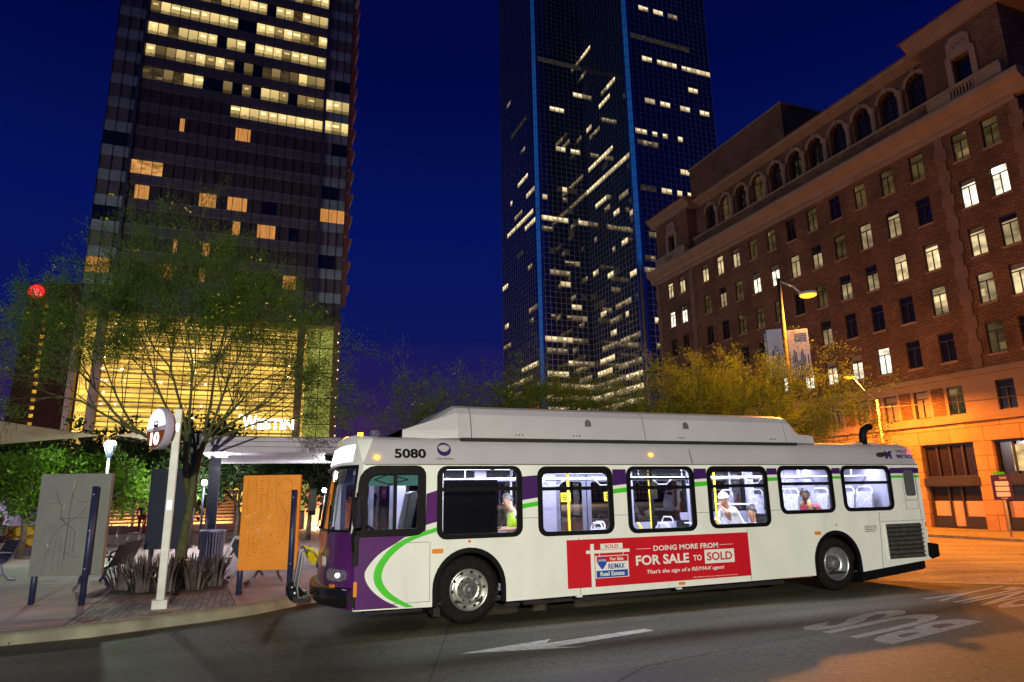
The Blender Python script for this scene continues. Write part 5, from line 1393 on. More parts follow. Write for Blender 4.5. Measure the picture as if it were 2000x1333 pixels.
map_panel('map_panel', 'bright orange panel with perforated map dots on two navy posts by the bus front', (-0.885, 3.78), (0.125, 3.42), 0.585, 2.30, M['orange_panel'], [(-0.83, 3.88, 0.9), (0.02, 3.33, 2.02)], orange_map, th=0.09)
t = thing('map_panel', (-2.45, 8.1, PZ), 'dark navy panel seen from its unlit back behind the bus stop post', 'map panel', 'perforated map panels on posts')
q = MB(); q.obox((-2.50, 8.15, 1.68), (0.48, -0.12, 0), (0.02, 0.06, 0), (0, 0, 0.93)); q.build('panel', M['navy_dark'], t, bevel=0.01)
q = MB(); q.tube([(-2.85, 8.3, PZ), (-2.85, 8.3, 2.3)], 0.05, 10); q.build('post', M['navy'], t)
q = MB(); q.tube([(-2.1, 8.12, PZ), (-2.1, 8.12, 2.3)], 0.05, 10); q.build('post', M['navy'], t)

# benches
def bench(label, c, rot, L=1.5):
    t = thing('bench', c, label, 'bench', 'curved metal benches on the plaza')
    cs, sn = math.cos(rot), math.sin(rot); c = Vector(c)
    W = lambda x, y, z: tuple(c + Vector((x*cs-y*sn, x*sn+y*cs, z)))
    prof = [(-0.30, 0.43), (-0.24, 0.445), (-0.05, 0.42), (0.12, 0.42), (0.20, 0.46), (0.26, 0.56), (0.36, 0.82), (0.39, 0.88)]
    q = MB(); n_ = len(prof)
    up_ = [(x, z) for x, z in prof]; lo_ = [(x+0.012, z-0.03) for x, z in prof]
    poly = up_ + lo_[::-1]
    q.prism(poly, lambda u, v, w: W(u, w, v), -L/2, L/2); s = q.build('seat', M['bench_dark'], t, bevel=0.006)
    for y in (-L/2+0.05, L/2-0.05):
        q = MB(); q.tube([W(-0.38, y, 0.02), W(-0.30, y, 0.14), W(-0.25, y, 0.40), W(-0.02, y, 0.385), W(0.10, y, 0.38), W(0.14, y, 0.22), W(0.26, y, 0.05), W(0.40, y, 0.02)], [0.03, 0.03, 0.028, 0.026, 0.026, 0.03, 0.034, 0.03], 8); q.build('leg', M['bench'], t)
        q = MB(); q.tube([W(-0.25, y, 0.42), W(-0.22, y, 0.60), W(-0.12, y, 0.645), W(0.24, y, 0.62), W(0.27, y, 0.60)], 0.02, 8); q.build('armrest', M['bench'], t)
    q = MB()
    for i in range(9):
        for j in range(4):
            y = -L/2+0.16+i*(L-0.32)/8; x, z = 0.262+0.03*j, 0.565+0.078*j
            q.obox(W(x-0.006, y, z), Vector((0, 0, 0)) + Vector((-sn*0.035, cs*0.035, 0)), (cs*0.012, sn*0.012, 0.028), (-cs*0.004, -sn*0.004, 0.001))
    q.build('perforation', M['hole'], s)
bench('curved bench with dark seat behind the grey map panel', (-3.42, 6.75, PZ), R(-8))
bench('curved bench with dark seat behind the orange panel', (-0.55, 6.15, PZ), R(195))
bench('bench with pierced back cut off by the left edge of the plaza view', (-6.25, 9.3, PZ), R(25))

# white folding frame, bin, tables
t = thing('a_frame', (-1.05, 6.7, PZ), 'white tubular A shaped frame beside the orange panel', 'frame stand')
q = MB(); q.tube([(-1.42, 6.2, PZ), (-1.02, 6.35, 1.02), (-0.98, 6.36, 1.06), (-0.93, 6.37, 1.02), (-0.80, 6.42, PZ+0.1)], 0.026, 8); q.build('side_frame', M['rail_white'], t)
q = MB(); q.tube([(-1.25, 7.1, PZ), (-0.92, 7.2, 1.0), (-0.88, 7.21, 1.04), (-0.84, 7.21, 1.0), (-0.70, 7.25, PZ+0.1)], 0.026, 8); q.build('side_frame', M['rail_white'], t)
q = MB(); q.tube([(-0.98, 6.36, 1.04), (-0.88, 7.21, 1.02)], 0.02, 8); q.tube([(-1.20, 6.29, 0.6), (-1.06, 7.16, 0.6)], 0.018, 8); q.build('cross_bar', M['rail_white'], t)
t = thing('litter_bin', (-1.62, 10.0, PZ), 'grey slatted round litter bin under the canopy', 'litter bin')
q = MB(); q.lathe([(0.0, 0.03), (0.24, 0.03), (0.26, 0.85), (0.0, 0.85)], (-1.62, 10.0, PZ), n=20); q.build('liner', M['interior_dark'], t)
q = MB()
for k in range(26):
    a = 2*PI*k/26; x, y = -1.62+0.285*math.cos(a), 10.0+0.285*math.sin(a)
    q.bar((x-0.01*math.cos(a), y, PZ+0.02), (x+0.02*math.cos(a), y+0.02*math.sin(a), PZ+0.88), 0.042, 0.012, up=(math.cos(a), math.sin(a), 0))
q.build('slats', M['bench'], t)
q = MB(); q.lathe([(0.28, 0.86), (0.32, 0.86), (0.33, 0.90), (0.30, 0.93), (0.20, 0.94), (0.18, 0.90)], (-1.62, 10.0, PZ), n=24); q.build('rim', M['bench'], t)
def bistro(c, k):
    t = thing('cafe_chair', c, 'pale wire cafe chair ' + ['beside the round table', 'turned away from the round table'][k], 'chair', 'wire cafe chairs on the far plaza')
    x, y, z = c
    q = MB()
    for a, b in (((-.2, -.2), (-.2, -.2)), ((.2, -.2), (.2, -.2)), ((.2, .2), (.2, .2)), ((-.2, .2), (-.2, .2))): q.tube([(x+a[0]*1.1, y+a[1]*1.1, z), (x+b[0]*0.9, y+b[1]*0.9, z+0.45)], 0.018, 6)
    q.build('leg_frame', M['steel'], t)
    q = MB(); q.lathe([(0.0, 0.45), (0.22, 0.45), (0.23, 0.47), (0.0, 0.475)], c, n=14); q.build('seat', M['steel'], t)
    s = 1 if k == 0 else -1
    q = MB()
    for i in range(7): q.tube([(x+s*0.2, y-0.18+0.06*i, z+0.46), (x+s*0.30, y-0.2+0.067*i, z+0.9)], 0.011, 5)
    q.tube([(x+s*0.30, y-0.22, z+0.9), (x+s*0.32, y, z+0.94), (x+s*0.30, y+0.22, z+0.9)], 0.016, 6); q.build('backrest', M['steel'], t)
bistro((-6.25, 21.3, PZ), 1); bistro((-5.05, 21.5, PZ), 0)
t = thing('cafe_table', (-5.65, 21.5, PZ), 'small round cafe table between two wire chairs', 'table')
q = MB(); q.lathe([(0.0, 0.72), (0.38, 0.72), (0.38, 0.75), (0.0, 0.75)], (-5.65, 21.5, PZ), n=20); q.build('table_top', M['steel'], t)
q = MB(); q.tube([(-5.65, 21.5, PZ), (-5.65, 21.5, 0.87)], 0.03, 8); q.lathe([(0.22, 0), (0.2, 0.03), (0.03, 0.05)], (-5.65, 21.5, PZ), n=16); q.build('pedestal', M['steel'], t)

# canopy shelter
t = thing('canopy_shelter', (3.0, 12.0, PZ), 'long lavender grey flat canopy roof with pale grooved underside behind the bus', 'canopy')
CX0, CX1 = -1.98, 9.5
q = MB(); q.prism([(8.0, 3.02), (8.0, 3.38), (8.1, 3.42), (16.4, 3.42), (16.4, 3.14)], lambda u, v, w: (CX0-0.12*0+w, u, v), 0.0, CX1-CX0); q.build('roof_deck', M['canopy'], t)
q = MB()
for z in (3.14, 3.27): q.box(CX0-0.004, CX1, 7.992, 8.0, z, z+0.012)
q.build('fascia_groove', M['navy_dark'], t)
q = MB()
for k in range(24):
    x = CX0+0.02+k*0.47; q.add([(x, 8.02, 3.008), (x+0.455, 8.02, 3.008), (x+0.455, 16.3, 3.128), (x, 16.3, 3.128), (x, 8.02, 3.03), (x+0.455, 8.02, 3.03), (x+0.455, 16.3, 3.15), (x, 16.3, 3.15)], [(0,1,2,3), (7,6,5,4), (0,4,5,1), (1,5,6,2), (2,6,7,3), (3,7,4,0)])
q.build('soffit_board', M['soffit'], t)
for x in (-1.75, 4.0, 9.0):
    q = MB(); q.box(x-0.14, x+0.14, 11.0, 11.5, PZ, 3.06); q.build('column', M['navy_dark'], t)
q = MB(); q.box(-2.16, -1.95, 7.95, 8.12, 2.3, 3.45); q.build('end_post', M['navy_dark'], t)
q = MB(); q.box(-1.70, -1.40, 9.2, 10.0, 2.985, 3.01); q.build('ceiling_light', M['tubelight'], t); point('canopy_light', (-1.55, 9.0, 2.75), (0.88, 0.85, 1.0), 75, 0.15, t)
q = MB(); q.lathe([(0.0, -0.14), (0.07, -0.12), (0.09, 0), (0.07, 0.12), (0.0, 0.14)], (1.25, 9.2, 2.93), 'x', 12); q.box(1.1, 1.4, 9.15, 9.25, 2.97, 3.02); q.build('soffit_camera', M['black_gloss'], t)

# shade sails
SAIL1 = [(-5.3, 14.0, 3.86), (-10.65, 12.0, 4.62), (-11.35, 15.5, 3.25)]
SAIL2 = [(-5.17, 16.0, 4.05), (-3.29, 16.0, 4.42), (-3.42, 18.0, 3.95)]
def sail(label, pts, sag):
    t = thing('shade_sail', (pts[0][0], pts[0][1], pts[0][2]-0.6), label, 'shade sail', 'tan shade sails over the plaza')
    a, b, c = (Vector(p_) for p_ in pts); n_ = 14; vs = []; fs = []; idx = {}
    for i in range(n_+1):
        for j in range(n_+1-i):
            u, v = i/n_, j/n_; w = 1-u-v; p_ = a*w+b*u+c*v
            k = u*v*w*27; e_ = 4*(u*v+v*w+u*w)*0.12
            ctr = (a+b+c)/3
            p_ = p_.lerp(ctr, e_*0.5); p_.z -= sag*k
            idx[i, j] = len(vs); vs.append(p_)
    for i in range(n_):
        for j in range(n_-i):
            fs.append((idx[i, j], idx[i+1, j], idx[i, j+1]))
            if j < n_-i-1: fs.append((idx[i+1, j], idx[i+1, j+1], idx[i, j+1]))
    m_ = len(vs); vs2 = vs + [p_+Vector((0,0,0.02)) for p_ in vs]; fs2 = [f[::-1] for f in fs] + [tuple(k+m_ for k in f) for f in fs]
    q = MB(); q.add(vs2, fs2, True); q.build('fabric', M['sail'], t)
    q = MB(); q.tube([pts[0], (-1.98, 14.0, 3.42)], 0.01, 5); q.build('stay_cable', M['grille'], t)
    for p_ in pts[1:]:
        q = MB(); p_ = Vector(p_); d = (p_-(a+b+c)/3); d.z = 0; d = d.normalized(); e_ = p_+d*0.5
        q.tube([p_, e_], 0.012, 5); q.tube([(e_.x, e_.y, PZ), (e_.x+d.x*0.12, e_.y+d.y*0.12, e_.z+0.12)], 0.05, 10); q.build('mast', M['navy_dark'], t)
sail('large tan shade sail stretched over the left of the plaza', SAIL1, 0.12)
sail('smaller tan shade sail behind the bus stop sign', SAIL2, 0.05)

# lanterns and globe lamps of the plaza
t = thing('street_lamp', (-5.12, 15.0, PZ), 'slim plaza lantern with bright cone shaped white head above the grey panel', 'street lamp')
q = MB(); q.tube([(-5.12, 15.0, PZ), (-5.12, 15.0, 3.28)], [0.055, 0.04], 10); q.build('pole', M['bench'], t)
q = MB(); q.lathe([(0.05, 3.22), (0.10, 3.42), (0.175, 3.66)], (-5.12, 15.0, 0), n=14)
for k in range(7):
    a = 2*PI*k/7; q.bar((-5.12+0.055*math.cos(a), 15.0+0.055*math.sin(a), 3.22), (-5.12+0.20*math.cos(a), 15.0+0.20*math.sin(a), 3.70), 0.012, 0.012)
q.build('lantern_cage', M['navy_dark'], t)
q = MB(); q.lathe([(0.0, 3.66), (0.12, 3.66), (0.17, 3.72), (0.10, 3.79), (0.0, 3.80)], (-5.12, 15.0, 0), n=16); q.build('lamp_head', M['lamp_cool'], t)
point('lantern_light', (-5.12, 14.85, 3.55), (0.85, 1.0, 0.72), 550, 0.12, t)
def globe(label, c, r_, power, rest=PZ, color=(0.92, 0.93, 1.0)):
    t = thing('globe_lamp', (c[0], c[1], rest), label, 'lamp', 'white lamps on the plaza')
    q = MB(); sphere(q, c, r_, r_, r_); q.build('globe', M['lamp_white'], t)
    q = MB(); q.tube([(c[0], c[1], rest), (c[0], c[1], c[2]-r_)], 0.035, 8); q.lathe([(r_*0.7, -r_*1.3), (r_*0.8, -r_*0.8), (r_*0.4, -r_*0.75)], c, n=12); q.build('pole', M['navy_dark'], t)
    point('globe_light', (c[0], c[1]-r_*1.6, c[2]+r_*0.4), color, power, r_, t)
globe('bright white lamp just right of the bus stop post', (-3.27, 16.95, 2.60), 0.09, 150)
globe('brightest white lamp in front of the dark trees beside the trunk', (-2.34, 17.0, 2.47), 0.10, 200)
globe('small low white lamp near the louvred screen', (-2.70, 18.0, 1.80), 0.05, 150)
globe('white lamp between the orange panel and the bus windscreen', (1.66, 14.5, 2.12), 0.08, 180)

# louvred screens, walls and planters at the back of the plaza
def louvre(label, x0, x1, y, z0, z1):
    t = thing('louvre_screen', ((x0+x1)/2, y, PZ), label, 'louvre screen', 'lit louvre screens at the back of the plaza')
    q = MB(); q.box(x0, x1, y+0.9, y+1.0, PZ, z1); q.build('back_wall', mat('screen back wall '+label[:5], (0.55, 0.38, 0.22), 0.8), t)
    q = MB(); n_ = 8
    for k in range(n_):
        z = z0 + (z1-z0-0.1)*k/(n_-1); q.obox(((x0+x1)/2, y, z), ((x1-x0)/2, 0, 0), (0, 0.07, 0.03), (0, -0.008, 0.02))
    q.build('slats', M['sail'], t)
    for x in (x0, (x0+x1)/2, x1):
        q = MB(); q.box(x-0.06, x+0.06, y+0.09, y+0.2, PZ, z1+0.1); q.build('upright', M['bench'], t)
    q = MB(); q.box(x0-0.2, x1+0.2, y-0.1, y+1.1, z1+0.1, z1+0.3); q.build('top_beam', M['sail'], t)
    q = MB(); q.box(x0+0.2, x1-0.2, y+0.55, y+0.65, PZ+0.02, PZ+0.08); q.build('uplight', emit('warm uplight '+label[:5], (1.0, 0.60, 0.28), 55), t)
louvre('warm lit louvre screen left of the bus stop post', -9.0, -5.4, 36.0, 0.6, 2.1)
louvre('warm lit louvre screen right of the tree trunk', -4.4, -1.6, 36.0, 0.6, 2.1)
t = thing('glowing_wall', (3.4, 30.0, PZ), 'peach wall lit from the ground behind the bus windscreen', 'wall')
q = MB(); q.box(2.2, 5.6, 30.5, 30.8, PZ, 2.4); q.build('wall_face', mat('peach render', (0.66, 0.42, 0.30), 0.85), t)
q = MB(); q.box(2.7, 2.95, 29.9, 30.0, PZ+0.02, PZ+0.14); q.build('uplight', emit('peach uplight', (1.0, 0.50, 0.22), 90), t)
point('wall_uplight', (2.9, 29.6, 0.5), (1.0, 0.52, 0.25), 220, 0.1, t)
t = thing('railing', (-5.0, 34.0, PZ), 'thin grey railing in front of the louvre screens', 'railing')
q = MB(); q.box(-9.5, -0.8, 33.97, 34.03, 1.05, 1.1); q.build('handrail', M['bench'], t)
q = MB()
for k in range(60): q.box(-9.5+k*0.148-0.008, -9.5+k*0.148+0.008, 33.99, 34.01, PZ, 1.05)
q.build('balusters', M['bench'], t)
t = thing('low_wall', (-5.0, 32.6, PZ), 'low reddish bench wall below the railing', 'wall')
q = MB(); q.box(-9.5, -0.8, 32.4, 32.8, PZ, 0.52); q.build('wall_body', M['plaza'], t)
t = thing('garden_wall', (-11.0, 23.5, PZ), 'yellow panel wall with brown cell pattern below a pale wall', 'wall')
q = MB(); q.box(-16.0, -7.6, 22.6, 22.7, 0.12, 0.98); yw = q.build('yellow_panel', mat('yellow panel paint', (0.72, 0.46, 0.02), 0.6, var=0.1), t)
cells = MB(); rng = random.Random(3)
for i in range(9):
    for j in range(2):
        cx, cz = -15.0+i*0.92+(j % 2)*0.4, 0.34+j*0.42
        pts = [(cx+0.47*math.cos(a)*rng.uniform(0.85, 1.05), cz+0.24*math.sin(a)*rng.uniform(0.85, 1.0)) for a in np.linspace(0, 2*PI, 9)[:-1]]
        for p0, p1 in zip(pts, pts[1:]+pts[:1]): cells.bar((p0[0], 22.595, p0[1]), (p1[0], 22.595, p1[1]), 0.05, 0.012, up=(0,1,0))
cells.build('cell_pattern', mat('brown cell paint', (0.30, 0.07, 0.01), 0.6), yw)
q = MB(); q.box(-16.0, -7.4, 24.0, 24.3, PZ, 1.95); q.build('pale_wall', M['canopy'], t)
q = MB(); q.box(-16, -7.3, 22.75, 23.9, PZ, 0.5); q.build('planter_box', M['plaza'], t)
point('wall_light', (-11.5, 23.2, 1.9), (0.85, 0.72, 1.0), 130, 0.1, t)

# two people on the plaza
x, y = -9.35, 20.6
person('person in grey top sitting at the far left of the plaza',
    dict(floor=PZ, pelvis=(x, y, 0.58), chest=(x+0.02, y, 0.94), neck=(x+0.02, y-0.03, 1.12), head=(x+0.03, y-0.06, 1.25), shoulderL=(x-0.18, y, 1.03), shoulderR=(x+0.18, y, 1.03), elbowL=(x-0.25, y-0.05, 0.76), elbowR=(x+0.24, y-0.06, 0.76), wristL=(x-0.12, y-0.26, 0.70), wristR=(x+0.08, y-0.28, 0.70),
         hipL=(x-0.1, y-0.02, 0.55), hipR=(x+0.1, y-0.02, 0.55), kneeL=(x-0.13, y-0.44, 0.58), kneeR=(x+0.12, y-0.44, 0.58), ankleL=(x-0.13, y-0.46, 0.22), ankleR=(x+0.13, y-0.42, 0.22)), sk_tan, c_grey, c_navy, h_black, face=(0.1, -1, -0.35))
t = thing('seat_block', (x, y+0.06, PZ), 'low concrete seat block under the sitting person', 'seat')
q = MB(); q.box(x-0.7, x+0.7, y-0.18, y+0.26, PZ, 0.44); q.build('block', M['plaza'], t, bevel=0.02)
x, y = -6.15, 31.9
person('person in violet shirt and red trousers standing by the lit louvre screen',
    dict(floor=PZ, pelvis=(x, y, 1.04), chest=(x, y, 1.38), neck=(x, y, 1.56), head=(x, y, 1.69), shoulderL=(x-0.19, y, 1.48), shoulderR=(x+0.19, y, 1.48), elbowL=(x-0.30, y, 1.24), elbowR=(x+0.30, y, 1.24), wristL=(x-0.2, y-0.1, 1.02), wristR=(x+0.2, y-0.1, 1.02),
         hipL=(x-0.1, y, 0.98), hipR=(x+0.1, y, 0.98), kneeL=(x-0.13, y-0.02, 0.58), kneeR=(x+0.13, y-0.02, 0.58), ankleL=(x-0.14, y, 0.22), ankleR=(x+0.14, y, 0.22)), sk_brown, mat('violet shirt', (0.06, 0.02, 0.09), 0.85), mat('red trousers', (0.35, 0.04, 0.03), 0.85), h_black, face=(0, 1, 0))
finish_skins()

# ------------------------------------------------------------------ plants
def leaf_quads(C, size, aspect, rng, droop=0.0, dirs=None):
    """one diamond shaped leaf per centre; C (n,3)"""
    n_ = len(C)
    d = rng.normal(size=(n_, 3)) if dirs is None else dirs + rng.normal(size=(n_, 3))*0.45
    d[:, 2] -= droop
    d /= np.linalg.norm(d, axis=1)[:, None]
    e = np.cross(d, rng.normal(size=(n_, 3))); e /= np.linalg.norm(e, axis=1)[:, None]
    s = (size*rng.uniform(0.6, 1.35, n_))[:, None]
    a = C; b = C + d*s*0.5 + e*s*aspect; c = C + d*s; f = C + d*s*0.5 - e*s*aspect
    v = np.stack([a, b, c, f], 1).reshape(-1, 3)
    return v, np.arange(4*n_).reshape(-1, 4)

def grow(rng, base, axis, levels, L0, r0, kids, spread, up, shrink=0.72, wob=0.12, lead=None):
    """recursive limbs; returns tubes and tip twigs"""
    tubes, twigs = [], []
    def rec(p, d, L, r, lev):
        n_ = 5 if lev < 2 else 3
        pts = [p]; q = p
        for i in range(n_):
            d = d + rng.normal(size=3)*wob*(1 if lev else 0.5); d[2] += up[lev]*0.25; d = d/np.linalg.norm(d)
            q = q + d*L/n_; pts.append(q)
        r1 = r*0.62
        tubes.append((pts, [r+(r1-r)*i/n_ for i in range(n_+1)], lev))
        if lev == levels-1:
            twigs.append((pts, d)); return
        k = kids[lev]; a0 = rng.uniform(0, 2*PI)
        for j in range(k):
            a = a0 + 2*PI*j/k + rng.normal()*0.35
            sp_ = spread[lev]*rng.uniform(0.65, 1.25)
            u = np.cross(d, [0.13, 0.21, 1.0]); u = u/np.linalg.norm(u); v = np.cross(d, u)
            nd = d*math.cos(sp_) + (u*math.cos(a)+v*math.sin(a))*math.sin(sp_)
            t0 = 1.0 if j == 0 else rng.uniform(0.55, 1.0)
            i0 = t0*n_; i_ = min(int(i0), n_-1); st = pts[i_] + (pts[i_+1]-pts[i_])*(i0-i_)
            rec(st, nd, L*shrink*rng.uniform(0.75, 1.25), r1*(0.85 if j == 0 else 0.7), lev+1)
    rec(np.array(base, float), np.array(axis, float)/np.linalg.norm(axis), L0, r0, 0)
    return tubes, twigs

def tree(name, label, base, seed, trunk_pts, trunk_r, starts, levels, L0, r0, kids, spread, up, leaf_m, leaf, bark, group=None, shrink=0.72, flowers=0, per=40, leaf_sp=0.10, aspect=0.28, cat='tree', droop=0.15, min_r=0.004, keep=None, clump=0.45):
    rng = np.random.default_rng(seed)
    t = thing(name, base, label, cat, group)
    q = MB()
    for pts, rs in zip(trunk_pts, trunk_r): q.tube(pts, rs, 10)
    allw = []
    for st, ax_, sc in starts:
        tb, tw = grow(rng, st, ax_, levels, L0*sc, r0*sc, kids, spread, up, shrink)
        for pts, rs, lev in tb: q.tube([Vector(p_) for p_ in pts], [max(x, min_r) for x in rs], 6 if lev < 2 else 4, cap=False)
        allw += tw
    q.build('trunk', bark, t)
    C, D = [], []
    for pts, d in allw:
        k = rng.poisson(per); P_ = np.array(pts)
        s = rng.uniform(0, len(pts)-1.001, k)*0.999; i_ = s.astype(int); f = (s-i_)[:, None]
        c = P_[i_]*(1-f) + P_[i_+1]*f + rng.normal(size=(k, 3))*leaf_sp
        C.append(c); D.append(np.repeat(d[None], k, 0))
    C = np.concatenate(C); D = np.concatenate(D)
    if keep is not None:
        m_ = keep(C, rng); C = C[m_]; D = D[m_]
    if clump:
        fl = np.zeros(len(C))
        for wl_ in (1.1, 0.7, 0.45):
            for _ in range(3):
                k_ = rng.normal(size=3); k_ /= np.linalg.norm(k_); fl += np.sin(C @ k_*2*PI/wl_ + rng.uniform(0, 6.28))*wl_
        fl = fl/fl.std(); m_ = rng.uniform(size=len(C)) < np.clip(0.62+fl*clump*0.5, 0.08, 1.0); C = C[m_]; D = D[m_]
    v, f = leaf_quads(C, leaf, aspect, rng, droop, D)
    cr_ = raw_mesh('crown', v, f, leaf_m, t)
    if flowers:
        k = rng.choice(len(C), flowers, replace=False)
        cl = (C[k][:, None, :] + rng.normal(size=(flowers, 4, 3))*0.05).reshape(-1, 3)
        v, f = leaf_quads(cl, 0.05, 0.5, rng); raw_mesh('blossom', v, f, M['flower'], t)
    return t

# big palo verde in the bed, in front of everything
B0 = (-2.02, 6.3, PZ)
tree('palo_verde_tree', 'large wide palo verde tree with forked green trunk behind the bus stop post', B0, 4,
     [[(-2.10, 6.3, 0.1), (-2.06, 6.3, 0.7), (-2.0, 6.3, 1.3), (-1.93, 6.3, 1.9), (-1.93, 6.3, 2.3), (-1.84, 6.3, 2.95)], [(-2.0, 6.33, 1.9), (-2.12, 6.35, 2.5), (-2.15, 6.35, 3.3)], [(-1.86, 6.3, 2.85), (-1.72, 6.3, 3.3)], [(-1.9, 6.3, 2.5), (-2.5, 6.4, 2.95), (-3.2, 6.5, 3.4)]],
     [[0.125, 0.105, 0.095, 0.09, 0.085, 0.072], [0.06, 0.055, 0.045], [0.065, 0.055], [0.05, 0.042, 0.036]],
     [((-1.72, 6.3, 3.25), (0.35, -0.1, 1), 1.0), ((-1.74, 6.3, 3.2), (0.95, 0.15, 0.75), 1.0), ((-1.74, 6.25, 3.15), (0.5, -0.7, 0.8), 0.85), ((-1.76, 6.35, 3.2), (0.5, 0.85, 0.8), 0.9),
      ((-2.15, 6.35, 3.25), (-0.25, 0.1, 1), 1.05), ((-2.15, 6.35, 3.2), (-0.75, -0.35, 0.9), 0.95), ((-3.2, 6.5, 3.35), (-0.95, 0.1, 0.75), 0.95), ((-3.15, 6.5, 3.3), (-0.6, 0.6, 0.9), 0.85), ((-3.1, 6.45, 3.3), (-1.0, -0.5, 0.45), 0.85), ((-1.74, 6.3, 3.1), (1.1, -0.2, 0.35), 0.85), ((-1.8, 6.3, 3.3), (0.05, 0.3, 1), 1.15), ((-2.1, 6.3, 3.3), (-0.1, -0.4, 1), 1.05)],
     5, 1.58, 0.036, (4, 4, 4, 3), (0.50, 0.52, 0.55, 0.6), (0.22, 0.12, 0.05, -0.05, -0.10), M['leaf_pv'], 0.060, M['bark'], shrink=0.74, flowers=220, per=125, leaf_sp=0.085, aspect=0.11, clump=0.85,
     keep=lambda C, r: (C[:, 2] > 2.9) & (r.uniform(size=len(C)) < np.clip((C[:, 2]-3.2)/3.0, 0.32, 1.0)))

# fresh green tree lit by the lantern, dark trees behind
def leafy(name, label, x, y, h, w, seed, m, trunk_h, group, per=36, lv=4, leaf=0.14):
    tree(name, label, (x, y, PZ), seed, [[(x, y, PZ-0.05), (x+0.05, y, PZ+trunk_h*0.6), (x, y, PZ+trunk_h)]], [[0.10*w/2.2, 0.08*w/2.2, 0.065*w/2.2]],
         [((x, y, PZ+trunk_h*0.95), (math.cos(a)*sp_, math.sin(a)*sp_, 1), 1.0) for a, sp_ in [(0.3+k*2*PI/5, 0.95) for k in range(5)] + [(0, 0.05)]],
         lv, (h-trunk_h)*0.40, 0.05, (4, 4, 4), (0.65, 0.65, 0.7), (0.1, 0.0, -0.05, -0.1), m, leaf, M['bark_grey'], group=group, shrink=0.75, per=per, leaf_sp=0.15, aspect=0.30, min_r=0.006)
leafy('plaza_tree', 'fresh green tree brightly lit by the lantern, behind the grey panel', -7.5, 16.2, 3.6, 2.4, 21, M['leaf_green'], 1.3, 'leafy trees on the plaza')
leafy('plaza_tree', 'bright green tree spreading right up to the lantern pole', -5.7, 17.0, 3.5, 2.0, 22, M['leaf_green'], 1.3, 'leafy trees on the plaza')
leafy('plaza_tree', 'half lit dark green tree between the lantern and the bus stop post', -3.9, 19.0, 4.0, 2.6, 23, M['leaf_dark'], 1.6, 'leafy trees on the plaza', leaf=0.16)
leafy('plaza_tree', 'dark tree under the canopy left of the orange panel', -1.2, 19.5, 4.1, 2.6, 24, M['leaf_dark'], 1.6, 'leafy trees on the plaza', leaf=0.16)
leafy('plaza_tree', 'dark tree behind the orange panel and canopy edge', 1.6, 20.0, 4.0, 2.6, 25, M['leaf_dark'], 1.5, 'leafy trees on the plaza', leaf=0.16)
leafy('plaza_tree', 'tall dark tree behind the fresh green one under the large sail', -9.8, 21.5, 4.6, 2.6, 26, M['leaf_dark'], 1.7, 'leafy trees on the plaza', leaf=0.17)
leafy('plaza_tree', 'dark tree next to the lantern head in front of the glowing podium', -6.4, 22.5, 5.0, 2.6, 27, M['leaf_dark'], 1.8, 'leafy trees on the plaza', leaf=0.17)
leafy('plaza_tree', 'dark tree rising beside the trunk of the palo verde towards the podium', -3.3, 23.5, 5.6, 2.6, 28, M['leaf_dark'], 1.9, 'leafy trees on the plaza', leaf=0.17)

# trees behind the bus
def back_palo(label, x, y, h, w, seed, m, per=30, flowers=0, th=1.5):
    tree('roadside_tree', label, (x, y, PZ), seed, [[(x, y, PZ-0.05), (x+0.1, y, PZ+th*0.6), (x, y, PZ+th)]], [[0.14, 0.12, 0.10]],
         [((x, y, PZ+th*0.95), (math.cos(a)*sp_, math.sin(a)*sp_, 1), 1.0) for a, sp_ in [(0.3+k*2*PI/6, w) for k in range(6)] + [(0, 0.05), (2, 0.4)]],
         5, (h-th)*0.34, 0.05, (4, 3, 3, 3), (0.5, 0.52, 0.55, 0.6), (0.15, 0.1, 0.05, -0.02, -0.05), m, 0.105, M['bark'], group='airy trees behind the bus', shrink=0.74, per=per, leaf_sp=0.11, aspect=0.12, flowers=flowers)
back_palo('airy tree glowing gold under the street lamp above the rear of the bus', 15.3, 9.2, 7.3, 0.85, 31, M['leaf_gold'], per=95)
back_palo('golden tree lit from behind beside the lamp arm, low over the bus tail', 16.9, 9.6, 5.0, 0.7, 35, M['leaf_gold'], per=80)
back_palo('dark airy tree in front of the glass tower base', 9.3, 13.4, 6.9, 0.9, 32, M['leaf_pv'], flowers=90, per=60)
back_palo('sparse dark tree against the sky left of the glass tower', 6.0, 13.6, 6.8, 0.95, 33, M['leaf_pv'], flowers=110, per=26)
back_palo('dark airy tree between the glass tower and the golden tree', 12.6, 12.6, 6.4, 0.9, 34, M['leaf_pv'], flowers=60, per=60)

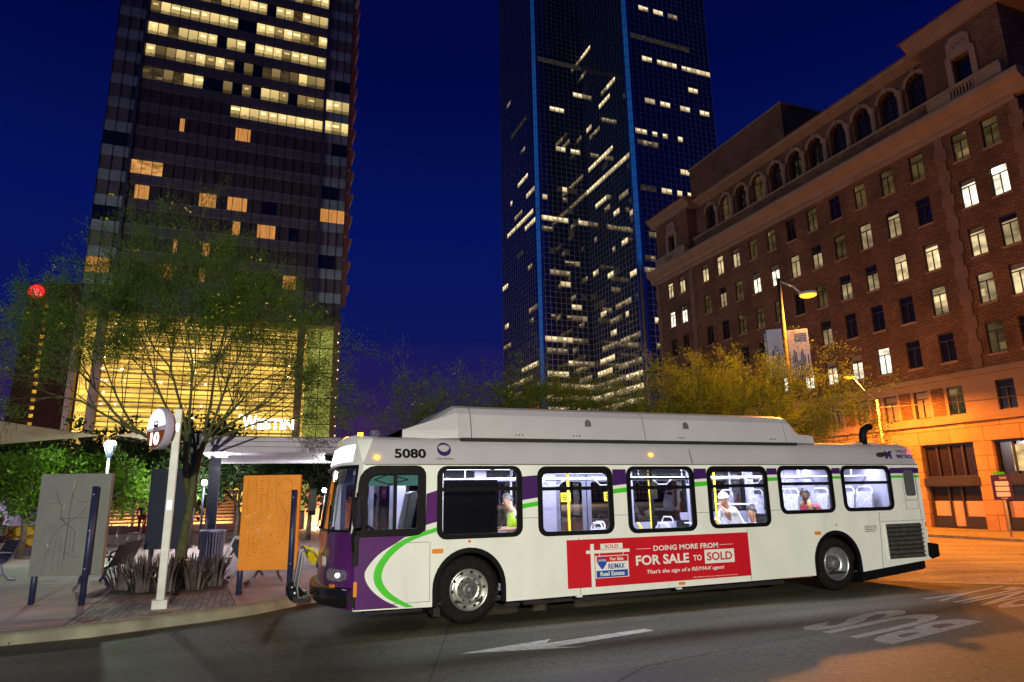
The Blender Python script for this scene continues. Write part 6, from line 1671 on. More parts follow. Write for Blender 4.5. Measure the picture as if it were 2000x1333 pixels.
# aloe clump round the trunk
rng = np.random.default_rng(8)
for k, (x, y, s) in enumerate(((-2.95, 5.55, 1.0), (-2.55, 5.05, 1.05), (-2.10, 4.85, 1.0), (-1.65, 4.95, 0.95), (-1.30, 5.35, 0.9), (-2.70, 6.2, 1.0), (-1.75, 5.7, 0.95), (-2.2, 5.5, 1.0), (-1.35, 6.2, 0.85))):
    q = MB(); z0 = PZ+0.02
    for j in range(44):
        a = rng.uniform(0, 2*PI); r0 = rng.uniform(0.0, 0.26); ln = s*rng.uniform(0.50, 0.95); out_ = rng.uniform(0.2, 1.0)*(0.25+r0*3)
        d = np.array((math.cos(a), math.sin(a))); sd = np.array((-d[1], d[0])); w0 = rng.uniform(0.024, 0.040)
        pts = []
        for i in range(5):
            u = i/4; pos = np.array((x, y)) + d*(r0*0.8 + out_*ln*(u**1.4)*0.62); pts.append((pos[0], pos[1], z0 + ln*(u-0.18*u*u*(1+out_)), w0*(1-u)**0.65+0.001))
        vs = []
        for px, py, pz, w in pts: vs += [(px+sd[0]*w, py+sd[1]*w, pz), (px-sd[0]*w, py-sd[1]*w, pz), (px+d[0]*w*0.55, py+d[1]*w*0.55, pz-w*0.2)]
        fs = []
        for i in range(4):
            for c0, c1 in ((0,1), (1,2), (2,0)): fs.append((3*i+c0, 3*i+c1, 3*i+3+c1, 3*i+3+c0))
        q.add(vs, fs)
    q.build('aloe_plant', M['aloe'], label='spiky aloe plant crowded in the bed around the palo verde trunk', cat='plant', group='aloe plants round the tree')
# ------------------------------------------------------------------ brick building on the far corner
FX = 39.9
brick = thing('brick_building', (55.0, 30.0, -0.65), 'long red brown brick office block with an arcade of round arches under its roof', 'building')
COLS = [18.1+2.29*k for k in range(11)]
PAVR = [13.2, 15.1]; PAVL = [44.85, 46.95]
ROWS = [23.0, 19.8, 16.6, 13.6, 10.5]
Y0, Y1 = 11.6, 49.2
def fb(off=0.0): return lambda u, v, w: (FX - off - w, u, v)
hs = []; wins = []
for r_, zc in enumerate(ROWS + [7.1]):
    for yc in COLS + PAVR + PAVL:
        hw, hh = (0.50, 0.93) if r_ < 5 else (0.52, 0.88)
        hs.append(rect(yc-hw, yc+hw, zc-hh, zc+hh)); wins.append((yc, zc, hw, hh, r_))
# wall in two materials: brick above the stone storey line
q = MB(); q.prism(rect(Y0, Y1, 8.55, 25.2), fb(), -0.45, 0.0, [h for h in hs if h[0][1] > 8.6])
wall = q.build('wall', M['brick'], brick)
q = MB(); q.prism(rect(Y0, Y1, 5.85, 8.55), fb(), -0.45, 0.02, [h for h in hs if h[0][1] < 8.6]); q.build('stone_storey', M['stone'], brick)
for a, b in zip(COLS[:-1], COLS[1:]):     # brick piers let into the stone storey
    q = MB(); q.box(FX-0.035, FX, (a+b)/2-0.42, (a+b)/2+0.42, 6.25, 8.0); q.build('brick_pier', M['brick'], brick)
BAYS = [(12.6, 16.4)] + [(17.5+4.58*k, 20.95+4.58*k) for k in range(6)] + [(45.2, 48.2)]
q = MB(); q.prism(rect(Y0, Y1, -0.65, 5.85), fb(), -0.5, 0.04, [rect(a, b, -0.62, 4.5) for a, b in BAYS]); q.build('stone_base', M['stone_block'], brick)
q = MB()     # string courses, cornice, quoins
for z0, z1, d in ((5.70, 5.86, 0.22), (5.86, 5.95, 0.16), (8.45, 8.62, 0.18), (8.62, 8.80, 0.10), (24.15, 24.45, 0.12)): q.box(FX-d-0.041, FX-0.003 if d < .2 else FX-0.02, Y0-d, Y1+d, z0, z1)
q.build('string_course', M['stone'], brick)
q = MB(); cp = [(0.0, 24.45), (0.25, 24.60), (0.35, 24.95), (0.52, 25.05), (0.80, 25.30), (0.86, 25.62), (0.82, 25.75), (-0.4, 25.75), (-0.4, 24.45)]
q.prism(cp, lambda u, v, w: (FX - u, w, v), Y0-0.9, Y1+0.9); q.build('cornice', M['stone'], brick)
for yc, s in ((16.35, 1), (Y0+0.05, 1), (43.2, -1), (Y1-0.05, -1)):
    q = MB()
    for k in range(19):
        z = 8.85+k*0.805; w = 0.62 if k % 2 else 0.40
        q.box(FX-0.10, FX-0.001, yc-w/2*1.3, yc+w/2*1.3, z, z+0.81)
    q.build('quoin_strip', M['quoin'], brick)
# window fittings
m_warm = lit_mat('warm lit room', (1.0, 0.76, 0.40), 1.0, 0, 1); m_white = lit_mat('white lit room', (1.0, 0.88, 0.66), 2.2, 0, 1)
m_dim = lit_mat('dimly lit room', (1.0, 0.66, 0.26), 0.085, 0, 1); m_mid = lit_mat('half lit room', (1.0, 0.74, 0.38), 0.42, 0, 1)
LIT = {}
def key(yc): return min(range(15), key=lambda i: abs((COLS + PAVR + PAVL)[i]-yc))
# columns 0..10 run away from the near end, 11,12 near pavilion, 13,14 far pavilion
for r_, spec in {0: {10: 'w', 9: 'w', 8: 'w', 7: 'd', 6: 'd', 5: 'n', 4: 'd', 3: 'n', 2: 'd', 1: 'd', 0: 'd', 12: 'd', 11: 'd', 13: 'w', 14: 'w'},
                 1: {10: 'd', 9: 'm', 8: 'd', 7: 'W', 6: 'W', 5: 'm', 4: 'm', 3: 'd', 2: 'm', 1: 'm', 0: 'n', 12: 'W', 11: 'W', 13: 'W', 14: 'W'},
                 2: {10: 'n', 9: 'n', 8: 'd', 7: 'd', 6: 'd', 5: 'n', 4: 'd', 3: 'm', 2: 'm', 1: 'w', 0: 'w', 12: 'w', 11: 'm', 13: 'n', 14: 'n'},
                 3: {10: 'n', 9: 'n', 8: 'n', 7: 'n', 6: 'n', 5: 'm', 4: 'm', 3: 'n', 2: 'n', 1: 'n', 0: 'm', 12: 'm', 11: 'w', 13: 'n', 14: 'n'},
                 4: {10: 'n', 9: 'n', 8: 'n', 7: 'n', 6: 'W', 5: 'W', 4: 'W', 3: 'W', 2: 'W', 1: 'n', 0: 'n', 12: 'd', 11: 'n', 13: 'n', 14: 'n'},
                 5: {10: 'n', 9: 'n', 8: 'W', 7: 'W', 6: 'n', 5: 'd', 4: 'b', 3: 'b', 2: 'b', 1: 'b', 0: 'd', 12: 'n', 11: 'n', 13: 'n', 14: 'n'}}.items():
    for c_, k_ in spec.items(): LIT[r_, c_] = k_
mats_ = {'w': m_warm, 'W': m_white, 'd': m_dim, 'm': m_mid, 'n': M['pane_dark'], 'b': M['pane_blind']}
for yc, zc, hw, hh, r_ in wins:
    q = MB(); x = FX+0.16
    q.prism(rect(yc-hw, yc+hw, zc-hh, zc+hh), lambda u, v, w: (x-w, u, v), 0.0, 0.07, [rect(yc-hw+0.06, yc-0.025, zc-hh+0.06, zc+hh*0.42), rect(yc+0.025, yc+hw-0.06, zc-hh+0.06, zc+hh*0.42), rect(yc-hw+0.06, yc+hw-0.06, zc+hh*0.42+0.06, zc+hh-0.06)])
    w_ = q.build('window', M['frame_dark'], brick)
    kk = LIT[r_, key(yc)]
    q = MB(); q.add([(x+0.02, yc-hw, zc-hh), (x+0.02, yc+hw, zc-hh), (x+0.02, yc+hw, zc+hh), (x+0.02, yc-hw, zc+hh)], [(3,2,1,0)]); q.build('pane', mats_[kk], w_)
    if kk in 'Wwm' and r_ < 5 and (int(yc*7)+r_) % 3:
        q = MB(); dz = 0.25+0.5*((int(yc*13)+r_*5) % 5)/5; q.add([(x+0.014, yc-hw+.05, zc+hh-dz), (x+0.014, yc+hw-.05, zc+hh-dz), (x+0.014, yc+hw-.05, zc+hh), (x+0.014, yc-hw+.05, zc+hh)], [(3,2,1,0)]); q.build('blind', M['pane_blind'] if kk != 'm' else M['pane_dark'], w_)
    if r_ < 5:
        q = MB(); q.box(FX-0.07, FX+0.1, yc-hw-0.06, yc+hw+0.06, zc-hh-0.13, zc-hh-0.005); q.build('sill', M['stone'], w_)
# set back arcade storey between the pavilions
AX = 41.25
AC = [18.1+2.29*k for k in range(11)]
ah = []
for yc in AC:
    ah.append([(yc-0.72, 27.6), (yc+0.72, 27.6)] + [(yc+0.72*math.cos(a), 29.75+0.72*math.sin(a)) for a in np.linspace(0, PI, 13)])
q = MB(); q.prism(rect(16.8, 43.4, 25.7, 31.4), lambda u, v, w: (AX-w, u, v), -0.5, 0.0, ah); q.build('arcade_wall', M['brick'], brick)
for yc, h in zip(AC, ah):
    q = MB(); o_ = [(yc+0.98*math.cos(a), 29.75+0.98*math.sin(a)) for a in np.linspace(0, PI, 13)]; i_ = [(yc+0.73*math.cos(a), 29.75+0.73*math.sin(a)) for a in np.linspace(0, PI, 13)]
    q.prism(o_ + i_[::-1], lambda u, v, w: (AX-w, u, v), -0.05, 0.09); q.box(AX-0.14, AX, yc-0.12, yc+0.12, 30.40, 30.85); q.build('arch_moulding', M['stone'], brick)
    q = MB(); q.add([(AX+0.4, u, v) for u, v in h], [tuple(reversed(range(len(h))))]); aw = q.build('arched_window', M['pane_dark'] if AC.index(yc) < 6 else m_dim if AC.index(yc) % 2 else M['pane_dark'], brick)
    q = MB(); q.box(AX+0.33, AX+0.39, yc-0.03, yc+0.03, 27.6, 30.4); q.box(AX+0.33, AX+0.39, yc-0.7, yc+0.7, 29.7, 29.77); q.box(AX+0.33, AX+0.39, yc-0.7, yc+0.7, 28.6, 28.65); q.build('glazing_bar', M['frame_dark'], aw)
for k in range(10):
    yc = AC[k]+1.145
    q = MB(); q.lathe([(0.30, 27.5), (0.30, 27.75), (0.20, 27.85), (0.19, 28.6), (0.17, 29.3), (0.26, 29.45), (0.31, 29.6), (0.31, 29.75)], (AX-0.18, yc, 0), n=12); q.build('column', M['stone'], brick)
q = MB(); q.box(AX-0.55, AX+0.5, 16.8, 43.4, 25.75, 27.45); q.build('parapet', M['brick'], brick)
q = MB(); q.box(AX-0.62, AX+0.4, 16.85, 43.35, 27.45, 27.62); q.build('arcade_sill', M['stone'], brick)
q = MB(); q.prism([(0.0, 31.0), (0.30, 31.15), (0.75, 31.35), (0.80, 31.6), (-2.5, 32.1), (-2.5, 31.0)], lambda u, v, w: (AX-u, w, v), 16.9, 43.3); q.build('eaves', M['stone'], brick)
q = MB(); q.prism([(0.86, 31.6), (0.86, 31.68), (-9, 33.4), (-9, 33.3)], lambda u, v, w: (AX-u, w, v), 16.9, 43.3); q.build('tile_roof', M['tile'], brick)
# pavilions
for y0, y1, flip in ((Y0, 16.75, 0), (43.45, Y1, 1)):
    yc = (y0+y1)/2; PX = FX+0.25
    hole = rect(yc-0.55, yc+0.55, 27.3, 29.0)
    q = MB(); q.prism(rect(y0, y1, 25.7, 31.0), lambda u, v, w: (PX-w, u, v), -0.6, 0.0, [hole])
    q.box(PX+0.6, 52, y0, y0+0.5, 25.7, 31.0); q.box(PX+0.6, 52, y1-0.5, y1, 25.7, 31.0); q.build('pavilion_wall', M['brick'], brick)
    q = MB(); q.prism([(yc-0.95, 27.0), (yc+0.95, 27.0), (yc+0.95, 29.2), (yc+0.75, 29.4), (yc+0.75, 30.2), (yc+0.4, 30.5), (yc-0.4, 30.5), (yc-0.75, 30.2), (yc-0.75, 29.4), (yc-0.95, 29.2)], lambda u, v, w: (PX-w, u, v), -0.02, 0.14, [rect(yc-0.58, yc+0.58, 27.0001+.02, 29.03)])
    q.build('stone_surround', M['stone'], brick)
    q = MB()
    for k in range(7): 
        u = yc-0.42+0.14*k
        sphere(q, (PX-0.15, u, 29.8+0.12*math.sin(k*2.1)), 0.06, 0.09, 0.12, 6, 5)
    q.build('carved_cartouche', M['stone'], brick)
    q = MB(); q.add([(PX+0.35, yc-0.6, 27.2), (PX+0.35, yc+0.6, 27.2), (PX+0.35, yc+0.6, 29.1), (PX+0.35, yc-0.6, 29.1)], [(3,2,1,0)]); q.build('loggia_window', M['pane_dark'], brick)
    q = MB(); q.prism([(0.0, 31.0), (0.25, 31.1), (0.30, 31.4), (0.70, 31.65), (0.75, 31.95), (-3, 31.95), (-3, 31.0)], lambda u, v, w: (PX-u, w, v), y0-0.7, y1+0.7); q.build('pavilion_cornice', M['stone'], brick)
    q = MB(); a, b = (PX-0.9, y0-0.9), (52, y1+0.9); q.add([(a[0], a[1], 31.96), (b[0], a[1], 31.96), (b[0], b[1], 31.96), (a[0], b[1], 31.96), (a[0]+4, (y0+y1)/2, 33.6), (b[0]-3, (y0+y1)/2, 33.6)], [(0,1,5,4), (1,2,5), (2,3,4,5), (3,0,4), (3,2,1,0)]); q.build('pavilion_roof', M['tile'], brick)
    q = MB(); q.box(PX-0.55, PX-0.30, y0+0.2, y1-0.2, 26.75, 26.98); q.box(PX-0.5, PX-0.02, y0+0.2, yc-0.75, 25.75, 26.75); q.box(PX-0.5, PX-0.02, yc+0.75, y1-0.2, 25.75, 26.75); q.build('balcony_rail', M['stone'], brick)
    q = MB()
    for k in range(7): q.lathe([(0.09, 25.75), (0.05, 25.85), (0.10, 26.1), (0.05, 26.45), (0.08, 26.75)], (PX-0.42, yc-0.62+0.207*k, 0), n=8)
    q.build('baluster', M['stone'], brick)
# the rest of the mass
q = MB(); q.box(FX+0.46, 80, Y0+0.4, Y1, -0.65, 25.7); q.box(AX+0.52, 80, Y0+0.6, Y1-0.6, 25.7, 31.0); q.build('core', M['brick'], brick)
q = MB(); q.box(FX+0.02, 80, Y0, Y0+0.39, -0.65, 25.5); q.build('end_wall', M['brick'], brick)
q = MB(); q.box(48.0, 62, 36.8, 52.5, 31.3, 41.0); ph = q.build('penthouse', M['brick_plain'], brick)
q = MB(); q.box(47.85, 62.1, 36.65, 52.6, 41.0, 41.25); q.build('coping', M['stone'], ph)
for y in (46.0, 50.6):
    q = MB(); q.box(47.9, 47.98, y-0.55, y+0.55, 34.6, 37.2); q.build('window', m_dim, ph)
# shop fronts
for k, (a, b) in enumerate(BAYS):
    x = FX+0.30
    q = MB(); f_ = [rect(a+0.08+(b-a-0.16)*i/4+0.05, a+0.08+(b-a-0.16)*(i+1)/4-0.05, 2.55, 4.38) for i in range(4)]
    f_ += [rect(a+0.15, a+(b-a)*0.38, 0.1, 1.85), rect(a+(b-a)*0.38+0.1, a+(b-a)*0.62, -0.50, 1.85), rect(a+(b-a)*0.62+0.1, b-0.15, 0.1, 1.85)]
    q.prism(rect(a, b, -0.62, 4.5), lambda u, v, w: (x-w, u, v), 0.0, 0.10, f_); sf = q.build('shopfront', M['frame_dark'], brick)
    q = MB(); q.add([(x+0.05, a, 2.4), (x+0.05, b, 2.4), (x+0.05, b, 4.5), (x+0.05, a, 4.5)], [(3,2,1,0)]); q.build('transom_glass', M['shop_dark'], sf)
    q = MB(); q.add([(x+0.05, a, -0.62), (x+0.05, b, -0.62), (x+0.05, b, 1.0), (x+0.05, a, 1.0)], [(3,2,1,0)]); q.build('papered_glass', M['shop_paper'], sf)
    q = MB(); q.add([(x+0.05, a, 1.0), (x+0.05, b, 1.0), (x+0.05, b, 2.4), (x+0.05, a, 2.4)], [(3,2,1,0)]); q.build('shop_glass', M['shop_dark'], sf)
    q = MB(); q.box(FX-0.12, FX+0.15, a-0.05, b+0.05, 1.92, 2.42); q.build('awning_box', M['frame_dark'], sf)
q = MB(); q.add([(FX+0.34, 12.9, 2.7), (FX+0.34, 15.6, 2.7), (FX+0.34, 15.6, 4.2), (FX+0.34, 12.9, 4.2)], [(3,2,1,0)]); q.build('lit_showroom', lit_mat('lit showroom', (1.0, 0.66, 0.28), 1.1, 0, 1), brick)
mast = MB(); mast.tube([(55, 37.5, 33.5), (55, 37.5, 47.5)], [0.10, 0.03], 6)
mast.build('radio_mast', M['bench'], label='thin radio mast on the roof of the brick building', cat='mast')

# ------------------------------------------------------------------ hotel tower
HY = 80.0
hotel = thing('hotel_tower', (-6.2, 95.0, 0.0), 'tall hotel tower with curtained rooms, lit office floors and a glowing golden podium', 'building')
H0, H1, HT = -21.5, 9.1, 108.0
m_wall = mat('dark metal cladding', (0.085, 0.078, 0.078), 0.5, metal=0.3, var=0.3, scale=0.25, stretch=(1, 1, 3))
m_span = mat('grey spandrel metal', (0.17, 0.155, 0.16), 0.5, metal=0.2, var=0.2, scale=0.3)
m_band = mat('grey green spandrel glass', (0.24, 0.30, 0.29), 0.3, spec=0.6, var=0.2, scale=0.3)
m_curtain = mat('drawn curtain behind glass', (0.052, 0.042, 0.036), 0.55, spec=0.5, var=0.45, scale=2.2, stretch=(2.2, 1, 0.15))
m_sidepane = mat('pale side bay glass', (0.13, 0.115, 0.105), 0.3, spec=0.6, var=0.25, scale=0.5)
m_room = lit_mat('hotel room lamp light', (1.0, 0.46, 0.13), 0.75, 0, 1); m_curt_lit = emit('lit curtain', (1.0, 0.42, 0.11), 0.55, var=0.4, scale=5, stretch=(3, 1, 0.1))
OG = (1.2342, -18.0+6.2-15.0, 3.45, 29.3, 0.53)
m_office = grid_room('office light', (1.0, 0.72, 0.28), 1.15, *OG, lo=0.45); m_office_dim = grid_room('office half light', (1.0, 0.68, 0.26), 0.40, *OG); m_office_lo = lit_mat('office low light', (1.0, 0.66, 0.3), 0.07, 0, 1)
q = MB(); q.box(H0, H1, HY, HY+30, 25.0, HT); q.build('tower_body', m_wall, hotel)
FL = [29.3+3.45*k for k in range(21)]
for z in FL:
    q = MB(); q.box(-18.0, 5.6, HY-0.12, HY, z-1.45, z-0.02); q.build('spandrel', m_span, hotel)
q = MB()
for z in FL:
    for dz in (-1.3, -0.95, -0.6): q.box(-18.0, 5.6, HY-0.30, HY-0.26, z+dz, z+dz+0.05)
q.build('sunshade_rail', M['grille'], hotel)
for z in FL:
    for a, b in ((H0, -18.35), (5.75, H1)):
        q = MB(); q.box(a, b, HY-0.2, HY, z-1.45, z-0.05); q.build('side_bay_spandrel', m_band, hotel)
q = MB()
for x in (H0, -20.2, -18.9, 6.9, 8.05, H1-0.02): q.box(x-0.035, x+0.035, HY-0.26, HY-0.02, 25.0, HT)
q.build('side_bay_mullion', M['frame_dark'], hotel)
q = MB()
for x in (-18.2, 5.62): q.box(x-0.16, x+0.16, HY-0.5, HY, 25.0, HT)
q.build('corner_fin', mat('slate blue fin', (0.045, 0.05, 0.085), 0.4, var=0.2), hotel)
q = MB(); nx = 19; bw = (5.45+18.0)/nx
for k in range(nx+1): q.box(-18.0+bw*k-0.03, -18.0+bw*k+0.03, HY-0.16, HY, 25.0, HT)
q.build('mullion', M['frame_dark'], hotel)
q = MB()
for z in FL[:14]:
    q.box(H1, H1+0.7, HY+0.4, HY+0.7, z-1.5, z+1.3); q.add([(H1, HY+0.2, z-1.5), (H1+0.9, HY+0.2, z+0.6), (H1+0.9, HY+0.5, z+0.6), (H1, HY+0.5, z-1.5)], [(0,1,2,3)])
for z in FL:
    q.prism([(H1, z-1.6), (H1+1.15, z+0.9), (H1+1.15, z+1.5), (H1, z+1.7)], lambda u, v, w: (u, HY+w, v), 0.3, 18)
q.build('balcony_fin', mat('bronze balcony fin', (0.42, 0.22, 0.12), 0.6), hotel)
# panes: (column range, floor, kind)
rnd = random.Random(14)
ROOM = {4: [(0, 3, 'R')], 3: [(0.6, 2, 'C'), (6.7, 8.4, 'C'), (9.5, 11.5, 'C'), (13, 14.6, 'n')], 2: [(10.2, 11.0, 'C'), (12.7, 14.6, 'C'), (16, 17, 'n')], 6: [(4.1, 4.6, 'C'), (9.7, 11.3, 'C')], 0: [(3.5, 4.9, 'C'), (7.4, 8.0, 'C'), (15.7, 17.1, 'C')], 1: [(4.7, 5.1, 'C'), (7.5, 8.2, 'd')]}
panes = []
for k, z in enumerate(FL):
    if k < 7:
        for a, b, kk in ROOM.get(k, []): panes.append((-18+bw*a, -18+bw*b, z, 1.9, {'R': m_room, 'C': m_curt_lit, 'n': M['pane_dark'], 'd': m_curt_lit}[kk]))
        panes.append((-18.0, 5.45, z, 1.95, None))
    elif k == 7:
        for c in range(9, nx): panes.append((-18+bw*c, -18+bw*(c+1), z, 1.75, m_office))
        panes.append((-18.0, 5.45, z, 1.9, None))
    else:
        for c in range(nx):
            p = rnd.random(); side_ = c < 6 or c > 12
            if k == 8: mm = (m_office_lo if c in (0, 1, 3) else m_office if c in (4, 5, 13, 12) else m_office_dim if c in (2, 8, 10, 16, 17, 18, 14) else M['pane_dark'])
            elif side_: mm = m_office if p < 0.50 else m_office_dim if p < 0.86 else m_office_lo
            else: mm = m_office if p < 0.18 else m_office_dim if p < 0.42 else m_office_lo if p < 0.72 else M['pane_dark']
            if k >= 10 and p < 0.6 and mm is not M['pane_dark']: mm = m_office
            panes.append((-18+bw*c, -18+bw*(c+1), z, 1.85, mm))
def pane_box(mb, x0, x1, z, h, y):
    mb.add([(x0+0.03, y, z), (x1-0.03, y, z), (x1-0.03, y, z+h), (x0+0.03, y, z+h)], [(0,1,2,3)])
cur = MB(); rest = {}; count = 0
for x0, x1, z, h, mm in panes:
    if mm is None: pane_box(cur, x0, x1, z, h, HY-0.03)
    elif mm in (m_office, m_room, m_curt_lit, m_office_dim) and z < 76 and count < 96:
        q = MB(); pane_box(q, x0, x1, z, h, HY-0.06); q.build('window', mm, hotel); count += 1
    else: pane_box(rest.setdefault(mm.name, (mm, MB()))[1], x0, x1, z, h, HY-0.06)
cur.build('curtained_glazing', m_curtain, hotel)
for nm, (mm, mb) in rest.items(): mb.build('unlit_glazing' if mm is M['pane_dark'] else 'office_glazing', mm, hotel, kind='stuff')
q = MB(); sb = {}
for k, z in enumerate(FL):
    for x0, x1 in ((H0, -20.2), (-20.2, -18.9), (5.75, 6.9), (6.9, 8.05), (8.05, H1)):
        mm = m_sidepane
        if k == 0 and x0 < 0: mm = m_curt_lit
        if k == 3 and x0 > 0: mm = m_curt_lit
        if k in (7, 8) and x0 > 5: mm = m_office
        if k in (2, 5) and x0 < -20: mm = M['pane_dark']
        if k in (6, 9) and x0 > 6.5 or k in (1, 4) and 5 < x0 < 7: mm = M['pane_dark']
        q = MB(); pane_box(q, x0, x1, z, 1.95, HY-0.08); q.build('side_bay_pane', mm, hotel)
# glowing podium: lit wall behind slats, mullions and bulbs
pod_ = emit('golden lobby light', (1.0, 0.62, 0.11), 1.15, var=0.6, scale=0.9, stretch=(0.25, 1, 1.6))
q = MB(); q.box(H0, H1, HY+4.0, HY+4.2, 0.0, 25.0); q.build('podium_back_wall', pod_, hotel)
q = MB(); q.box(H0, H1, HY-0.1, HY+4.0, 24.6, 25.1); q.build('podium_soffit', m_wall, hotel)
q = MB(); q.box(H0, H1, HY+0.1, HY+4, 0, 0.3); q.build('podium_floor', m_wall, hotel)
q = MB()
for k in range(40):
    z = 1.0+k*0.59; q.box(-18.6, 3.9, HY+0.30, HY+0.62, z, z+0.10+0.12*((k*7) % 3 == 0))
q.build('podium_slat', mat('golden slat', (0.50, 0.30, 0.06), 0.5, var=0.2), hotel)
q = MB()
for k in range(16):
    x = -18.6+k*1.5; q.box(x-0.045, x+0.045, HY-0.05, HY+0.1, 0.3, 24.6)
for k in range(8): q.box(-18.6, 3.9, HY-0.05, HY+0.08, 3.0*k+0.9, 3.0*k+0.98)
q.build('podium_mullion', mat('bronze mullion', (0.10, 0.06, 0.02), 0.5), hotel)
m_col = mat('pink brown column', (0.19, 0.10, 0.075), 0.6, var=0.2)
for x, w in ((-18.9, 0.45), (4.15, 0.45), (8.75, 0.40), (-21.3, 0.3)):
    q = MB(); q.box(x-w, x+w, HY-0.7, HY+0.6, 0.0, 25.0); q.build('podium_column', m_col, hotel)
q = MB(); rr = random.Random(9)
for k in range(62):
    x, z = rr.choice((-17.9, -16.2, -12.0, -8.3, -7.0, -2.6, -1.6, 0.8, 2.9))+rr.uniform(-0.5, 0.5), 1.8+rr.randrange(1, 16)*1.42
    sphere(q, (x, HY+0.2, z), rr.uniform(0.07, 0.16), 0.1, rr.uniform(0.06, 0.13), 8, 6)
q.build('podium_bulb', emit('lobby bulb', (1.0, 0.80, 0.40), 14.0), hotel)
q = MB(); q.box(5.0, 8.35, HY+0.8, HY+0.9, 0, 24.3); q.build('stair_glass', emit('green gold stair light', (0.78, 0.80, 0.16), 0.42, var=0.5, scale=0.35, stretch=(1, 1, 0.6)), hotel)
q = MB()
for k in range(7): q.box(4.9, 8.4, HY-0.05, HY+0.05, 3.4*k+1.0, 3.4*k+1.12)
q.box(6.6, 6.7, HY-0.05, HY+0.05, 0, 24.3); q.build('stair_mullion', M['frame_dark'], hotel)
q = MB()
for k in range(19): sphere(q, (8.95+rr.uniform(-.12, .12), HY-0.75, 1+k*1.25), 0.05, 0.05, 0.09, 6, 4)
q.build('column_sparkle', emit('small pink lamps', (1.0, 0.60, 0.42), 6.0), hotel)
s = MB(); sy_ = HY-1.2
put_text(s, 'W', (-2.35, sy_, 10.35), (1,0,0), (0,0,1), width=1.75, height=1.75, bold=0.03, depth=0.25)
put_text(s, 'ESTIN', (-0.55, sy_, 10.35), (1,0,0), (0,0,1), width=4.35, height=1.35, bold=0.035, depth=0.25)
s.tube([(-2.3, sy_, 12.05), (-2.65, sy_, 12.15), (-2.75, sy_, 11.9), (-2.55, sy_, 11.7)], 0.09, 6)
s.build('building_sign', M['letter_glow'], label='glowing white hotel name letters above the canopy', cat='sign')

# brown block behind the hotel
t = thing('brown_building', (-39, 150, 0), 'dark brown block with a column of small yellow windows and red disc sign', 'building')
q = MB(); q.prism([(-45.2, 0), (-34, 0), (-34, 45.2), (-44.1, 43.9)], lambda u, v, w: (u, 140+w, v), 0.0, 20); q.build('block', mat('brown render', (0.10, 0.036, 0.022), 0.9, var=0.2, scale=0.2), t)
for k in range(18):
    q = MB(); z = 39.7-k*1.55; x = -40.9+0.005*k; q.box(x-0.32, x+0.32, 139.85, 139.99, z-0.32, z+0.32); q.build('window', emit('yellow stair light', (1.0, 0.52, 0.06), 0.9 if k % 3 else 0.45, var=0.4), t) if k in (0, 1) else q.build('window', bpy.data.materials['yellow stair light'] if k % 3 == 0 else bpy.data.materials['yellow stair light.001'], t)
q = MB(); q.lathe([(0.0, -0.5), (1.28, -0.5), (1.35, -0.3), (1.35, 0.0)], (-42.9, 139.9, 42.5), 'y', 28); q.build('disc_sign', M['red_glow'], label='round glowing red sign high on the brown block', cat='sign')
q = MB()
for k in range(3): put_text(q, ('XXX', 'AA', 'XX')[k], (-42.9, 139.38, 42.85-0.55*k), (1,0,0), (0,0,1), height=0.3, width=1.2, center=True) if False else q.box(-43.6+0.3*k, -42.3+0.2*k, 139.36, 139.39, 42.7-0.5*k, 42.9-0.5*k)
bpy.data.objects['disc_sign']; q.build('sign_marks', emit('pale red marks', (1.0, 0.30, 0.30), 2.0), bpy.data.objects['disc_sign'])

# ------------------------------------------------------------------ glass tower
tower = thing('glass_tower', (110, 190, 0.0), 'dark blue glass skyscraper of stepped plan with bright blue corner strips', 'building')
m_glass = new_mat('dark tower glass'); m_, n, l, out = m_glass
b_ = n.new('ShaderNodeBsdfPrincipled'); l.new(b_.outputs[0], out.inputs[0]); m_glass = m_
b_.inputs['Base Color'].default_value = (0.010, 0.011, 0.016, 1); b_.inputs['Roughness'].default_value = 0.06; b_.inputs['IOR'].default_value = 2.1; b_.inputs['Specular IOR Level'].default_value = 0.75
tc = n.new('ShaderNodeTexCoord'); nz = n.new('ShaderNodeTexNoise'); nz.inputs['Scale'].default_value = 0.12; l.new(tc.outputs['Object'], nz.inputs['Vector'])
bp = n.new('ShaderNodeBump'); bp.inputs['Strength'].default_value = 0.05; bp.inputs['Distance'].default_value = 1.0; l.new(nz.outputs['Fac'], bp.inputs['Height']); l.new(bp.outputs[0], b_.inputs['Normal'])
m_mull = mat('aluminium mullion', (0.46, 0.42, 0.42), 0.5, metal=0.0, var=0.15)
m_fin = mat('blue corner glass', (0.32, 0.44, 0.62), 0.10, metal=0.95, var=0.1, scale=0.1)
XA, XB, XD = 84.2, 103.4, 136.2; YC, YA, YL = 150.0, 181.0, 216.0; TT = 215.0
foot = [(XA, YL), (XA, YA), (XB, YA), (XB, YC), (XD, YC), (XD, YL)]
q = MB(); q.prism(foot, xy(0), 0.0, TT); q.build('facade', m_glass, tower)
FH = 3.87; NF = int(TT/FH)
faces = {'L': (Vector((XA, YL, 0)), Vector((0, -1, 0)), YL-YA, Vector((-1, 0, 0))), 'A': (Vector((XA, YA, 0)), Vector((1, 0, 0)), XB-XA, Vector((0, -1, 0))),
         'B': (Vector((XB, YA, 0)), Vector((0, -1, 0)), YA-YC, Vector((-1, 0, 0))), 'R': (Vector((XB, YC, 0)), Vector((1, 0, 0)), XD-XB, Vector((0, -1, 0)))}
CW = 1.94
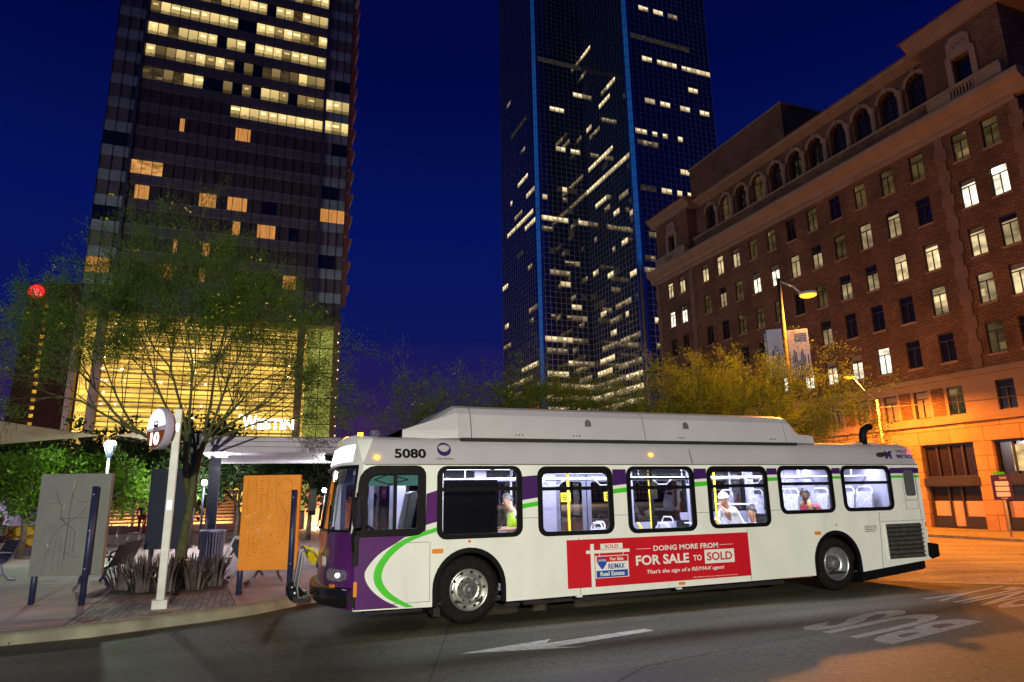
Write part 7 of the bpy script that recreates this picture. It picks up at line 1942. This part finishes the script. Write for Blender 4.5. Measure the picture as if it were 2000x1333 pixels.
for k, (o_, d, L, nr) in faces.items():
    q = MB(); nC = round(L/CW); cw = L/nC
    for i in range(nC+1):
        c = o_ + d*cw*i + nr*0.03; q.obox(c+Vector((0,0,TT/2)), d*0.045, nr*0.03, Vector((0,0,TT/2)))
    for j in range(2*NF): q.obox(o_+d*L/2+nr*0.025+Vector((0,0,j*FH/2)), d*L/2, nr*0.025, Vector((0,0,0.04)))
    q.build('mullion_grid', m_mull, tower)
for x, y in ((XA, YA), (XB, YC)):
    q = MB(); q.prism([(x-0.02, y+1.5), (x-0.5, y+1.2), (x-0.5, y+0.5), (x+0.5, y-0.5), (x+1.2, y-0.5), (x+1.5, y-0.02)], xy(0), 0.0, TT); f_ = q.build('corner_strip', m_fin, tower)
    q = MB()
    for j in range(NF): q.bar((x-0.52, y+0.5, j*FH), (x+0.5, y-0.52, j*FH), 0.1, 0.1)
    q.build('strip_joint', M['frame_dark'], f_)
m_t1 = grid_room('tower office light', (1.0, 0.76, 0.42), 1.2, 1.94, 0.0, 3.87, 0.0, 0.5, lo=0.4); m_t2 = grid_room('tower half light', (1.0, 0.74, 0.44), 0.32, 1.94, 0.0, 3.87, 0.0, 0.5, lo=0.15); m_t3 = lit_mat('tower low light', (0.9, 0.7, 0.55), 0.035, 0, 1)
TL = []
def run(face, z, a, b, mm, skip=()):
    """lit bays on a face between fractions a..b of its width at height z"""
    o_, d, L, nr = faces[face]; nC = round(L/CW); cw = L/nC; j = round(z/FH)
    for i in range(int(round(a*nC)), max(int(round(b*nC)), int(round(a*nC))+1)):
        if i in skip: continue
        TL.append((face, i, j, mm))
# right face
for z, a, b, m1, sk in ((157.3, .16, .30, m_t1, ()), (157.3, .34, .50, m_t1, ()), (157.3, .52, .66, m_t2, ()), (148, .05, .35, m_t3, ()), (148, .36, .75, m_t3, ()), (139, .15, .98, m_t1, (5, 10)), (131, .68, .84, m_t1, ()), (124, .10, .92, m_t1, (2, 5, 8, 9, 12, 13)), (110.5, .02, .20, m_t1, ()), (110.5, .22, .56, m_t1, (5, 7, 8)), (101.5, .55, .78, m_t1, ()), (94, .05, .25, m_t3, ()), (94, .28, .62, m_t1, (7, 9)), (94, .62, .75, m_t2, ()),
                      (78, .1, .25, m_t2, ()), (66, .02, .3, m_t2, ()), (58, .2, .35, m_t2, ()), (50, .12, .25, m_t1, ()), (43, .1, .3, m_t2, ()), (36, .05, .35, m_t3, ()), (30, .2, .3, m_t2, ()), (20, .1, .35, m_t2, ())): run('R', z, a, b, m1, sk)
# stepped faces
def at(face, px, py):  # kept as plain fractions below
    return None
for z, a, b, m1 in ((158, .0, .25, m_t1), (149, .02, .10, m_t2), (134, .55, .75, m_t1), (137, .42, .55, m_t2), (131, .38, .60, m_t1), (127, .05, .2, m_t1), (124, .10, .35, m_t2), (112, .05, .60, m_t1), (106, .25, .98, m_t1), (103, .0, .2, m_t1), (97, .2, .42, m_t1), (93, .38, .52, m_t2), (84, .1, .2, m_t2), (73, .05, .2, m_t1), (66, .8, .95, m_t1), (60, .05, .3, m_t3), (54, .4, .6, m_t2), (47, .2, .5, m_t2), (40, .5, .98, m_t2), (35, .02, .55, m_t2), (35, .65, .99, m_t1), (31, .02, .99, m_t1), (26, .05, .85, m_t1), (20, .02, .6, m_t1), (20, .7, .95, m_t2), (14, .02, .4, m_t1), (46, .55, .95, m_t2), (43, .1, .45, m_t1), (39, .05, .4, m_t1), (27, .0, .98, m_t1), (23, .1, .8, m_t1), (23, .85, .99, m_t2), (16, .3, .9, m_t1)): run('B', z, a, b, m1)
for z, a, b, m1 in ((156, .0, .98, m_t3), (145, .8, .95, m_t1), (137, .32, .55, m_t1), (120, .35, .55, m_t1), (119, .72, .9, m_t1), (104, .45, .8, m_t3), (94, .02, .55, m_t1), (94, .75, .98, m_t1), (89, .05, .3, m_t2), (76, .5, .8, m_t2), (70, .4, .6, m_t1), (58, .5, .9, m_t2), (50, .02, .55, m_t1), (46, .1, .4, m_t2), (42, .5, .62, m_t1), (42, .62, .98, m_t2), (36, .3, .8, m_t2), (31, .02, .98, m_t1), (26, .4, .6, m_t1), (26, .7, .98, m_t1), (22, .6, .98, m_t1), (16, .6, .9, m_t1), (39, .1, .5, m_t1), (35, .55, .98, m_t1), (27, .05, .98, m_t1), (20, .2, .98, m_t2), (50, .6, .9, m_t2)): run('A', z, a, b, m1)
for z, a, b, m1 in ((150, .2, .35, m_t2), (137, .35, .8, m_t3), (122, .6, .7, m_t2), (112, .5, .75, m_t1), (106, .7, .98, m_t1), (102, .4, .6, m_t2), (97, .15, .9, m_t1), (93, .65, .98, m_t1), (76, .0, .14, m_t1), (60, .7, .98, m_t2), (56, .0, .2, m_t2), (43, .5, .98, m_t1), (38, .2, .75, m_t2), (33, .3, .5, m_t2), (28, .1, .4, m_t2)): run('L', z, a, b, m1)
rt = random.Random(77)
for _ in range(70):
    fc = rt.choice('LABRAB'); zz_ = rt.uniform(14, 110); a_ = rt.uniform(0, 0.85); run(fc, zz_, a_, a_+rt.uniform(0.06, 0.2), rt.choice((m_t2, m_t2, m_t3, m_t1)))
seen = set(); cnt = 0; far_ = {}
TL.sort(key=lambda q_: (q_[3] is not m_t1, {'R': 0, 'B': 1, 'A': 2, 'L': 3}[q_[0]], q_[2]))
for face, i, j, mm in TL:
    if (face, i, j) in seen: continue
    seen.add((face, i, j)); o_, d, L, nr = faces[face]; nC = round(L/CW); cw = L/nC
    c = o_ + d*cw*(i+0.5) + nr*0.015 + Vector((0,0,j*FH+FH*0.25))
    vs = [c-d*(cw/2-0.05)-Vector((0,0,FH/4-0.05)), c+d*(cw/2-0.05)-Vector((0,0,FH/4-0.05)), c+d*(cw/2-0.05)+Vector((0,0,FH/4-0.05)), c-d*(cw/2-0.05)+Vector((0,0,FH/4-0.05))]
    if mm is m_t1 and cnt < 98:
        q = MB(); q.add(vs, [(0,1,2,3)]); q.build('window', mm, tower); cnt += 1
    else: far_.setdefault(mm.name, (mm, MB()))[1].add(vs, [(0,1,2,3)])
for nm, (mm, mb) in far_.items(): mb.build('lit_glazing', mm, tower, kind='stuff')
t = MB(); cz = 27.6
for k in range(5):
    y = YA+10.5-k*1.25; t.box(XA-0.5, XA-0.2, y-0.5, y+0.45, cz+0.1*k, cz+1.3+0.1*k)
t.box(XA-0.5, XA-0.2, YA+3.0, YA+3.7, cz+1.2, cz+2.3)
t.build('building_sign', M['red_glow'], label='small blurred red letters low on the glass tower', cat='sign')

# ------------------------------------------------------------------ added mast lamps, hidden from view, that brighten the tower facades
def added_mast_lamp(label, x, y, h, power, color):
    t = thing('added_mast_lamp', (x, y, 0), label, 'street lamp', 'added mast lamps brightening the towers')
    q = MB(); q.tube([(x, y, 0), (x, y, h)], [0.2, 0.1], 8); q.build('pole', M['pole'], t)
    q = MB(); q.lathe([(0.0, h+0.35), (0.5, h+0.3), (0.55, h+0.1), (0.15, h)], (x, y, 0), n=12); q.build('lamp_head', M['pole'], t)
    point('added_mast_light', (x, y, h-0.4), color, power, 0.3, t)
added_mast_lamp('added unseen mast lamp that brightens the hotel tower front', -30.0, 55.0, 10.0, 26000, (0.95, 0.94, 1.0))
added_mast_lamp('added unseen mast lamp that brightens the glass tower grid', 62.0, 128.0, 12.0, 60000, (1.0, 0.72, 0.50))
# ------------------------------------------------------------------ street lamps
def sodium(label, foot, head, top, banners=False, power=5000, arm_r=0.04, wash=0):
    t = thing('street_lamp', foot, label, 'street lamp', 'orange street lamps')
    fx_, fy_, fz_ = foot
    q = MB(); q.tube([(fx_, fy_, fz_), (fx_, fy_, fz_+1.2), (fx_, fy_, top)], [0.13, 0.10, 0.07], 10); q.lathe([(0.22, 0), (0.22, 0.25), (0.14, 0.4)], foot, n=12); q.build('pole', M['pole'] if not banners else M['under'], t)
    h = Vector(head); a = Vector((fx_, fy_, top)); d = (h-a); hd2 = Vector((d.x, d.y, 0)).normalized()
    q = MB(); q.tube([a-Vector((0,0,0.1)), a.lerp(h, 0.5)+Vector((0,0,0.0)), h-hd2*0.2], arm_r, 8); q.build('arm', M['pole'], t)
    q = MB(); s_ = Vector((-hd2.y, hd2.x, 0)); B_ = Matrix((hd2, s_, Vector((0,0,1)))).transposed(); sphere(q, h+Vector((0,0,0.05)), 0.36, 0.17, 0.11, 14, 8, B_); q.build('lamp_head', M['pole'], t)
    q = MB(); sphere(q, h-Vector((0,0,0.04)), 0.32, 0.16, 0.12, 14, 8, B_); q.build('lens', M['lamp_orange'], t)
    sp_ = bpy.data.lights.new('sodium_light', 'SPOT'); sp_.color = (1.0, 0.25, 0.012); sp_.energy = power; sp_.shadow_soft_size = 0.15; sp_.spot_size = R(166); sp_.spot_blend = 0.3
    so_ = bpy.data.objects.new('sodium_light', sp_); COL.objects.link(so_); so_.parent = t; so_.location = h-Vector((0,0,0.30))-Vector(foot)
    if wash: point('sodium_spill', tuple(h-Vector((0,0,0.32))), (1.0, 0.38, 0.05), wash, 0.15, t)
    if banners:
        for u0, u1, z0, z1, m_ in ((-0.80, -0.10, 6.25, 8.2, 0), (0.10, 0.85, 6.1, 8.1, 1)):
            q = MB(); bd = Vector((0.72, -0.70, 0)); 
            fn = lambda u, v, w: tuple(Vector((fx_, fy_, 0)) + bd*u + Vector((0,0,v)) + Vector((-0.70, -0.72, 0))*w)
            q.prism(rect(u0, u1, z0, z1), fn, -0.01, 0.01); bn = q.build('banner', M['canopy'], t)
            q = MB(); rg = random.Random(m_)
            if m_ == 0:
                q.prism(rect(u0, u0+0.12, z0, z1), fn, 0.011, 0.014)
                for k in range(9): u = u0+0.18+0.055*k; q.prism(rect(u, u+0.045, z0, z0+0.5+0.6*abs(math.sin(k*0.9))), fn, 0.011, 0.014)
            else:
                for k in range(11): u = u0+0.05+0.06*k; q.prism(rect(u, u+0.04, z0, z0+0.5+0.7*abs(math.sin(k*0.7))), fn, 0.011, 0.014)
                for k in range(4): q.prism(rect(u0+0.25, u1-0.06, z1-0.2-0.09*k, z1-0.17-0.09*k), fn, 0.011, 0.014)
            q.build('banner_print', M['navy_dark'], bn)
            if m_ == 0:
                q = MB(); put_text(q, 'OXIGENO', fn(u0+0.10, z1-1.35, 0.016), (0,0,1), -bd, width=1.2, height=0.075, bold=0.02); q.build('banner_lettering', M['canopy'], bn)
    return t
sodium('orange street lamp on the tall pole that carries two banners', (18.85, 10.05, slope_z(18.85)), (19.58, 9.32, 9.49), 10.3, True, 3400, wash=4200)
sodium('orange street lamp on the shorter pole with a slanting arm', (35.45, 20.0, -0.62), (34.5, 21.0, 8.85), 7.25, False, 14000, wash=500)
sodium('orange street lamp farther along the street, beyond the right edge of the photo', (34.9, 5.0, -0.62), (34.3, 6.0, 9.0), 8.4, False, 9500)

q = MB(); q.tube([(35.45, 20.0, 6.75), (36.2, 14.0, 6.45), (36.9, 6.0, 6.5), (37.2, 0.0, 6.9)], 0.022, 5)
q.build('overhead_wire', M['grille'], label='thin wire strung from the slanting arm lamp pole along the shop fronts', cat='wire')
# signpost in front of the shops
t = thing('route_sign', (36.0, 13.2, -0.62), 'purple bus route sign on a slim post in front of the papered shop windows', 'sign')
def onx(px, py, X): return None
sx, sy_ = 34.9, 13.05
t.location = (sx, sy_, -0.62)
q = MB(); q.tube([(sx, sy_, -0.62), (sx, sy_, 2.35)], 0.06, 8); q.build('post', M['pole'], t)
dd_ = Vector((0.36, -0.93, 0)); fn = lambda u, v, w: tuple(Vector((sx, sy_, 0)) + dd_*u + Vector((0,0,v)) + Vector((-0.93, -0.36, 0))*(w+0.07))
q = MB(); q.prism(rect(-0.42, 0.42, 1.18, 2.42), fn, -0.03, 0.0); pl_ = q.build('sign_plate', M['purple_dark'], t)
q = MB()
for k in range(3): q.prism(rrect(-0.28, 0.30, 1.34+0.27*k, 1.56+0.27*k, 0.03, 2), fn, 0.002, 0.006)
put_text(q, '500', fn(-0.05, 2.20, 0.004), dd_, (0,0,1), width=0.3, height=0.13, depth=0.004); put_text(q, 'VIA', fn(-0.12, 1.21, 0.004), dd_, (0,0,1), width=0.28, height=0.09, depth=0.004)
q.build('route_labels', M['white_film'], pl_)
q = MB(); q.prism(rect(-0.3, 0.2, 2.44, 2.56), fn, -0.02, 0.0); q.build('top_plate', M['green'], t)

# ------------------------------------------------------------------ the street lamp behind the camera that lights the bus side
t = thing('street_lamp', (-4.0, -25.0, 0.0), 'street lamp with pale white head across the road, behind the camera', 'street lamp')
q = MB(); q.tube([(-4, -25, 0), (-4, -25, 5.4)], [0.13, 0.07], 10); q.build('pole', M['pole'], t)
q = MB(); q.tube([(-4, -25, 5.3), (-3.7, -24.4, 5.65), (-3.4, -23.8, 5.7)], 0.045, 8); q.build('arm', M['pole'], t)
q = MB(); q.box(-3.6, -3.2, -23.9, -23.4, 5.65, 5.8); q.build('lamp_head', M['pole'], t)
sl_ = bpy.data.lights.new('white_light', 'SPOT'); sl_.color = (1.0, 0.97, 0.78); sl_.energy = 27500; sl_.shadow_soft_size = 0.22; sl_.spot_size = R(74); sl_.spot_blend = 0.75
so = bpy.data.objects.new('white_light', sl_); COL.objects.link(so); so.parent = t
lp = Vector((-3.4, -23.65, 5.55)); so.location = lp - Vector((-4, -25, 0))
so.rotation_euler = (Vector((2.8, 0, 1.3))-lp).to_track_quat('-Z', 'Y').to_euler()
# small glowing things are seen, but need not be sampled as lamps
for m_ in bpy.data.materials:
    if m_.use_nodes and any(n_.type == 'EMISSION' for n_ in m_.node_tree.nodes):
        keep_ = m_.name.startswith(('warm uplight', 'peach uplight', 'canopy tube light', 'destination display', 'golden lobby'))
        m_.cycles.emission_sampling = 'FRONT_BACK' if keep_ else 'NONE'
